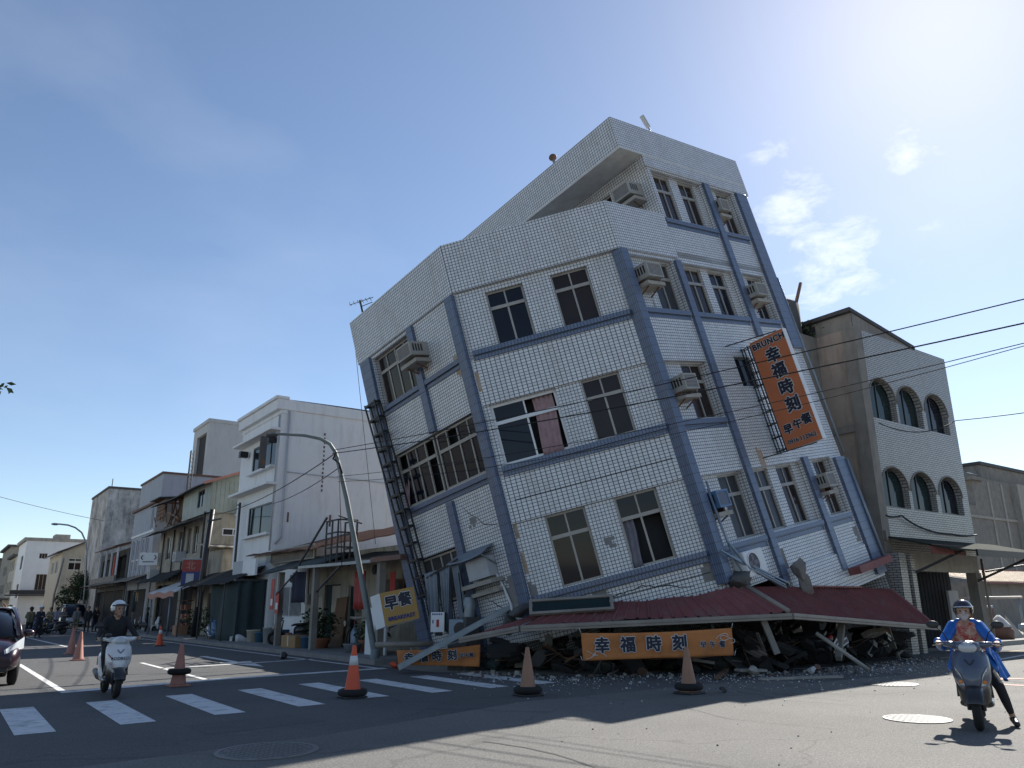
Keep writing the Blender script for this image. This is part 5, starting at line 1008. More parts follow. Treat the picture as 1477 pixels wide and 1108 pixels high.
# ---------------------------------------------------------------- right street: arched house and what stands behind
t = thing('arched_house', 'white tiled house with two rows of three arched windows right of the wreck', 'house', (24.1, 13.2, 0))
FA = lambda s, w, d: Vector((s, 13.2 - d, w)); SA = lambda s, w, d: Vector((24.1 - d, s, w))
ARCH = [(c, .83, z0, zs, zt) for z0, zs, zt, cs in ((7.5, 8.2, 8.95, (25.38, 27.18, 29.1)), (4.52, 5.15, 5.85, (25.36, 27.22, 29.14))) for c in cs]
b = MB(); panel(b, FA, 24.1, 30.45, 3.1, 10.6, [(c - a, c + a, z0, zt) for c, a, z0, zs, zt in ARCH], 0, .22)
for c, a, z0, zs, zt in ARCH:
    n = 14; arc = [(c + a * math.cos(math.pi * i / n), zs + (zt - zs) * math.sin(math.pi * i / n)) for i in range(n + 1)]
    for i in range(n):
        (x0, y0), (x1, y1) = arc[i], arc[i + 1]
        for d in (0, -.2): b.face([FA(x0, y0, d), FA(x1, y1, d), FA(x1, zt, d), FA(x0, zt, d)], [(x0, y0), (x1, y1), (x1, zt), (x0, zt)])
        b.face([FA(x0, y0, 0), FA(x1, y1, 0), FA(x1, y1, -.2), FA(x0, y0, -.2)], [(0, i * .1), (0, i * .1 + .1), (.2, i * .1 + .1), (.2, i * .1)])
b.face([FA(30.45, 3.1, 0), FA(30.45, 10.6, 0), (30.45, 24, 10.6), (30.45, 24, 3.1)]); b.face([FA(24.1, 10.6, 0), FA(30.45, 10.6, 0), (30.45, 24, 10.6), (24.1, 24, 10.6)])
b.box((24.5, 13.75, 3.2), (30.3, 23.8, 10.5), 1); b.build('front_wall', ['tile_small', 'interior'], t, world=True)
b = MB(); panel(b, SA, 13.2, 24, 0, 10.6, [], 0, .1); b.face([(24.1, 24, 0), (30.45, 24, 0), (30.45, 24, 10.6), (24.1, 24, 10.6)]); b.build('side_wall', 'brownwall', t, world=True)
b = MB(); b.box((23.98, 13.1, 0), (24.42, 13.55, 10.6)); b.box((24.0, 13.0, 3.4), (24.1, 24, 3.7)); b.box((24.02, 13.3, 7.0), (24.1, 24, 7.25)); b.build('corner_column', 'concrete', t, world=True)
for c, a, z0, zs, zt in ARCH: window(t, FA, c - a + .01, c + a - .01, z0 + .02, zt - .02, -.2, 2, None, fr='alu_dark', gl='glass_green' if c < 28 else 'glass', world=True, fw=.06, curtain=None if c < 29 else [(c - .72, c - .45, z0 + .05, zs, 'cl_white', .2)])
for c, a, z0, zs, zt in ARCH:
    n = 14; b = MB(); b.tube([FA(c + (a + .03) * math.cos(math.pi * i / n), zs + (zt - zs + .03) * math.sin(math.pi * i / n), .012) for i in range(n + 1)], .03, 5); b.build('arch_trim', 'concrete', t, world=True)
b = MB(); b.patch(lambda u, v: (23.95 + 4.2 * u, 13.15 + 8 * v, 11.3 - .62 * u), 4, 4, Vector((0, 0, -.14))); b.build('roof', 'darkroof', t, world=True); b = MB(); b.box((24.1, 13.22, 10.6), (24.2, 22, 11.15)); b.box((24.08, 14.6, 10.75), (24.1, 15.6, 11.05), 1); b.box((24.2, 13.22, 10.6), (27.6, 13.3, 10.68)); b.face([FA(24.1, 10.6, 0), FA(27.8, 10.6, 0), FA(24.1, 11.15, 0)]); b.build('roof_room', ['concrete', 'interior'], t, world=True)
b = MB(); b.box((24.1, 13.22, 2.5), (30.4, 13.5, 3.1)); b.build('lintel', 'concrete_pale', t, world=True); b = MB(); b.box((24.3, 14.2, 0), (26.0, 14.3, 2.6)); b.box((27.1, 14.2, 0), (30.2, 14.3, 2.6)); b.box((26.0, 14.2, 1.95), (27.1, 14.3, 2.6))
for k in range(24): b.box((24.3 + k * .245, 14.185, 0 if not 26.0 < 24.3 + k * .245 < 27.1 else 1.95), (24.33 + k * .245, 14.2, 2.6))
b.build('shutter', 'shutter', t, world=True); b = MB(); b.box((29.3, 13.9, .1), (30.0, 13.98, 1.9)); b.build('grey_door', 'greywall', t, world=True); b = MB(); b.box((26.0, 14.4, 0), (27.1, 14.45, 1.95)); b.build('doorway_shade_sheet', 'interior', t, world=True)  # near-black sheet behind the gap stands for the shade of the doorway
b = MB(); b.box((29.95, 13.15, 0), (30.35, 13.5, 2.5)); b.tube([(30.42, 13.1, .2), (30.42, 13.1, 3.0)], .05); b.build('porch_column', 'concrete', t, world=True)
b = MB(); b.box((24.0, 12.7, 0), (24.4, 13.1, 3.0)); b.box((24.75, 12.75, 0), (25.0, 13.05, 3.0)); b.build('tiled_column', 'tile_small', t, world=True)
t = thing('street_awning', 'long dark green-grey awning across the ground floor of the arched house', 'awning', (24, 13.1, 3.5))
b = MB(); b.patch(lambda u, v: (24.1 + 7.6 * u, 13.15 - 2.0 * v, 3.55 - .5 * v), 6, 4, Vector((0, 0, -.05))); b.build('sheet', 'greenroof', t, world=True)
b = MB(); b.box((25.6, 11.08, 2.86), (31.7, 11.14, 3.06)); b.build('fascia', 'blackmetal', t, world=True); b = MB(); b.box((24.1, 11.7, 2.92), (26.2, 11.76, 3.2)); b.build('red_fascia', 'redroof', t, world=True)
b = MB()
for x in (25.4, 30.6): b.beam((x - .6, 13.2, 2.2), (x + .2, 11.5, 3.05), .08, .08)
b.beam((30.4, 13.0, 2.55), (33.2, 12.6, 2.85), .06, .06); b.build('brace', 'blackmetal', t, world=True)
t = thing('water_tank', 'old dark water tank behind the leaning building roofline', 'tank', (23.2, 15.5, 10.6)); b = MB(); b.lathe([(.75, 0), (.8, .1), (.8, 1.25), (.7, 1.35)], n=20); b.build('tank', 'concrete_dark', t); b = MB(); b.box((-.9, -.9, -10.6), (.9, 1.8, 0)); b.build('tank_tower', 'concrete', t)
t = thing('red_rod', 'short rusty rod sticking up beside the dark water tank', 'rod', (23.5, 14.9, 11.8)); b = MB(); b.tube([(0, 0, 0), (.35, -.1, .95)], .06, 6); b.build('rod', 'rust', t)
t = thing('roof_plant', 'scrubby plants growing on the arched house ledge', 'plant', (24.0, 15.2, 10.6))
def leaves(b, c, rad, n, size, seed, m=0, flat=.6):
    rnd = random.Random(seed); c = Vector(c)
    for _ in range(n):
        while True:
            p = Vector((rnd.uniform(-1, 1), rnd.uniform(-1, 1), rnd.uniform(-1, 1)))
            if .15 < p.length < 1: break
        p = Vector((p.x * rad[0], p.y * rad[1], p.z * rad[2])) * (1 if rnd.random() < .8 else 1.12) + c
        d = Vector((rnd.uniform(-1, 1), rnd.uniform(-1, 1), rnd.uniform(-.9, .3))).normalized(); s_ = d.cross(Vector((rnd.uniform(-1, 1), rnd.uniform(-1, 1), 1))).normalized(); L_ = size * rnd.uniform(.6, 1.25)
        b.face([p, p + d * L_ * .5 + s_ * L_ * .28, p + d * L_, p + d * L_ * .5 - s_ * L_ * .28], None, m)
b = MB(); leaves(b, (0, 0, .35), (.4, .9, .45), 160, .16, 3); b.build('foliage', 'leafdark', t)
t = thing('back_apartments', 'plain grey concrete apartment block at the right edge, behind the metal-roofed shed', 'building', (94, 40, 0))
b = MB(); b.box((94, 40, 0), (120, 60, 15.3)); b.box((91.8, 40, 0), (94, 60, 12)); b.box((93.2, 39.6, 14.9), (96, 60, 15.3)); b.box((99, 41, 15.3), (120, 60, 17.4)); b.build('wall', 'concrete', t, world=True)
b = MB(); b.box((104, 39.3, 0), (106, 40, 15.2)); [b.box((92, 39.85, z), (120, 40, z + .3)) for z in (3.5, 7, 10.6)]; [b.box((x, 39.9, 0), (x + .4, 40, 15)) for x in (97.5, 101, 110)]; b.build('concrete_frame', 'concrete_pale', t, world=True)
b = MB(); b.box((98.8, 40.8, 17.3), (120, 61, 17.7)); b.build('roof_edge', 'darkroof', t, world=True)
F9 = lambda s, w, d: Vector((s, 40 - d, w))
for x in (106.5, 112):
    for z in (4.4, 8, 11.6): window(t, F9, x, x + 2.4, z, z + 1.8, .04, 3, None, fr='alu', gl='glass', world=True)
b = MB(); b.tube([(95, 41, 15.3), (95, 41, 16), (98, 41, 16), (98, 41, 15.3)], .05, 5); b.build('rail', 'steel', t, world=True)
t = thing('metal_roof_shed', 'low shed with a bright cream and red corrugated roof behind the rider in blue', 'shed', (45.5, 20, 0))
b = MB(); b.box((45.3, 20.2, 0), (70, 28, 2.55)); b.build('wall', 'concrete', t, world=True)
b = MB(); ribbed(b, [(45.2, 19.6, 2.55), (70, 19.6, 2.6)], [(45.2, 24.5, 3.5), (70, 24.5, 3.55)], 80, .05, 4, .01); b.build('roof', 'redcap', t, world=True)
b = MB(); b.box((45.1, 24.4, 3.46), (70, 24.6, 3.62)); b.box((45.1, 19.57, 2.46), (70, 19.62, 2.56)); b.build('ridge', 'redroof', t, world=True)
# junk on the lot
t = thing('work_table', 'plank table loaded with a pale box behind the rider in blue', 'table', (33.2, 15.4, .1)); b = MB(); b.box((-1.2, -.5, .72), (1.3, .5, .78)); b.build('tabletop', 'wood', t)
for x in (-1.1, 1.2):
    for y in (-.4, .4):
        b = MB(); b.box((x - .04, y - .04, 0), (x + .04, y + .04, .72)); b.build('leg', 'wood', t)
t = thing('pale_box', 'pale carton on the plank table', 'box', (33.9, 15.3, .88)); b = MB(); b.box((-.35, -.25, 0), (.35, .25, .22)); b.build('box', 'cardboard', t, bevel=.01)
t = thing('grey_cabinet', 'rusty grey metal cabinet at the edge of the lot', 'cabinet', (35.2, 15.6, .1)); b = MB(); b.box((-.45, -.4, 0), (.45, .4, 1.25)); b.build('case', 'steel_blue', t, bevel=.02); b = MB(); b.box((-.38, -.43, .1), (.38, -.4, 1.15)); b.build('door', 'rust', t)
t = thing('pipe_rail', 'horizontal pipe rail on posts before the shed wall', 'rail', (37, 16, .1)); b = MB(); b.tube([(-2.2, 0, 1.55), (3.5, 0, 1.6)], .06); b.build('bar', 'gutter', t)
for x in (-1.9, 3.2):
    b = MB(); b.tube([(x, 0, 0), (x, 0, 1.55)], .05); b.build('post', 'steel', t)
t = thing('wrapped_bundle', 'cone shaped bundle under a pale cloth on a rusty basket', 'bundle', (34.3, 14.5, .1)); b = MB(); b.lathe([(.42, 0), (.46, .3), (.4, .45)], n=18); b.build('basket', 'rust', t); b = MB(); b.lathe([(.42, .45), (.34, .56), (.2, .75), (.05, .9)], n=18); b.build('cover', 'cl_white', t)
t = thing('triangular_board', 'pale triangular panel leaning beside the rusty basket', 'panel', (35.2, 14.4, .1)); b = MB(); b.prism([(-.2, 0), (.9, 0), (-.1, .85)], -.02, .02, 0, lambda x, y, z: (x, z + y * .2, y)); b.build('sheet', 'concrete_pale', t)
t = thing('small_stool', 'small pale stool on the lot behind the rider in blue', 'stool', (32.7, 14.6, .1)); b = MB(); b.box((-.25, -.2, .4), (.25, .2, .46)); b.build('seat', 'cl_white', t)
for x in (-.2, .2):
    b = MB(); b.box((x - .03, -.16, 0), (x + .03, .16, .4)); b.build('leg', 'steel', t)
b = MB(); b.box((29, 13.05, 0), (90, 13.2, .16)); struct('kerb', b, 'concrete_pale')
rnd = random.Random(12)
for k in range(7): 
    x, y = 35.8 + k * .75, 14.6 + rnd.uniform(0, .9); t = thing('junk_block', ('grey', 'dark', 'rusty', 'pale', 'bluish', 'brown', 'black')[k] + ' scrap block in the heap by the kerb', 'scrap', (x, y, .1), rz=rnd.random() * 3)
    b = MB(); b.add(chunk((0, 0, .3), .38, 40 + k, 2, (1.2, .8, .75))); b.build('block', ('concrete', 'black', 'rust', 'concrete_pale', 'steel_blue', 'wood', 'cl_black')[k], t)

# ---------------------------------------------------------------- trees and pots
def tree(lb, x, y, h, crown, n, size, mat, seed, trunk=.12, group=None):
    t = thing('tree', lb, 'tree', (x, y, 0), group=group); b = MB(); z = h - crown[2]
    b.tube([(0, 0, 0), (.05, .03, z * .5), (0, 0, z), (.03, 0, h)], [trunk, trunk * .8, trunk * .6, trunk * .2], 8); rnd = random.Random(seed)
    for k in range(8):
        a = k * .785 + rnd.random(); e = Vector((crown[0] * .8 * math.cos(a), crown[1] * .8 * math.sin(a), z + crown[2] * rnd.uniform(-.3, .8))); b.tube([(0, 0, z * .8), tuple(e * .5 + Vector((0, 0, z * .5))), tuple(e)], [trunk * .45, trunk * .3, trunk * .1], 5)
    b.build('trunk', 'bark', t); b = MB()
    for k in range(14):
        a = rnd.uniform(0, 6.28); r_ = rnd.uniform(.1, .75); c = (crown[0] * r_ * math.cos(a), crown[1] * r_ * math.sin(a), z + crown[2] * rnd.uniform(-.7, .75)); leaves(b, c, tuple(q * rnd.uniform(.25, .5) for q in crown), n // 14, size, seed + k)
    b.build('crown', mat, t); return t
tree('dark bushy street tree in front of the far houses', 11.2, 87, 5.0, (1.9, 2.2, 1.7), 2600, .28, 'leafdark', 5, .15)
tree('roadside tree at the left edge, only its leaf tips in view', -2.25, 14.6, 6.6, (2.0, 1.7, 1.5), 3200, .15, 'leaf', 21, .14)
t = bpy.data.objects['tree.001']; b = MB(); LO_ = Vector((-2.25, 14.6, 0))
for i, (p, n_) in enumerate((((.33, 15.78, 5.22), 26), ((.2, 15.8, 5.02), 14), ((.18, 15.8, 5.5), 8), ((.36, 15.9, 3.92), 6))):
    p = Vector(p) - LO_; b.tube([(1.2, .8, p.z + .3), tuple(p + Vector((-.2, -.1, .12))), tuple(p)], [.02, .012, .005], 5, 1); leaves(b, p, (.22, .22, .24) if n_ > 8 else (.1, .1, .12), n_, .13, 60 + i)
b.build('leafy_twig', ['leaf', 'bark'], t)
def pot_plant(lb, x, y, z, r, h, n, pot='terracotta', mat='leafdark', size=.16):
    t = thing('potted_plant', lb, 'potted plant', (x, y, z), group='potted plants before the low shop'); b = MB(); b.lathe([(r * .7, 0), (r, .28), (r * 1.08, .3), (r * 1.08, .34), (r * .95, .34), (r * .9, .3)], n=16); b.build('pot', pot, t); b = MB(); leaves(b, (0, 0, .34 + h * .5), (r * 1.9, r * 1.9, h * .55), n, size, int(x * 100 + y * 10))
    for k in range(6): a = k * 1.05; b.tube([(0, 0, .3), (r * .8 * math.cos(a), r * .8 * math.sin(a), .34 + h * .6)], .012, 4)
    b.build('foliage', mat, t)
pot_plant('dense dark bush in a pot, between the cardboard box and the bicycle', 11.3, 27.0, .14, .28, .95, 420)
pot_plant('broad leaved green plant by the foot of the lamp post', 11.4, 22.9, .14, .22, .95, 200, 'black', 'leaf', .24)
pot_plant('small green plant left of the broad leaved one', 11.6, 24.2, .14, .2, .6, 140, 'terracotta', 'leafdark')
pot_plant('tall thin plant near the porch column', 11.7, 29.0, .14, .2, 1.0, 160, 'bucketwhite', 'leafdark')
t = thing('hedge', 'dark clipped hedge beside the parked blue scooter', 'hedge', (12.2, 44, 0)); b = MB()
for k in range(9): leaves(b, (-.3 + .1 * (k % 3), -4.6 + k * 1.0, .85), (.55, .75, .85), 230, .17, 300 + k)
b.build('foliage', 'leafdark', t)
for i, (x, y, r, h, m_, lb) in enumerate(((11.3, 33.6, .2, .38, 'bucketblue', 'small blue bucket, leftmost of the bucket row'), (11.2, 32.2, .25, .58, 'bucketwhite', 'tall pale bucket in the bucket row'), (11.3, 31.0, .26, .5, 'bucketblue', 'big blue-lidded bucket right of the tall pale one'), (10.9, 27.4, .22, .36, 'bucketblue', 'round blue tub right of the cardboard box'), (11.25, 34.3, .28, .45, 'creamwall', 'cream tub behind the small blue bucket'))):
    t = thing('bucket', lb, 'bucket', (x, y, .14), group='buckets before the low shop'); b = MB(); b.lathe([(r * .82, 0), (r, h), (r * 1.06, h), (r * 1.06, h + .03), (r * .96, h + .03), (r * .94, h - .02)], n=18); b.build('body', m_, t)
    if i == 2: b = MB(); b.lathe([(r * .9, h * .72), (r * 1.08, h * .74), (r * 1.08, h * 1.08), (r, h * 1.1)], n=18); b.build('lid', 'bucketblue', t)
t = thing('cardboard_box', 'cardboard box on the pavement before the low shop', 'box', (10.75, 28.2, .14), rz=.1); b = MB(); b.box((-.25, -.55, 0), (.25, .55, .42)); b.build('box', 'cardboard', t, bevel=.015); b = MB(); b.box((-.26, -.04, .05), (-.25, .04, .42)); b.build('tape', 'creamwall', t)
t = thing('leaning_board', 'white board leaning on the wall behind the lamp post', 'board', (10.9, 22.0, .14), rz=.2); b = MB(); b.box((-.03, -.5, 0), (.03, .5, 1.35)); b.build('board', 'white', t, bevel=.01)
t = thing('plastic_sheet', 'crumpled pale plastic sheet on the ground left of the buckets', 'plastic sheet', (11.3, 36.2, .0)); b = MB(); b.patch(lambda u, v: (-.5 + u, -1.2 + 2.4 * v, .3 + .08 * math.sin(9 * u + 4 * v) + .06 * math.sin(13 * v)), 14, 20, Vector((0, 0, -.29)), 0, True); b.build('sheet', 'cl_white', t)
t = thing('bicycle', 'dark red bicycle leaning by the plants before the low shop', 'bicycle', (12.0, 25.4, .14), rz=.15)
for y in (-.52, .52):
    b = MB(); b.tube([(0, y + .32 * math.cos(a * .3142), .33 + .32 * math.sin(a * .3142)) for a in range(20)], .02, 6, closed=True)
    for k in range(8): a = k * .785; b.tube([(0, y, .33), (0, y + .31 * math.cos(a), .33 + .31 * math.sin(a))], .004, 3)
    b.build('wheel', 'rubber', t)
b = MB(); b.tube([(0, -.52, .33), (0, -.1, .33), (0, .4, .75), (0, -.2, .78), (0, -.1, .33)], .02, 6); b.tube([(0, -.52, .33), (0, -.2, .78)], .015, 6); b.tube([(0, .52, .33), (0, .4, .75), (0, .36, .95)], .02, 6); b.build('frame', 'redsign', t); b = MB(); b.tube([(-.25, .3, 1.0), (0, .38, .95), (.25, .3, 1.0)], .015, 6); b.build('handlebar', 'steel', t); b = MB(); b.ell((0, -.22, .84), (.08, .14, .04)); b.build('saddle', 'black', t)
# clutter of the shaded shopfronts
def clutter(nm, lb, cat, x, y, parts, rz=0, z=.14):
    t = thing(nm, lb, cat, (x, y, z), rz)
    for pn, mt, fn in parts: b = MB(); fn(b); b.build(pn, mt, t)
    return t
clutter('gas_cylinder', 'stubby grey gas cylinder by the glass door of the low shop', 'gas cylinder', 11.9, 26.0 - .4, [('body', 'steel_blue', lambda b: b.lathe([(.14, 0), (.16, .05), (.16, .55), (.08, .68), (.04, .72)], n=16)), ('valve', 'alu_dark', lambda b: b.lathe([(.04, .7), (.06, .74), (.05, .82)], n=10))])
clutter('wooden_crate', 'slatted wooden crate under the notice panel of the low shop', 'crate', 11.7, 29.7, [('slat', 'wood', lambda b: [b.box((-.3, -.25, .02 + k * .13), (.3, .25, .12 + k * .13)) for k in range(3)] and None)])
clutter('red_stool', 'red plastic stool before the lattice window', 'stool', 11.5, 32.9 - .1, [('seat', 'red', lambda b: b.box((-.16, -.16, .42), (.16, .16, .46)))] + [('leg', 'red', lambda b, sx=sx, sy=sy: b.beam((sx * .13, sy * .13, .42), (sx * .18, sy * .18, 0), .035, .035)) for sx in (-1, 1) for sy in (-1, 1)])
clutter('hanging_cloth', 'dark patterned cloth hanging under the porch roof', 'cloth', 10.9, 28.6, [('cloth', 'cl_navy', lambda b: b.patch(lambda u, v: (.08 * math.sin(9 * u), -.7 + 1.4 * u, 1.55 + 1.1 * v), 16, 4, Vector((.015, 0, 0)), 0, True))])
clutter('hanging_cloth', 'faded red cloth hanging by the last porch column', 'cloth', 11.2, 23.9, [('cloth', 'redsign', lambda b: b.patch(lambda u, v: (.05 * math.sin(11 * u), -.35 + .7 * u, 1.3 + 1.2 * v), 12, 4, Vector((.015, 0, 0)), 0, True))])
clutter('plywood_sheet', 'weathered plywood sheet leaning between the plant and the door', 'board', 12.1, 27.65, [('sheet', 'wood', lambda b: b.prism([(-.5, 0), (.5, 0), (.45, 1.7), (-.5, 1.75)], -.02, .02, 0, lambda x, y, z: (z + y * .1, x, y)))])
clutter('electric_meter', 'grey meter box on the low shop wall', 'meter', 12.22, 30.9, [('box', 'case_grey', lambda b: b.box((-.08, -.14, 1.5), (.06, .14, 1.9))), ('conduit', 'concrete_dark', lambda b: b.tube([(0, 0, 1.9), (0, 0, 3.3)], .025, 6))])
clutter('clay_jars', 'pair of stacked brown clay jars by the pavement edge', 'jar', 11.2, 30.0, [('jar', 'terracotta', lambda b: b.lathe([(.12, 0), (.19, .15), (.19, .3), (.12, .42), (.13, .45)], n=16)), ('jar', 'terracotta', lambda b: b.lathe([(.10, 0), (.16, .12), (.16, .25), (.10, .36), (.11, .38)], (.12, .42, 0), n=16))])
clutter('tin_tub', 'round tin tub leaning by the lamp post', 'tub', 10.9, 23.6, [('tub', 'steel', lambda b: b.lathe([(.22, 0), (.3, .25), (.32, .27), (.29, .25), (.21, .03)], n=18))])
clutter('orange_crate', 'yellowish plastic crate in the shade below the striped awning', 'crate', 11.2, 46.5, [('crate', 'conetan', lambda b: b.box((-.3, -.4, 0), (.3, .4, .5)))])
clutter('display_shelf', 'wooden display shelf stacked with dim goods below the striped awning', 'shelf', 11.8, 48.2, [('frame', 'wood', lambda b: [b.box((-.2, -1.2, .3 + .5 * k), (.2, 1.2, .34 + .5 * k)) for k in range(4)] and None), *[('goods', 'conefade', lambda b, k=k: b.box((-.15, -1.1 + .3 * k, .34 + .5 * (k % 3)), (.15, -.9 + .3 * k, .6 + .5 * (k % 3)))) for k in range(7)]])
clutter('wall_board', 'tan hoarding on the wall under the striped awning', 'board', 12.0, 46.4, [('board', 'brownwall', lambda b: b.box((-.1, -.9, .4), (-.04, 1.0, 2.4)))])
clutter('yellow_banner', 'small ochre shop banner under the far grey awning', 'banner', 11.6, 61.5, [('cloth', 'yellow', lambda b: b.box((-.02, -.8, 1.9), (.02, .8, 2.5)))])
clutter('parasol', 'furled dark parasol standing at the arcade edge', 'parasol', 10.9, 58.2, [('pole', 'steel', lambda b: b.tube([(0, 0, 0), (0, 0, 2.6)], .03, 6)), ('canopy', 'teal', lambda b: b.lathe([(.09, 1.2), (.14, 1.4), (.06, 2.5)], n=12))])
for k, (y, m_, lb) in enumerate(((70.5, 'cardboard', 'brown box stack far along the arcade'), (65.8, 'bucketwhite', 'pale box stack by the parked scooters'), (57.4, 'black', 'black box stack at the foot of the old house'))): clutter('box_stack', lb, 'boxes', 12.6, y, [('box', m_, lambda b: b.box((-.35, -.4, 0), (.35, .4, .5))), ('box', m_, lambda b: b.box((-.3, -.3, .5), (.28, .35, .95)))])
# ---------------------------------------------------------------- traffic cones
def cone(x, y, lb, m_, h=.82, tyre=False, band=False, base='black', lean_=0):
    t = thing('traffic_cone', lb, 'traffic cone', mat=T(x, y, .004) @ Matrix.Rotation(lean_, 4, 'X'), group='traffic cones around the wreck')
    b = MB(); b.lathe([(.165, .035), (.15, .06), (.035, h - .02), (.03, h), (.02, h)], n=22); b.build('body', m_, t)
    b = MB(); b.box((-.2, -.2, 0), (.2, .2, .035)); b.build('base', base, t, bevel=.012)
    if band:
        for z0, z1 in ((h * .62, h * .80),): b = MB(); f = lambda z: .15 + (.035 - .15) * (z - .06) / (h - .08) + .004; b.lathe([(f(z0), z0), (f(z1), z1)], n=22); b.build('reflective_band', 'conewhite', t)
    if tyre:
        tz = tyre if tyre is not True else .1; rr = .15 - .115 * (tz - .06) / (h - .1) + .055
        q = thing('rubber_ring', 'black tyre ring slipped over the ' + lb, 'tyre', (x, y, tz + .004), group='tyre rings weighing down the cones'); b = MB(); b.tube([(rr * math.cos(a * .2618), rr * math.sin(a * .2618), 0) for a in range(24)], .06, 8, closed=True); b.build('ring', 'rubber', q)
cone(6.12, 13.17, 'bright orange cone with white band, in the zebra crossing', 'conered', .86, .09, True)
cone(8.62, 11.45, 'tan faded cone left of the orange banner', 'conetan', .80, .1)
cone(10.96, 9.87, 'orange-brown cone in front of the orange banner', 'conetan', .78, .12)
cone(4.28, 17.45, 'pinkish cone right of the white scooter', 'conefade', .82, .28, base='conefade')
cone(3.90, 28.2, 'sunlit pink cone, nearer of the pair left of the white scooter', 'conefade', .84, base='conefade')
cone(4.22, 32.4, 'sunlit pale cone, farther of the pair left of the white scooter', 'conefade', .86, base='conefade')
cone(6.19, 36.9, 'orange banded cone right behind the white scooter', 'conered', .8, band=True)
cone(8.05, 36.6, 'orange and white cone farther right of the white scooter', 'conered', .8, band=True)
cone(29.55, 13.0, 'orange cone at the foot of the arched house column', 'conered', .75)
# ---------------------------------------------------------------- scooters
def ring(y, z, hw, hh, n=16, e=2.6):
    out = []
    for j in range(n):
        a = 2 * math.pi * j / n; c, s_ = math.cos(a), math.sin(a)
        out.append(Vector((hw * math.copysign(abs(c) ** (2 / e), c), y, z + hh * math.copysign(abs(s_) ** (2 / e), s_))))
    return out
def wheel(par, y, r=.235, w_=.055, nm='wheel'):
    b = MB(); b.tube([(0, y + (r - w_) * math.cos(a * .2094), r + (r - w_) * math.sin(a * .2094)) for a in range(30)], w_, 10, closed=True); o = b.build(nm, 'rubber', par)
    b = MB(); b.lathe([(r - w_ * 1.6, -.03), (r - w_ * 1.4, 0), (r - w_ * 1.6, .03)], (0, y, r), 24, mat=Matrix.Rotation(R(90), 4, 'Y'))
    for k in range(5): a = k * 1.2566; b.beam((0, y, r), (0, y + (r - w_) * math.cos(a), r + (r - w_) * math.sin(a)), .03, .035, up=(1, 0, 0))
    b.build('rim', 'alu_dark', o)
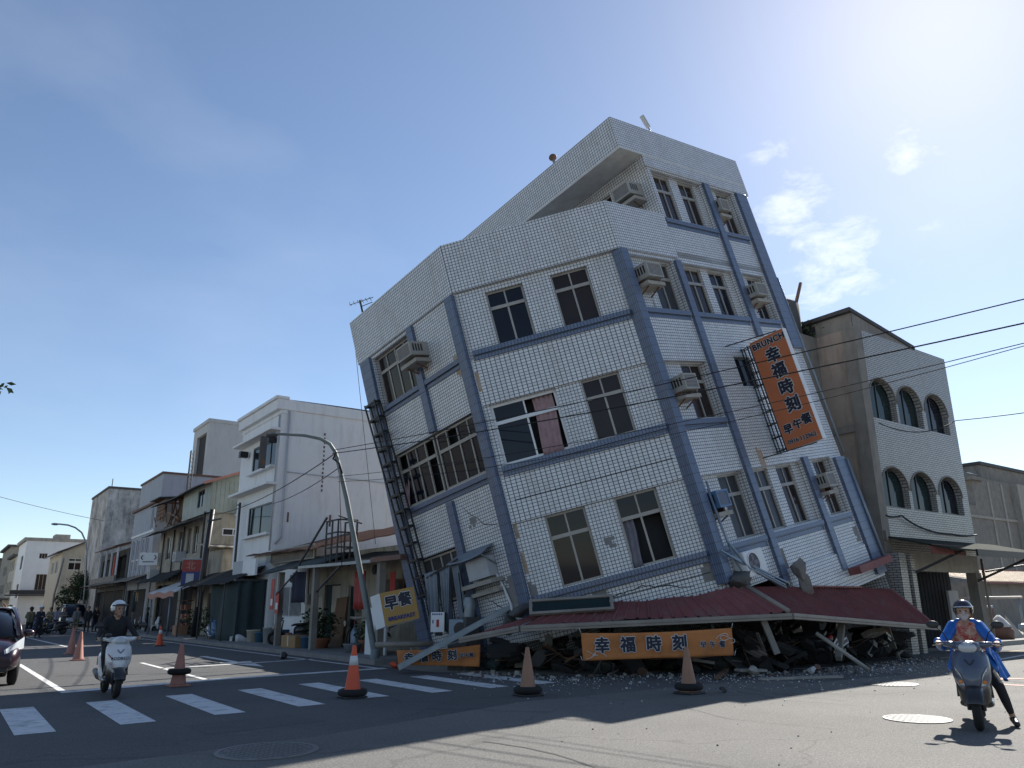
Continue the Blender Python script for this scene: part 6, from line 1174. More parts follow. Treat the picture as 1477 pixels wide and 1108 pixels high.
def scooter(lb, x, y, rz, paint, detail=2, tilt=0., group=None, low='sc_black', plate=None):
    t = thing('scooter', lb, 'scooter', mat=T(x, y, .004) @ rotz(rz) @ Matrix.Rotation(tilt, 4, 'Y'), group=group)
    wheel(t, .63); wheel(t, -.62)
    b = MB()                                                # front fender
    b.patch(lambda u, v: ((v - .5) * .19, .63 + (.265 + .02 * (1 - (2 * v - 1) ** 2)) * math.cos(R(20 + 150 * u)), .235 + (.265 + .03 * (1 - (2 * v - 1) ** 2)) * math.sin(R(20 + 150 * u))), 14, 6, Vector((0, 0, -.012)), 0, True); b.build('front_fender', low, t)
    b = MB(); b.tube([(-.075, .63, .235), (-.075, .5, .62)], .028, 8); b.tube([(.075, .63, .235), (.075, .5, .62)], .028, 8); b.tube([(0, .52, .6), (0, .36, .98)], .035, 8); b.build('fork', 'alu_dark', t)
    prof = [(.38, .035, .53), (.46, .14, .57), (.58, .205, .58), (.72, .215, .55), (.84, .205, .49), (.92, .16, .45)]      # z, half width, y
    def shield(u, v):
        f = v * (len(prof) - 1); i = min(int(f), len(prof) - 2); f -= i; z_, hw, yy = [prof[i][k] + (prof[i + 1][k] - prof[i][k]) * f for k in range(3)]; s_ = 2 * u - 1
        return (hw * s_, yy + .10 - .17 * abs(s_) ** 2.2 + .015 * (1 - abs(s_)) , z_ - .03 * (1 - abs(s_)) * (v < .25) )
    b = MB(); b.patch(shield, 18, 16, Vector((0, -.05, 0)), 0, True); b.build('front_shield', paint, t)
    b = MB(); b.patch(lambda u, v: (.2 * (2 * u - 1) * (1 - .1 * v), .40 - .07 * v, .36 + .55 * v), 6, 6, Vector((0, -.05, 0)), 0, True); b.build('inner_shield', low, t)
    b = MB(); b.loft([ring(.60, .40, .07, .10), ring(.54, .44, .15, .20), ring(.46, .46, .18, .24), ring(.36, .42, .18, .20), ring(.28, .34, .17, .12)]); b.build('lower_cowl', low, t)
    b = MB(); b.loft([ring(.45, .30, .17, .06), ring(.25, .27, .19, .05), ring(-.05, .27, .19, .05), ring(-.28, .32, .18, .08)]); b.build('floorboard', low, t)
    b = MB(); b.loft([ring(-.10, .46, .11, .14), ring(-.22, .52, .16, .2), ring(-.5, .56, .185, .19), ring(-.8, .62, .15, .13), ring(-.98, .68, .07, .06)]); b.build('rear_body', paint, t)
    b = MB(); b.loft([ring(-.02, .30, .15, .05), ring(-.2, .36, .18, .12), ring(-.5, .40, .17, .12), ring(-.75, .46, .13, .08)]); b.build('side_skirt', paint if paint == 'sc_white' else low, t)
    b = MB(); b.loft([ring(.0, .70, .09, .03), ring(-.12, .735, .13, .045), ring(-.4, .75, .15, .05), ring(-.62, .785, .15, .045), ring(-.86, .80, .10, .03)]); b.build('seat', 'black', t)
    b = MB(); b.tube([(.1, -.3, .25), (.14, -.6, .3), (.15, -.95, .38)], [.03, .055, .05], 10); b.build('muffler', 'alu_dark', t)
    b = MB(); b.loft([ring(.36, .93, .10, .05), ring(.44, .95, .16, .075), ring(.52, .96, .13, .075), ring(.58, .95, .07, .05)])
    for s_ in (-1, 1): b.tube([(s_ * .1, .42, .965), (s_ * .22, .38, .985), (s_ * .27, .36, .985)], [.055, .035, .03], 8)
    b.build('handlebar_cowl', paint, t)
    b = MB(); b.ell((0, .54, .95), (.105, .06, .07), n=16); b.build('headlight', 'lens', t)
    for s_ in (-1, 1): b = MB(); b.tube([(s_ * .26, .365, .985), (s_ * .37, .31, .98)], .019, 10); b.build('grip', 'rubber', t)
    b = MB()
    for s_ in (-1, 1): b.tube([(s_ * .26, .40, .985), (s_ * .39, .43, .965)], .007, 6)
    b.build('brake_lever', 'alu', t)
    for s_ in (-1, 1):
        b = MB(); b.tube([(s_ * .2, .39, 1.0), (s_ * .25, .39, 1.12), (s_ * .33, .37, 1.2)], .008, 6); b.build('mirror_stalk', 'blackmetal', t); b = MB(); b.ell((s_ * .36, .365, 1.22), (.075, .018, .048), n=12); b.build('mirror', 'black', t)
    for s_ in (-1, 1):
        b = MB(); P = [Vector(shield(.5 + s_ * q, v)) + Vector((0, .006, 0)) for q, v in ((.28, .48), (.42, .62), (.40, .30), (.26, .28))]; b.raw([*P, *[p + Vector((0, .012, 0)) for p in P]], [(0, 1, 2, 3), (7, 6, 5, 4), (0, 4, 5, 1), (1, 5, 6, 2), (2, 6, 7, 3), (3, 7, 4, 0)]); b.build('turn_signal', 'lens' if paint == 'sc_grey' else paint, t)
        if paint == 'sc_grey': b = MB(); c = Vector(shield(.5 + s_ * .33, .36)) + Vector((0, .02, 0)); b.ell(c, (.025, .012, .022), n=10); b.build('indicator_bulb', 'amber', t)
    b = MB(); b.box((-.13, -1.04, .47), (.13, -1.03, .62)); o = b.build('number_plate', 'plate', t); b = MB()
    for k in range(5): b.box((-.1 + k * .045, -1.045, .51), (-.07 + k * .045, -1.04, .58))
    b.build('plate_print', 'ink', o); b = MB(); b.ell((0, -.96, .72), (.07, .05, .04), n=12); b.build('tail_light', 'red', t)
    b = MB(); b.patch(lambda u, v: ((v - .5) * .14, -.62 - .30 * math.sin(R(90 * u)), .30 + .28 * math.cos(R(90 * u))), 8, 4, Vector((0, 0, -.012)), 0, True); b.beam((0, -.9, .6), (0, -1.05, .45), .12, .02); b.build('rear_fender', low, t)
    if detail > 1:
        c = Vector(shield(.5, .70)) + Vector((0, .012, 0)); b = MB()
        for s_ in (-1, 1): b.beam(c + Vector((0, 0, -.03)), c + Vector((s_ * .055, -.006, .035)), .014, .012)
        b.build('emblem', 'ink', t)
    return t
def heading(a): return R(a - 90)
sc_r = scooter('grey blue scooter stopped in the sun at the right, carrying the rider in blue', 11.06, 5.10, R(113), 'sc_grey')
sc_l = scooter('white scooter rolling over the shaded crossing at the left', 2.86, 16.45, R(179), 'sc_white')
mw = MATS[sc_l.name] @ frame((0, .685, .66), (-1, 0, 0), (0, -.12, 1)); lettering(sc_l, 'lettering', mw, [('ADDRESS', 0, 0, .07, .001, 1.05)], out=.004, rim=None)
b = MB()
for k in range(5): b.beam((.13 - .01 * k, .665 - .006 * k, .60 - .025 * k), (.175 - .012 * k, .635, .585 - .025 * k), .012, .008)
b.beam((.19, .60, .74), (.12, .655, .66), .014, .01); b.build('decal', 'redsign', sc_l)
far = [(13.0, 52.6, 95), (12.9, 54.4, 120), (12.7, 56.4, 80), (12.9, 58.6, 110), (12.6, 61.2, 70), (12.9, 64.5, 100), (12.4, 68, 85)]
labs = ('nearest in the shade row', 'second in the shade row', 'third in the shade row', 'fourth in the shade row', 'fifth in the shade row', 'sixth in the shade row', 'farthest in the shade row')
proto = scooter('dark scooter parked under the arcade, ' + labs[0], far[0][0], far[0][1], R(far[0][2]), 'sc_black', 1, group='scooters parked under the left arcade')
for i, (x, y, a) in enumerate(far[1:]):
    copy_tree(proto, T(x, y, .004) @ rotz(R(a)), None, ('dark', 'white', 'grey', 'dark', 'white', 'blue')[i] + ' scooter parked under the arcade, ' + labs[i + 1], swap={'sc_black': ('sc_black', 'sc_white', 'sc_grey', 'sc_black', 'sc_white', 'sc_blue')[i]})
sb = copy_tree(proto, T(10.9, 39.0, .004) @ rotz(R(178)), None, 'faded blue scooter parked facing the road before the hedge', swap={'sc_black': 'sc_blue'}); del sb['group']
sb = copy_tree(proto, T(11.5, 30.6, .14) @ rotz(R(70)), None, 'black scooter parked behind the bucket row before the lattice window'); del sb['group']
wr = [(17.5, 12.1, 10, -28, 'black scooter crushed under the awning, its plate tilted, left of two'), (18.35, 12.15, -8, -24, 'black scooter crushed under the awning, right of the tilted plate'), (20.3, 12.5, 15, 20, 'black scooter buried under the right half of the awning'), (13.4, 13.9, 60, 12, 'black scooter buried behind the orange banner')]
for i, (x, y, a, tl, lb) in enumerate(wr):
    o = copy_tree(proto, T(x, y, .1) @ rotz(R(a)) @ Matrix.Rotation(R(tl), 4, 'Y'), None, lb, 'scooters crushed under the fallen awning')
# ---------------------------------------------------------------- cars
def car(name, lb, x, y, rz, paint, L_=4.2, W_=1.75, H_=1.55, mpv=True):
    t = thing(name, lb, 'car' if name != 'parked_van' else 'van', (x, y, .004), rz)
    hw = W_ / 2; S_ = [(-L_ / 2, .45, .85, .80), (-L_ / 2 + .12, .28, 1.0, .93), (-1.3, .22, 1.02, 1), (0, .2, 1.0, 1), (1.0, .21, .98, 1), (1.45, .24, .94, .98), (1.8, .26, .84, .93), (L_ / 2 - .08, .30, .72, .84), (L_ / 2, .38, .60, .74)]
    b = MB(); b.loft([ring(yy, (z0 + z1) / 2, hw * k, (z1 - z0) / 2, 24, 4.2) for yy, z0, z1, k in S_]); b.build('body', paint, t)
    G = [(-L_ / 2 + .18, .95, 1.0, .80), (-L_ / 2 + .35, .95, H_ - .08, .80), (-.9, .95, H_, .84), (.1, .95, H_ - .01, .84), (.75, .95, H_ - .18, .83), (1.45, .93, .98, .82)]
    def gring(yy, z0, z1, k, e=0): return [Vector((s_ * hw * (k + .10 * (1 - f) + e), yy, z0 + (z1 - z0) * f)) for s_, f in ((-1, 0), (-1, .35), (-.98, .7), (-.88, .95), (-.6, 1), (0, 1.01), (.6, 1), (.88, .95), (.98, .7), (1, .35), (1, 0))]
    b = MB(); b.loft([gring(*g) for g in G]); b.build('window_glass', 'glass', t)
    b = MB()
    b.patch(lambda u, v: (hw * .80 * (2 * u - 1) * (1 - .03 * v), .22 - 2.0 * v, H_ - .012 + .03 * (1 - (2 * u - 1) ** 4) - .03 * abs(2 * v - 1) ** 2), 10, 10, Vector((0, 0, .02)), 0, True); b.build('roof', paint, t)
    for s_ in (-1, 1):
        b = MB(); b.tube([(s_ * hw * .93, 1.5, .96), (s_ * hw * .88, .9, 1.28), (s_ * hw * .80, .3, H_ - .02), (s_ * hw * .80, -1.2, H_), (s_ * hw * .82, -L_ / 2 + .3, 1.38), (s_ * hw * .92, -L_ / 2 + .15, 1.0)], .045, 6); b.tube([(s_ * hw * .95, -.15, 1.0), (s_ * hw * .83, -.25, H_ - .03)], .04, 6); b.build('pillar', paint, t)
        b = MB(); P = [(s_ * hw * .96, 1.55, .92), (s_ * hw * .97, 1.62, .70), (s_ * hw * .60, 2.06, .62), (s_ * hw * .58, 2.02, .70)]; P = [Vector(p) + Vector((s_ * .0, .02, .02)) for p in P]; b.raw([*P, *[p + Vector((s_ * .03, .035, .02)) for p in P]], [(0, 1, 2, 3), (7, 6, 5, 4), (0, 4, 5, 1), (1, 5, 6, 2), (2, 6, 7, 3), (3, 7, 4, 0)]); b.build('headlight', 'lens', t)
        b = MB(); b.ell((s_ * (hw + .12), .95, 1.02), (.11, .07, .08), n=12); b.beam((s_ * hw * .92, 1.0, .98), (s_ * (hw + .06), .96, 1.0), .05, .04); b.build('side_mirror', paint, t)
        for yy in (1.28, -1.32):
            b = MB(); b.tube([(s_ * (hw - .09), yy + .26 * math.cos(a * .2618), .31 + .26 * math.sin(a * .2618)) for a in range(24)], .085, 8, closed=True); o = b.build('wheel', 'rubber', t); b = MB(); b.lathe([(.2, -.05), (.21, .05), (.06, .07), (.05, .03)], (s_ * (hw - .07), yy, .31), 20, mat=Matrix.Rotation(R(90 * s_), 4, 'Y')); b.build('rim', 'alu', o)
        b = MB(); b.ell((s_ * hw * .72, L_ / 2 - .13, .42), (.1, .05, .06), n=12); b.build('fog_light', 'lens', t)
        b = MB(); b.box((s_ * hw * .9 - .08, -L_ / 2 + .02, .75), (s_ * hw * .9 + .04, -L_ / 2 + .14, 1.05)); b.build('tail_light', 'red', t)
    b = MB(); b.box((-.45, L_ / 2 - .1, .44), (.45, L_ / 2 + .012, .56)); b.build('grille', 'black', t, bevel=.02); b = MB(); b.box((-.62, L_ / 2 - .14, .30), (.62, L_ / 2 - .0, .38)); b.build('lower_grille', 'black', t, bevel=.02); b = MB(); b.box((-.18, L_ / 2 + .012, .42), (.18, L_ / 2 + .024, .5)); b.build('number_plate', 'plate', t)
    return t
car('parked_car', 'dark red car at the left edge with its headlight towards us', .82, 21.5, math.pi, 'carpaint')
car('parked_van', 'dark grey van with a pale roof line behind the crowd', 9.9, 77.5, math.pi, 'vanpaint', 4.6, 1.8, 1.95)
# ---------------------------------------------------------------- people
def remesh_body(name, caps, mats, par, vox=.012, smooth=4):
    """one continuous surface grown round tapered limbs; every face takes the material of its nearest limb"""
    b = MB()
    for p, q, r0, r1, m in caps:
        p, q = Vector(p), Vector(q); n = 12
        b.ell(p, r0, n=n, k=8); b.ell(q, r1, n=n, k=8)
        if (q - p).length > 1e-4: b.tube([p, p.lerp(q, .5), q], [r0, (r0 + r1) / 2, r1], n)
    me = bpy.data.meshes.new('tmp'); me.from_pydata([tuple(v) for v in b.v], [], b.f); o = bpy.data.objects.new('tmp', me); COL.objects.link(o)
    md = o.modifiers.new('r', 'REMESH'); md.mode = 'VOXEL'; md.voxel_size = vox; md.use_smooth_shade = True; sm = o.modifiers.new('s', 'SMOOTH'); sm.factor = .5; sm.iterations = smooth
    dg = bpy.context.evaluated_depsgraph_get(); nm = bpy.data.meshes.new_from_object(o.evaluated_get(dg)); bpy.data.objects.remove(o); bpy.data.meshes.remove(me)
    nf = len(nm.polygons); c = np.zeros(nf * 3); nm.polygons.foreach_get('center', c); c = c.reshape(-1, 3); best = np.full(nf, 1e9); mi = np.zeros(nf, dtype=np.int32)
    for p, q, r0, r1, m in caps:
        p, q = np.array(p), np.array(q); d = q - p; L2 = max(d @ d, 1e-9); tt = np.clip(((c - p) @ d) / L2, 0, 1); e = np.linalg.norm(c - (p + tt[:, None] * d), axis=1) - (r0 + (r1 - r0) * tt); k = e < best; best[k] = e[k]; mi[k] = m
    nm.polygons.foreach_set('material_index', mi); nm.polygons.foreach_set('use_smooth', np.ones(nf, dtype=bool))
    for q in mats: nm.materials.append(M[q])
    nm.name = name; o = bpy.data.objects.new(name, nm); COL.objects.link(o); o.parent = par; MATS[o.name] = MATS[par.name]; return o
V3 = lambda *a: Vector(a)
def hand(caps, wrist, dirv, palm, m, s=1., curl=1.0, side=1):
    """palm, four fingers of unequal length bent at the knuckles, and a thumb from the side of the palm"""
    d = Vector(dirv).normalized(); n = Vector(palm).normalized(); n = (n - d * n.dot(d)).normalized(); x = d.cross(n) * side; w_ = Vector(wrist)
    for k in (-1.5, -.5, .5, 1.5): caps.append((w_ + d * .01 * s + x * k * .012 * s, w_ + d * .075 * s + x * k * .019 * s, .015 * s, .012 * s, m))
    for k, L_ in ((-1.5, .062), (-.5, .074), (.5, .078), (1.5, .07)):
        a = w_ + d * .078 * s + x * k * .02 * s; c1 = math.radians(35 * curl); c2 = math.radians(95 * curl)
        p1 = a + (d * math.cos(c1) + n * math.sin(c1)) * L_ * .5 * s; p2 = p1 + (d * math.cos(c2) + n * math.sin(c2)) * L_ * .5 * s
        caps += [(a, p1, .0095 * s, .009 * s, m), (p1, p2, .009 * s, .0075 * s, m)]
    a = w_ + d * .03 * s + x * 1.9 * .016 * s; p1 = a + (d * .5 + x * .5 + n * .5).normalized() * .034 * s; p2 = p1 + (d * .6 + n * .8).normalized() * .028 * s
    caps += [(a, p1, .013 * s, .011 * s, m), (p1, p2, .011 * s, .009 * s, m)]
def head_caps(caps, c, f, u, s, skin, eye, mask=None):
    """f: looking direction, u: up of the head"""
    f, u, c = Vector(f).normalized(), Vector(u).normalized(), Vector(c); x = f.cross(u)
    caps += [(c + u * .03 * s, c + u * .01 * s - f * .02 * s, .098 * s, .095 * s, skin), (c - u * .03 * s + f * .015 * s, c - u * .085 * s + f * .045 * s, .075 * s, .045 * s, skin if mask is None else mask)]
    caps += [(c + f * .092 * s + u * .0 * s, c + f * .115 * s - u * .03 * s, .012 * s, .016 * s, skin if mask is None else mask)]
    for k in (-1, 1): caps += [(c + f * .084 * s + x * k * .034 * s + u * .012 * s, c + f * .085 * s + x * k * .034 * s + u * .012 * s, .0135 * s, .0135 * s, eye), (c + x * k * .096 * s - u * .01 * s, c + x * k * .098 * s - u * .04 * s - f * .01 * s, .016 * s, .012 * s, skin)]
    if mask is None: caps.append((c + f * .082 * s - u * .058 * s - x * .02 * s, c + f * .082 * s - u * .058 * s + x * .02 * s, .009 * s, .009 * s, eye + 1))
def helmet(par, c, f, u, s, mat, visor='black', brim=False, strap='blackmetal'):
    f, u = Vector(f).normalized(), Vector(u).normalized(); mw = frame(c, f.cross(u), u).to_4x4(); mw = Matrix([[*(f.cross(u)), 0], [*f, 0], [*u, 0], [0, 0, 0, 1]]).transposed(); mw.translation = Vector(c)
    b = MB(); r = (.132 * s, .148 * s, .14 * s); tmp = MB(); tmp.ell((0, -.012 * s, .02 * s), r, n=24, k=14, z0=-.42, z1=1)
    keep = [(fc, sm) for fc, sm in zip(tmp.f, tmp.sm)]
    fs = []
    for fc, _ in keep:
        cc = sum((tmp.v[i] for i in fc), Vector()) / len(fc)
        if cc.y > .05 * s and cc.z < .045 * s and abs(cc.x) < .105 * s: continue
        fs.append(fc)
    b.raw(tmp.v, fs, 0, True); o = b.build('helmet', mat, par, fn=lambda p: mw @ p); sd_ = o.modifiers.new('solid', 'SOLIDIFY'); sd_.thickness = .02 * s; sd_.offset = -1
    b = MB(); b.tube([(.135 * s * math.cos(R(a)), (-.012 + .15 * math.sin(R(a))) * s, .052 * s) for a in range(8, 173, 12)], .011 * s, 6); b.build('rim', visor, o, fn=lambda p: mw @ p)
    if brim: b = MB(); b.patch(lambda p, q: ((.115 * (2 * p - 1)) * s, (.10 + .025 * q + .045 * (1 - (2 * p - 1) ** 2)) * s, (.078 - .02 * q) * s), 10, 3, Vector((0, 0, -.008)), 0, True); b.build('peak', visor, o, fn=lambda p: mw @ p)
    b = MB()
    for k in (-1, 1): b.tube([(k * .11 * s, .02 * s, -.04 * s), (k * .085 * s, .035 * s, -.10 * s), (0, .055 * s, -.135 * s)], .006 * s, 5)
    b.build('chin_strap', strap, o, fn=lambda p: mw @ p)
    return o
def rider(lb, sc, shirt, trousers, shoes, look, s, lift, foot_l, helm, mask=False, coat=None):
    t = thing('person', lb, 'person', mat=MATS[sc.name]); mats = ['skin', 'ink', 'lip', shirt, trousers, shoes] + (['mask'] if mask else []); caps = []
    pz = .80 + lift; pel = V3(0, -.30, pz + .06); che = V3(0, -.22, pz + .40 * s); nk = V3(0, -.19, pz + .56 * s); hd = V3(0, -.14, pz + .68 * s)
    for k in (-1, 1): caps += [(pel + V3(.075 * k, 0, 0), che + V3(.10 * k * s, 0, -.06), .125, .115 * s, 3), (che + V3(.10 * k * s, 0, -.05), nk + V3(.07 * k, 0, -.06), .115 * s, .07 * s, 3)]
    caps += [(pel, che, .13, .13 * s, 3), (nk - V3(0, 0, .06), hd - V3(0, 0, .05), .058 * s, .055 * s, 0)]
    f = Vector(look); head_caps(caps, hd, f, (0, 0, 1), s, 0, 1, 6 if mask else None)
    for k in (-1, 1):
        sh = nk + V3(.165 * k * s, -.01, -.07); el = V3(.31 * k, .04, pz + .22 * s); wr_ = V3(.33 * k, .255, 1.005)
        caps += [(nk + V3(.06 * k, 0, -.06), sh, .065 * s, .06 * s, 3), (sh, el, .058 * s, .047 * s, 3), (el, wr_, .046 * s, .03 * s, 3)]
        hand(caps, wr_, V3(-.05 * k, .9, .0), V3(0, .1, -1), 0, .95, 1.15, side=k)
        hp = pel + V3(.09 * k, .03, -.03)
        if k == -1 and foot_l:            # the left foot is down on the road (left of the machine = -x)
            kn = V3(-.27, .12, .50 + lift * .5); an = V3(-.36, -.02, .10); toe = V3(-.39, .17, .045)
        else: kn = V3(.17 * k, .13, .66 + lift * .5); an = V3(.14 * k, .16, .37); toe = V3(.14 * k, .34, .335)
        caps += [(hp, kn, .10 * s, .068 * s, 4), (kn, kn.lerp(an, .45), .066 * s, .06 * s, 4), (kn.lerp(an, .45), an.lerp(kn, .2), .06 * s, .045 * s, 4), (an.lerp(kn, .25), an, .038, .036, 0), (an - V3(0, .04, .02), toe, .046, .038, 5)]
    remesh_body('body', caps, mats, t, .0095)
    helmet(t, hd + V3(0, 0, .015), f, (0, 0, 1), s * .98, helm[0], helm[1], helm[2])
    if coat:
        cc = []
        for k in (-1, 1):
            sh = nk + V3(.165 * k * s, -.01, -.07); el = V3(.31 * k, .04, pz + .22 * s); wr_ = V3(.33 * k, .21, 1.0)
            cc += [(pel + V3(.13 * k, -.03, -.02), che + V3(.15 * k * s, -.02, 0), .12, .085 * s, 0), (nk + V3(.08 * k, -.02, -.07), sh, .07 * s, .078 * s, 0), (sh, el, .08 * s, .072 * s, 0), (el, wr_, .072 * s, .062 * s, 0), (che + V3(.15 * k, 0, 0), nk + V3(.09 * k, -.01, -.05), .085 * s, .07 * s, 0), (pel + V3(.15 * k, -.05, 0), pel + V3(.24 * k, .02, -.14), .10, .06, 0)]
        cc += [(pel + V3(0, -.09, 0), che + V3(0, -.08, 0), .12, .10 * s, 0), (nk + V3(-.09, 0, -.02), nk + V3(.09, -.02, -.02), .05, .05, 0)]
        o = remesh_body('raincoat', cc, [coat], t, .012, 3)
        for k in (-1, ):
            b = MB(); b.patch(lambda u, v: pel + V3(k * (.17 + .07 * u + .15 * v + .035 * math.sin(u * 13 + v * 4)), .10 - .34 * u - .08 * v, .10 - .38 * v + .03 * math.sin(u * 9 + 1) * v), 20, 10, V3(.006 * k, -.004, 0), 0, True); b.build('coat_tail', coat, t)
    return t
r_r = rider('helmeted person in a bright blue raincoat and face mask sitting on the grey scooter', sc_r, 'cl_red', 'cl_black', 'black', (.0, 1, .02), .93, -.06, True, ('helmet_dark', 'chrome', False), True, 'cl_blue')
r_l = rider('person in black with a white helmet riding the white scooter', sc_l, 'cl_black', 'cl_black', 'black', (-.35, .94, .05), 1.0, .02, False, ('helmet_white', 'black', True))
b = MB(); b.ell((.20, .45, 1.05), (.06, .09, .04), n=12); b.build('phone_holder', 'black', sc_l)
def stander(lb, x, y, rz, h, top, bottom, shoes='black', pose=0, hat=None, bare=False, group='bystanders at the far crossing', vox=.022):
    t = thing('person', lb, 'person', (x, y, 0), rz, group); k_ = h / 1.72; caps = []; mats = ['skin', 'ink', 'skin', top, bottom, shoes]; v = lambda a, b_, c: V3(a, b_, c) * k_
    pel, che, nk, hd = v(0, 0, .95), v(0, .01, 1.27), v(0, 0, 1.45), v(0, .02, 1.59)
    for k in (-1, 1):
        caps += [(pel + v(.07 * k, 0, -.02), che + v(.09 * k, 0, 0), .115, .115, 3), (che + v(.09 * k, 0, 0), nk + v(.07 * k, 0, -.06), .11, .065, 3)]
        sh = nk + v(.17 * k, 0, -.07); el, wr_ = (nk + v(.24 * k, -.03, -.34), nk + v(.23 * k, .08, -.58))
        if pose == 1 and k == 1: el, wr_ = nk + v(.26, .12, .0), nk + v(.12, .22, .22)
        if pose == 2: el, wr_ = nk + v(.24 * k, .04, -.32), nk + v(.06 * k, .22, -.30)
        caps += [(nk + v(.06 * k, 0, -.06), sh, .06, .057, 3), (sh, el, .056, .044, 3), (el, wr_, .04, .028, 0 if bare or pose == 1 else 3)]
        hand(caps, wr_, (wr_ - el), V3(-k, .2, 0), 0, 1.0, .5, side=k)
        hp = pel + v(.09 * k, 0, -.04); kn = v(.10 * k, .03, .50); an = v(.11 * k, -.02, .09)
        caps += [(hp, kn, .098, .068, 4), (kn, kn.lerp(an, .4), .062, .058, 0 if bare else 4), (kn.lerp(an, .4), an, .058, .042, 0 if bare else 4), (an + v(0, -.03, -.03), an + v(.01 * k, .16, -.05), .042, .036, 5)]
    caps += [(nk - v(0, 0, .06), hd - v(0, 0, .05), .056, .054, 0)]; head_caps(caps, hd, (0, 1, 0), (0, 0, 1), k_, 0, 1)
    remesh_body('body', caps, mats, t, vox, 3)
    if hat: helmet(t, hd + v(0, 0, .015), (0, 1, 0), (0, 0, 1), k_, hat, 'black')
    else:
        b = MB(); b.ell(hd + v(0, -.02, .03), (.108 * k_, .112 * k_, .112 * k_), n=14, k=8, z0=-.25); b.ell(hd + v(0, -.07, -.03), (.085 * k_, .06 * k_, .10 * k_), n=12, k=6); b.build('hair', 'hair', t)
    return t
stander('dark haired person in a dark top behind the red car, raising an arm', 1.95, 28.5, R(60), 1.66, 'cl_black', 'cl_navy', pose=1, bare=True, vox=.014)
W9 = [('white helmeted person in dark vest seen beside the olive shirted one', 5.05, 52.4, 200, 1.72, 'cl_navy', 'cl_black', 2, 'helmet_white', False),
      ('person in an olive grey shirt and dark trousers near the red car', 4.62, 52.8, 10, 1.70, 'cl_olive', 'cl_black', 2, None, False),
      ('helmeted person in black, farthest left of the crowd', 3.1, 50.5, 190, 1.62, 'cl_black', 'cl_black', 0, 'helmet_white', False),
      ('second helmeted person in black at the left of the crowd', 3.75, 51.6, 170, 1.60, 'cl_black', 'cl_grey', 2, 'helmet_white', False),
      ('person in olive with dark shorts in the middle of the crowd', 6.55, 62.0, 150, 1.68, 'cl_olive', 'cl_black', 2, None, True),
      ('person in a lilac white top pointing, with dark trousers', 7.1, 63.5, 20, 1.70, 'cl_lilac', 'cl_navy', 1, None, False),
      ('person in a pale grey top with dark shorts', 7.65, 64.5, 200, 1.66, 'cl_grey', 'cl_black', 2, None, True),
      ('person in a grey top with pale shorts and bare legs', 8.3, 63.2, 185, 1.72, 'cl_grey', 'cl_olive', 0, None, True),
      ('person all in black right of the bare legged one', 8.85, 62.2, 160, 1.74, 'cl_black', 'cl_black', 0, None, False),
      ('person in black holding a white bag at the right of the crowd', 9.45, 63.0, 200, 1.74, 'cl_black', 'cl_navy', 2, None, False),
      ('person in dark blue bending over the shaded parked scooters', 11.3, 55.5, 250, 1.6, 'cl_navy', 'cl_black', 2, 'helmet_dark', False)]
for lb, x, y, a, h, tp, bt, po, hat, bare in W9: stander(lb, x, y, R(a), h, tp, bt, 'black', po, hat, bare)
t = thing('bag', 'white carrier bag at the side of the person in black', 'bag', (9.1, 62.7, .75)); b = MB(); b.loft([ring(0, 0, .14, .06, 12), ring(.05, .18, .16, .07, 12), ring(.05, .36, .08, .03, 12)], cap=True); b.build('bag', 'cl_white', t)
for i, (x, y, a, m_) in enumerate(((3.6, 53.5, 150, 'white'), (5.9, 60.5, 120, 'grey'), (6.4, 58.5, 100, 'dark'))):
    o = copy_tree(proto, T(x, y, .004) @ rotz(R(a)), None, m_ + ' scooter standing on the road among the far crowd', 'scooters among the far crowd', swap={'sc_black': {'white': 'sc_white', 'grey': 'sc_grey', 'dark': 'sc_black'}[m_]})
# ---------------------------------------------------------------- debris
def scatter(name, n, region, sizes, mats, seed, z=.006, kind='stuff', flat=.6):
    rnd = random.Random(seed); b = MB()
    while n > 0:
        x, y = region(rnd)
        r_ = rnd.uniform(*sizes) * (1 if rnd.random() < .9 else 1.8); m = rnd.randrange(len(mats)); k = rnd.randint(4, 6); a0 = rnd.uniform(0, 6.28)
        P = [(x + r_ * rnd.uniform(.6, 1.2) * math.cos(a0 + 6.283 * i / k), y + r_ * rnd.uniform(.6, 1.2) * math.sin(a0 + 6.283 * i / k)) for i in range(k)]; h = r_ * rnd.uniform(.3, 1.0) * flat * 2
        b.raw([(px_, py_, z) for px_, py_ in P] + [(x + (px_ - x) * .7, y + (py_ - y) * .7, z + h * rnd.uniform(.7, 1.2)) for px_, py_ in P], [tuple(range(k))[::-1], tuple(range(k, 2 * k))] + [(i, (i + 1) % k, k + (i + 1) % k, k + i) for i in range(k)], m); n -= 1
    o = b.build(name, mats); tag(o, kind=kind); return o
def along(P, spread):
    P = [Vector(p) for p in P]
    def f(rnd):
        p = lerp_line(P, rnd.random()); d = abs(rnd.gauss(0, 1)); return p.x - spread * d * .62 + rnd.uniform(-.3, .3), p.y - spread * d * .78 + rnd.uniform(-.3, .3)
    return f
foot = [(10.6, 16.6, 0), (11.2, 14.3, 0), (13.0, 13.2, 0), (15.4, 11.4, 0), (18.5, 11.2, 0), (23, 11.8, 0)]
o = scatter('glass_and_tile_chips', 1700, along(foot, 1.6), (.006, .018), ['cl_white', 'concrete_pale', 'tile'], 5); tag(o, 'fine white tile chips strewn over the road before the wreck', 'debris')
o = scatter('small_rubble', 330, along(foot, .55), (.015, .055), ['concrete', 'concrete_dark', 'concrete_pale', 'rust'], 6); tag(o, 'small grey rubble along the foot of the wreck', 'rubble')
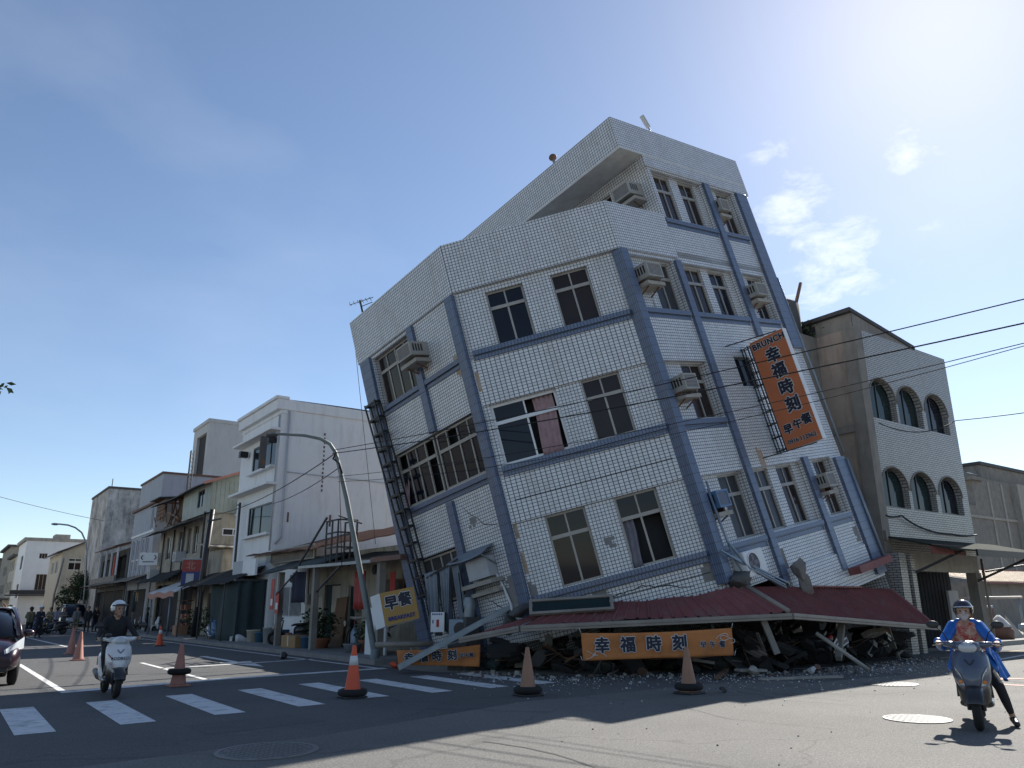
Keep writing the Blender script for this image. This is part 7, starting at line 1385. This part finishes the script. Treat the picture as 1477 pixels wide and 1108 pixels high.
o = scatter('road_crumbs', 110, lambda r: (r.uniform(6, 26), r.uniform(4.5, 10.5)), (.005, .014), ['concrete_dark', 'concrete'], 7); tag(o, 'scattered dark crumbs on the sunlit road', 'debris')
rnd = random.Random(31); b = MB()
for k in range(46):
    p = lerp_line([Vector(q) for q in ((11.6, 17.2, 0), (12.4, 15.2, 0), (14.5, 13.2, 0), (16.2, 12.6, 0), (19.5, 12.7, 0), (22.6, 12.9, 0))], (k + rnd.random()) / 70); r_ = rnd.uniform(.18, .5)
    b.add(chunk((p.x + rnd.uniform(-.1, .7), p.y + rnd.uniform(-.3, .6), r_ * .5), r_, 100 + k, 2, (1.2, 1.1, .8)), m=rnd.choice((0, 0, 1, 2)))
def shard(c, L_, W_, th, seed):
    rnd = random.Random(seed); k = rnd.randint(4, 6); P = [(L_ * math.cos(6.283 * (i + rnd.uniform(-.25, .25)) / k), W_ * math.sin(6.283 * (i + rnd.uniform(-.25, .25)) / k)) for i in range(k)]
    mt = T(*c) @ Matrix.Rotation(rnd.uniform(0, 6.28), 4, 'Z') @ Matrix.Rotation(rnd.uniform(-.9, .9), 4, 'X') @ Matrix.Rotation(rnd.uniform(-.7, .7), 4, 'Y'); q = MB(); q.prism(P, -th / 2, th / 2, 0, lambda x, y, z: mt @ Vector((x, y, z))); return q
HP = [Vector(q) for q in ((11.4, 17.0, 0), (12.0, 15.0, 0), (14.2, 13.1, 0), (16.0, 12.2, 0), (19.5, 12.3, 0), (22.6, 12.6, 0))]
for k in range(150):
    p = lerp_line(HP, rnd.random()); z_ = rnd.uniform(.05, .75)
    if 16.7 < p.x < 19.3: p.y += .9
    b.add(shard((p.x + rnd.uniform(-.5, .7), p.y + rnd.uniform(-.7, .5), z_), rnd.uniform(.12, .5), rnd.uniform(.08, .3), rnd.uniform(.03, .14), 900 + k), m=rnd.choice((0, 0, 0, 0, 1, 2, 2, 3)))
for k in range(40):
    p = lerp_line(HP, rnd.random()); q = Vector((p.x + rnd.uniform(-.5, .5), p.y + rnd.uniform(-.7, .3), rnd.uniform(.1, .8))); b.tube([q, q + Vector((rnd.uniform(-.5, .5), rnd.uniform(-.5, .5), rnd.uniform(-.1, .4))), q + Vector((rnd.uniform(-.9, .9), rnd.uniform(-.6, .6), rnd.uniform(-.2, .5)))], .01, 4, 5)
for k in range(36):
    p = lerp_line(HP, rnd.random()); q = Vector((p.x + rnd.uniform(-.4, .6), p.y + rnd.uniform(-.6, .4), rnd.uniform(.05, .5))); b.beam(q, q + Vector((rnd.uniform(-.9, .9), rnd.uniform(-.7, .7), rnd.uniform(-.1, .5))), rnd.uniform(.03, .09), rnd.uniform(.02, .07), rnd.choice((3, 6, 0)))
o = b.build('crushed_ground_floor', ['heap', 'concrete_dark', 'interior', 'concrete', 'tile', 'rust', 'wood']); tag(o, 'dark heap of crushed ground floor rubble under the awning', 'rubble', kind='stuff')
for i, (x, y, r_, m_, lb) in enumerate(((11.3, 16.35, .3, 'teal', 'rounded dark green-grey lump between the crumpled banner and the beam piece'), (14.55, 11.25, .16, 'concrete_pale', 'pale broken lump right under the end of the orange banner'), (15.9, 10.75, .13, 'cl_white', 'small white lump of plaster on the road edge before the crushed scooters'), (16.4, 10.9, .14, 'rust', 'reddish brick lump beside the white plaster lump'), (13.0, 13.0, .13, 'rust', 'brown brick lump right of the black bucket'), (11.55, 9.6, .09, 'black', 'small dark lump beside the orange-brown cone with the tyre'), (19.3, 8.6, .13, 'concrete_pale', 'grey stone lying in the sun left of the blue rider'), (9.75, 18.6, .14, 'conered', 'orange helmet-like lump by the broken gutter piece'), (9.0, 24.4, .15, 'black', 'small black and white lump lying on the sunlit lane'))):
    t = thing('rubble_lump', lb, 'rubble', (x, y, .006)); b = MB(); b.add(chunk((0, 0, r_ * .6), r_, 200 + i, 3, (1.2, 1, .8))); b.build('lump', m_, t)
b = MB(); b.beam((13.3, 11.2, .05), (14.6, 12.0, .1), .1, .05); t = thing('wood_strip', 'long thin wooden strip lying under the orange banner', 'timber', (13.3, 11.6, 0)); b.build('strip', 'wood', t, world=True)
b = MB(); b.beam((13.9, 10.6, .03), (15.6, 9.85, .03), .16, .04); t = thing('flat_batten', 'pale flat batten lying on the road right of the orange-brown cone', 'timber', (14.6, 10.3, 0)); b.build('batten', 'concrete_pale', t, world=True)
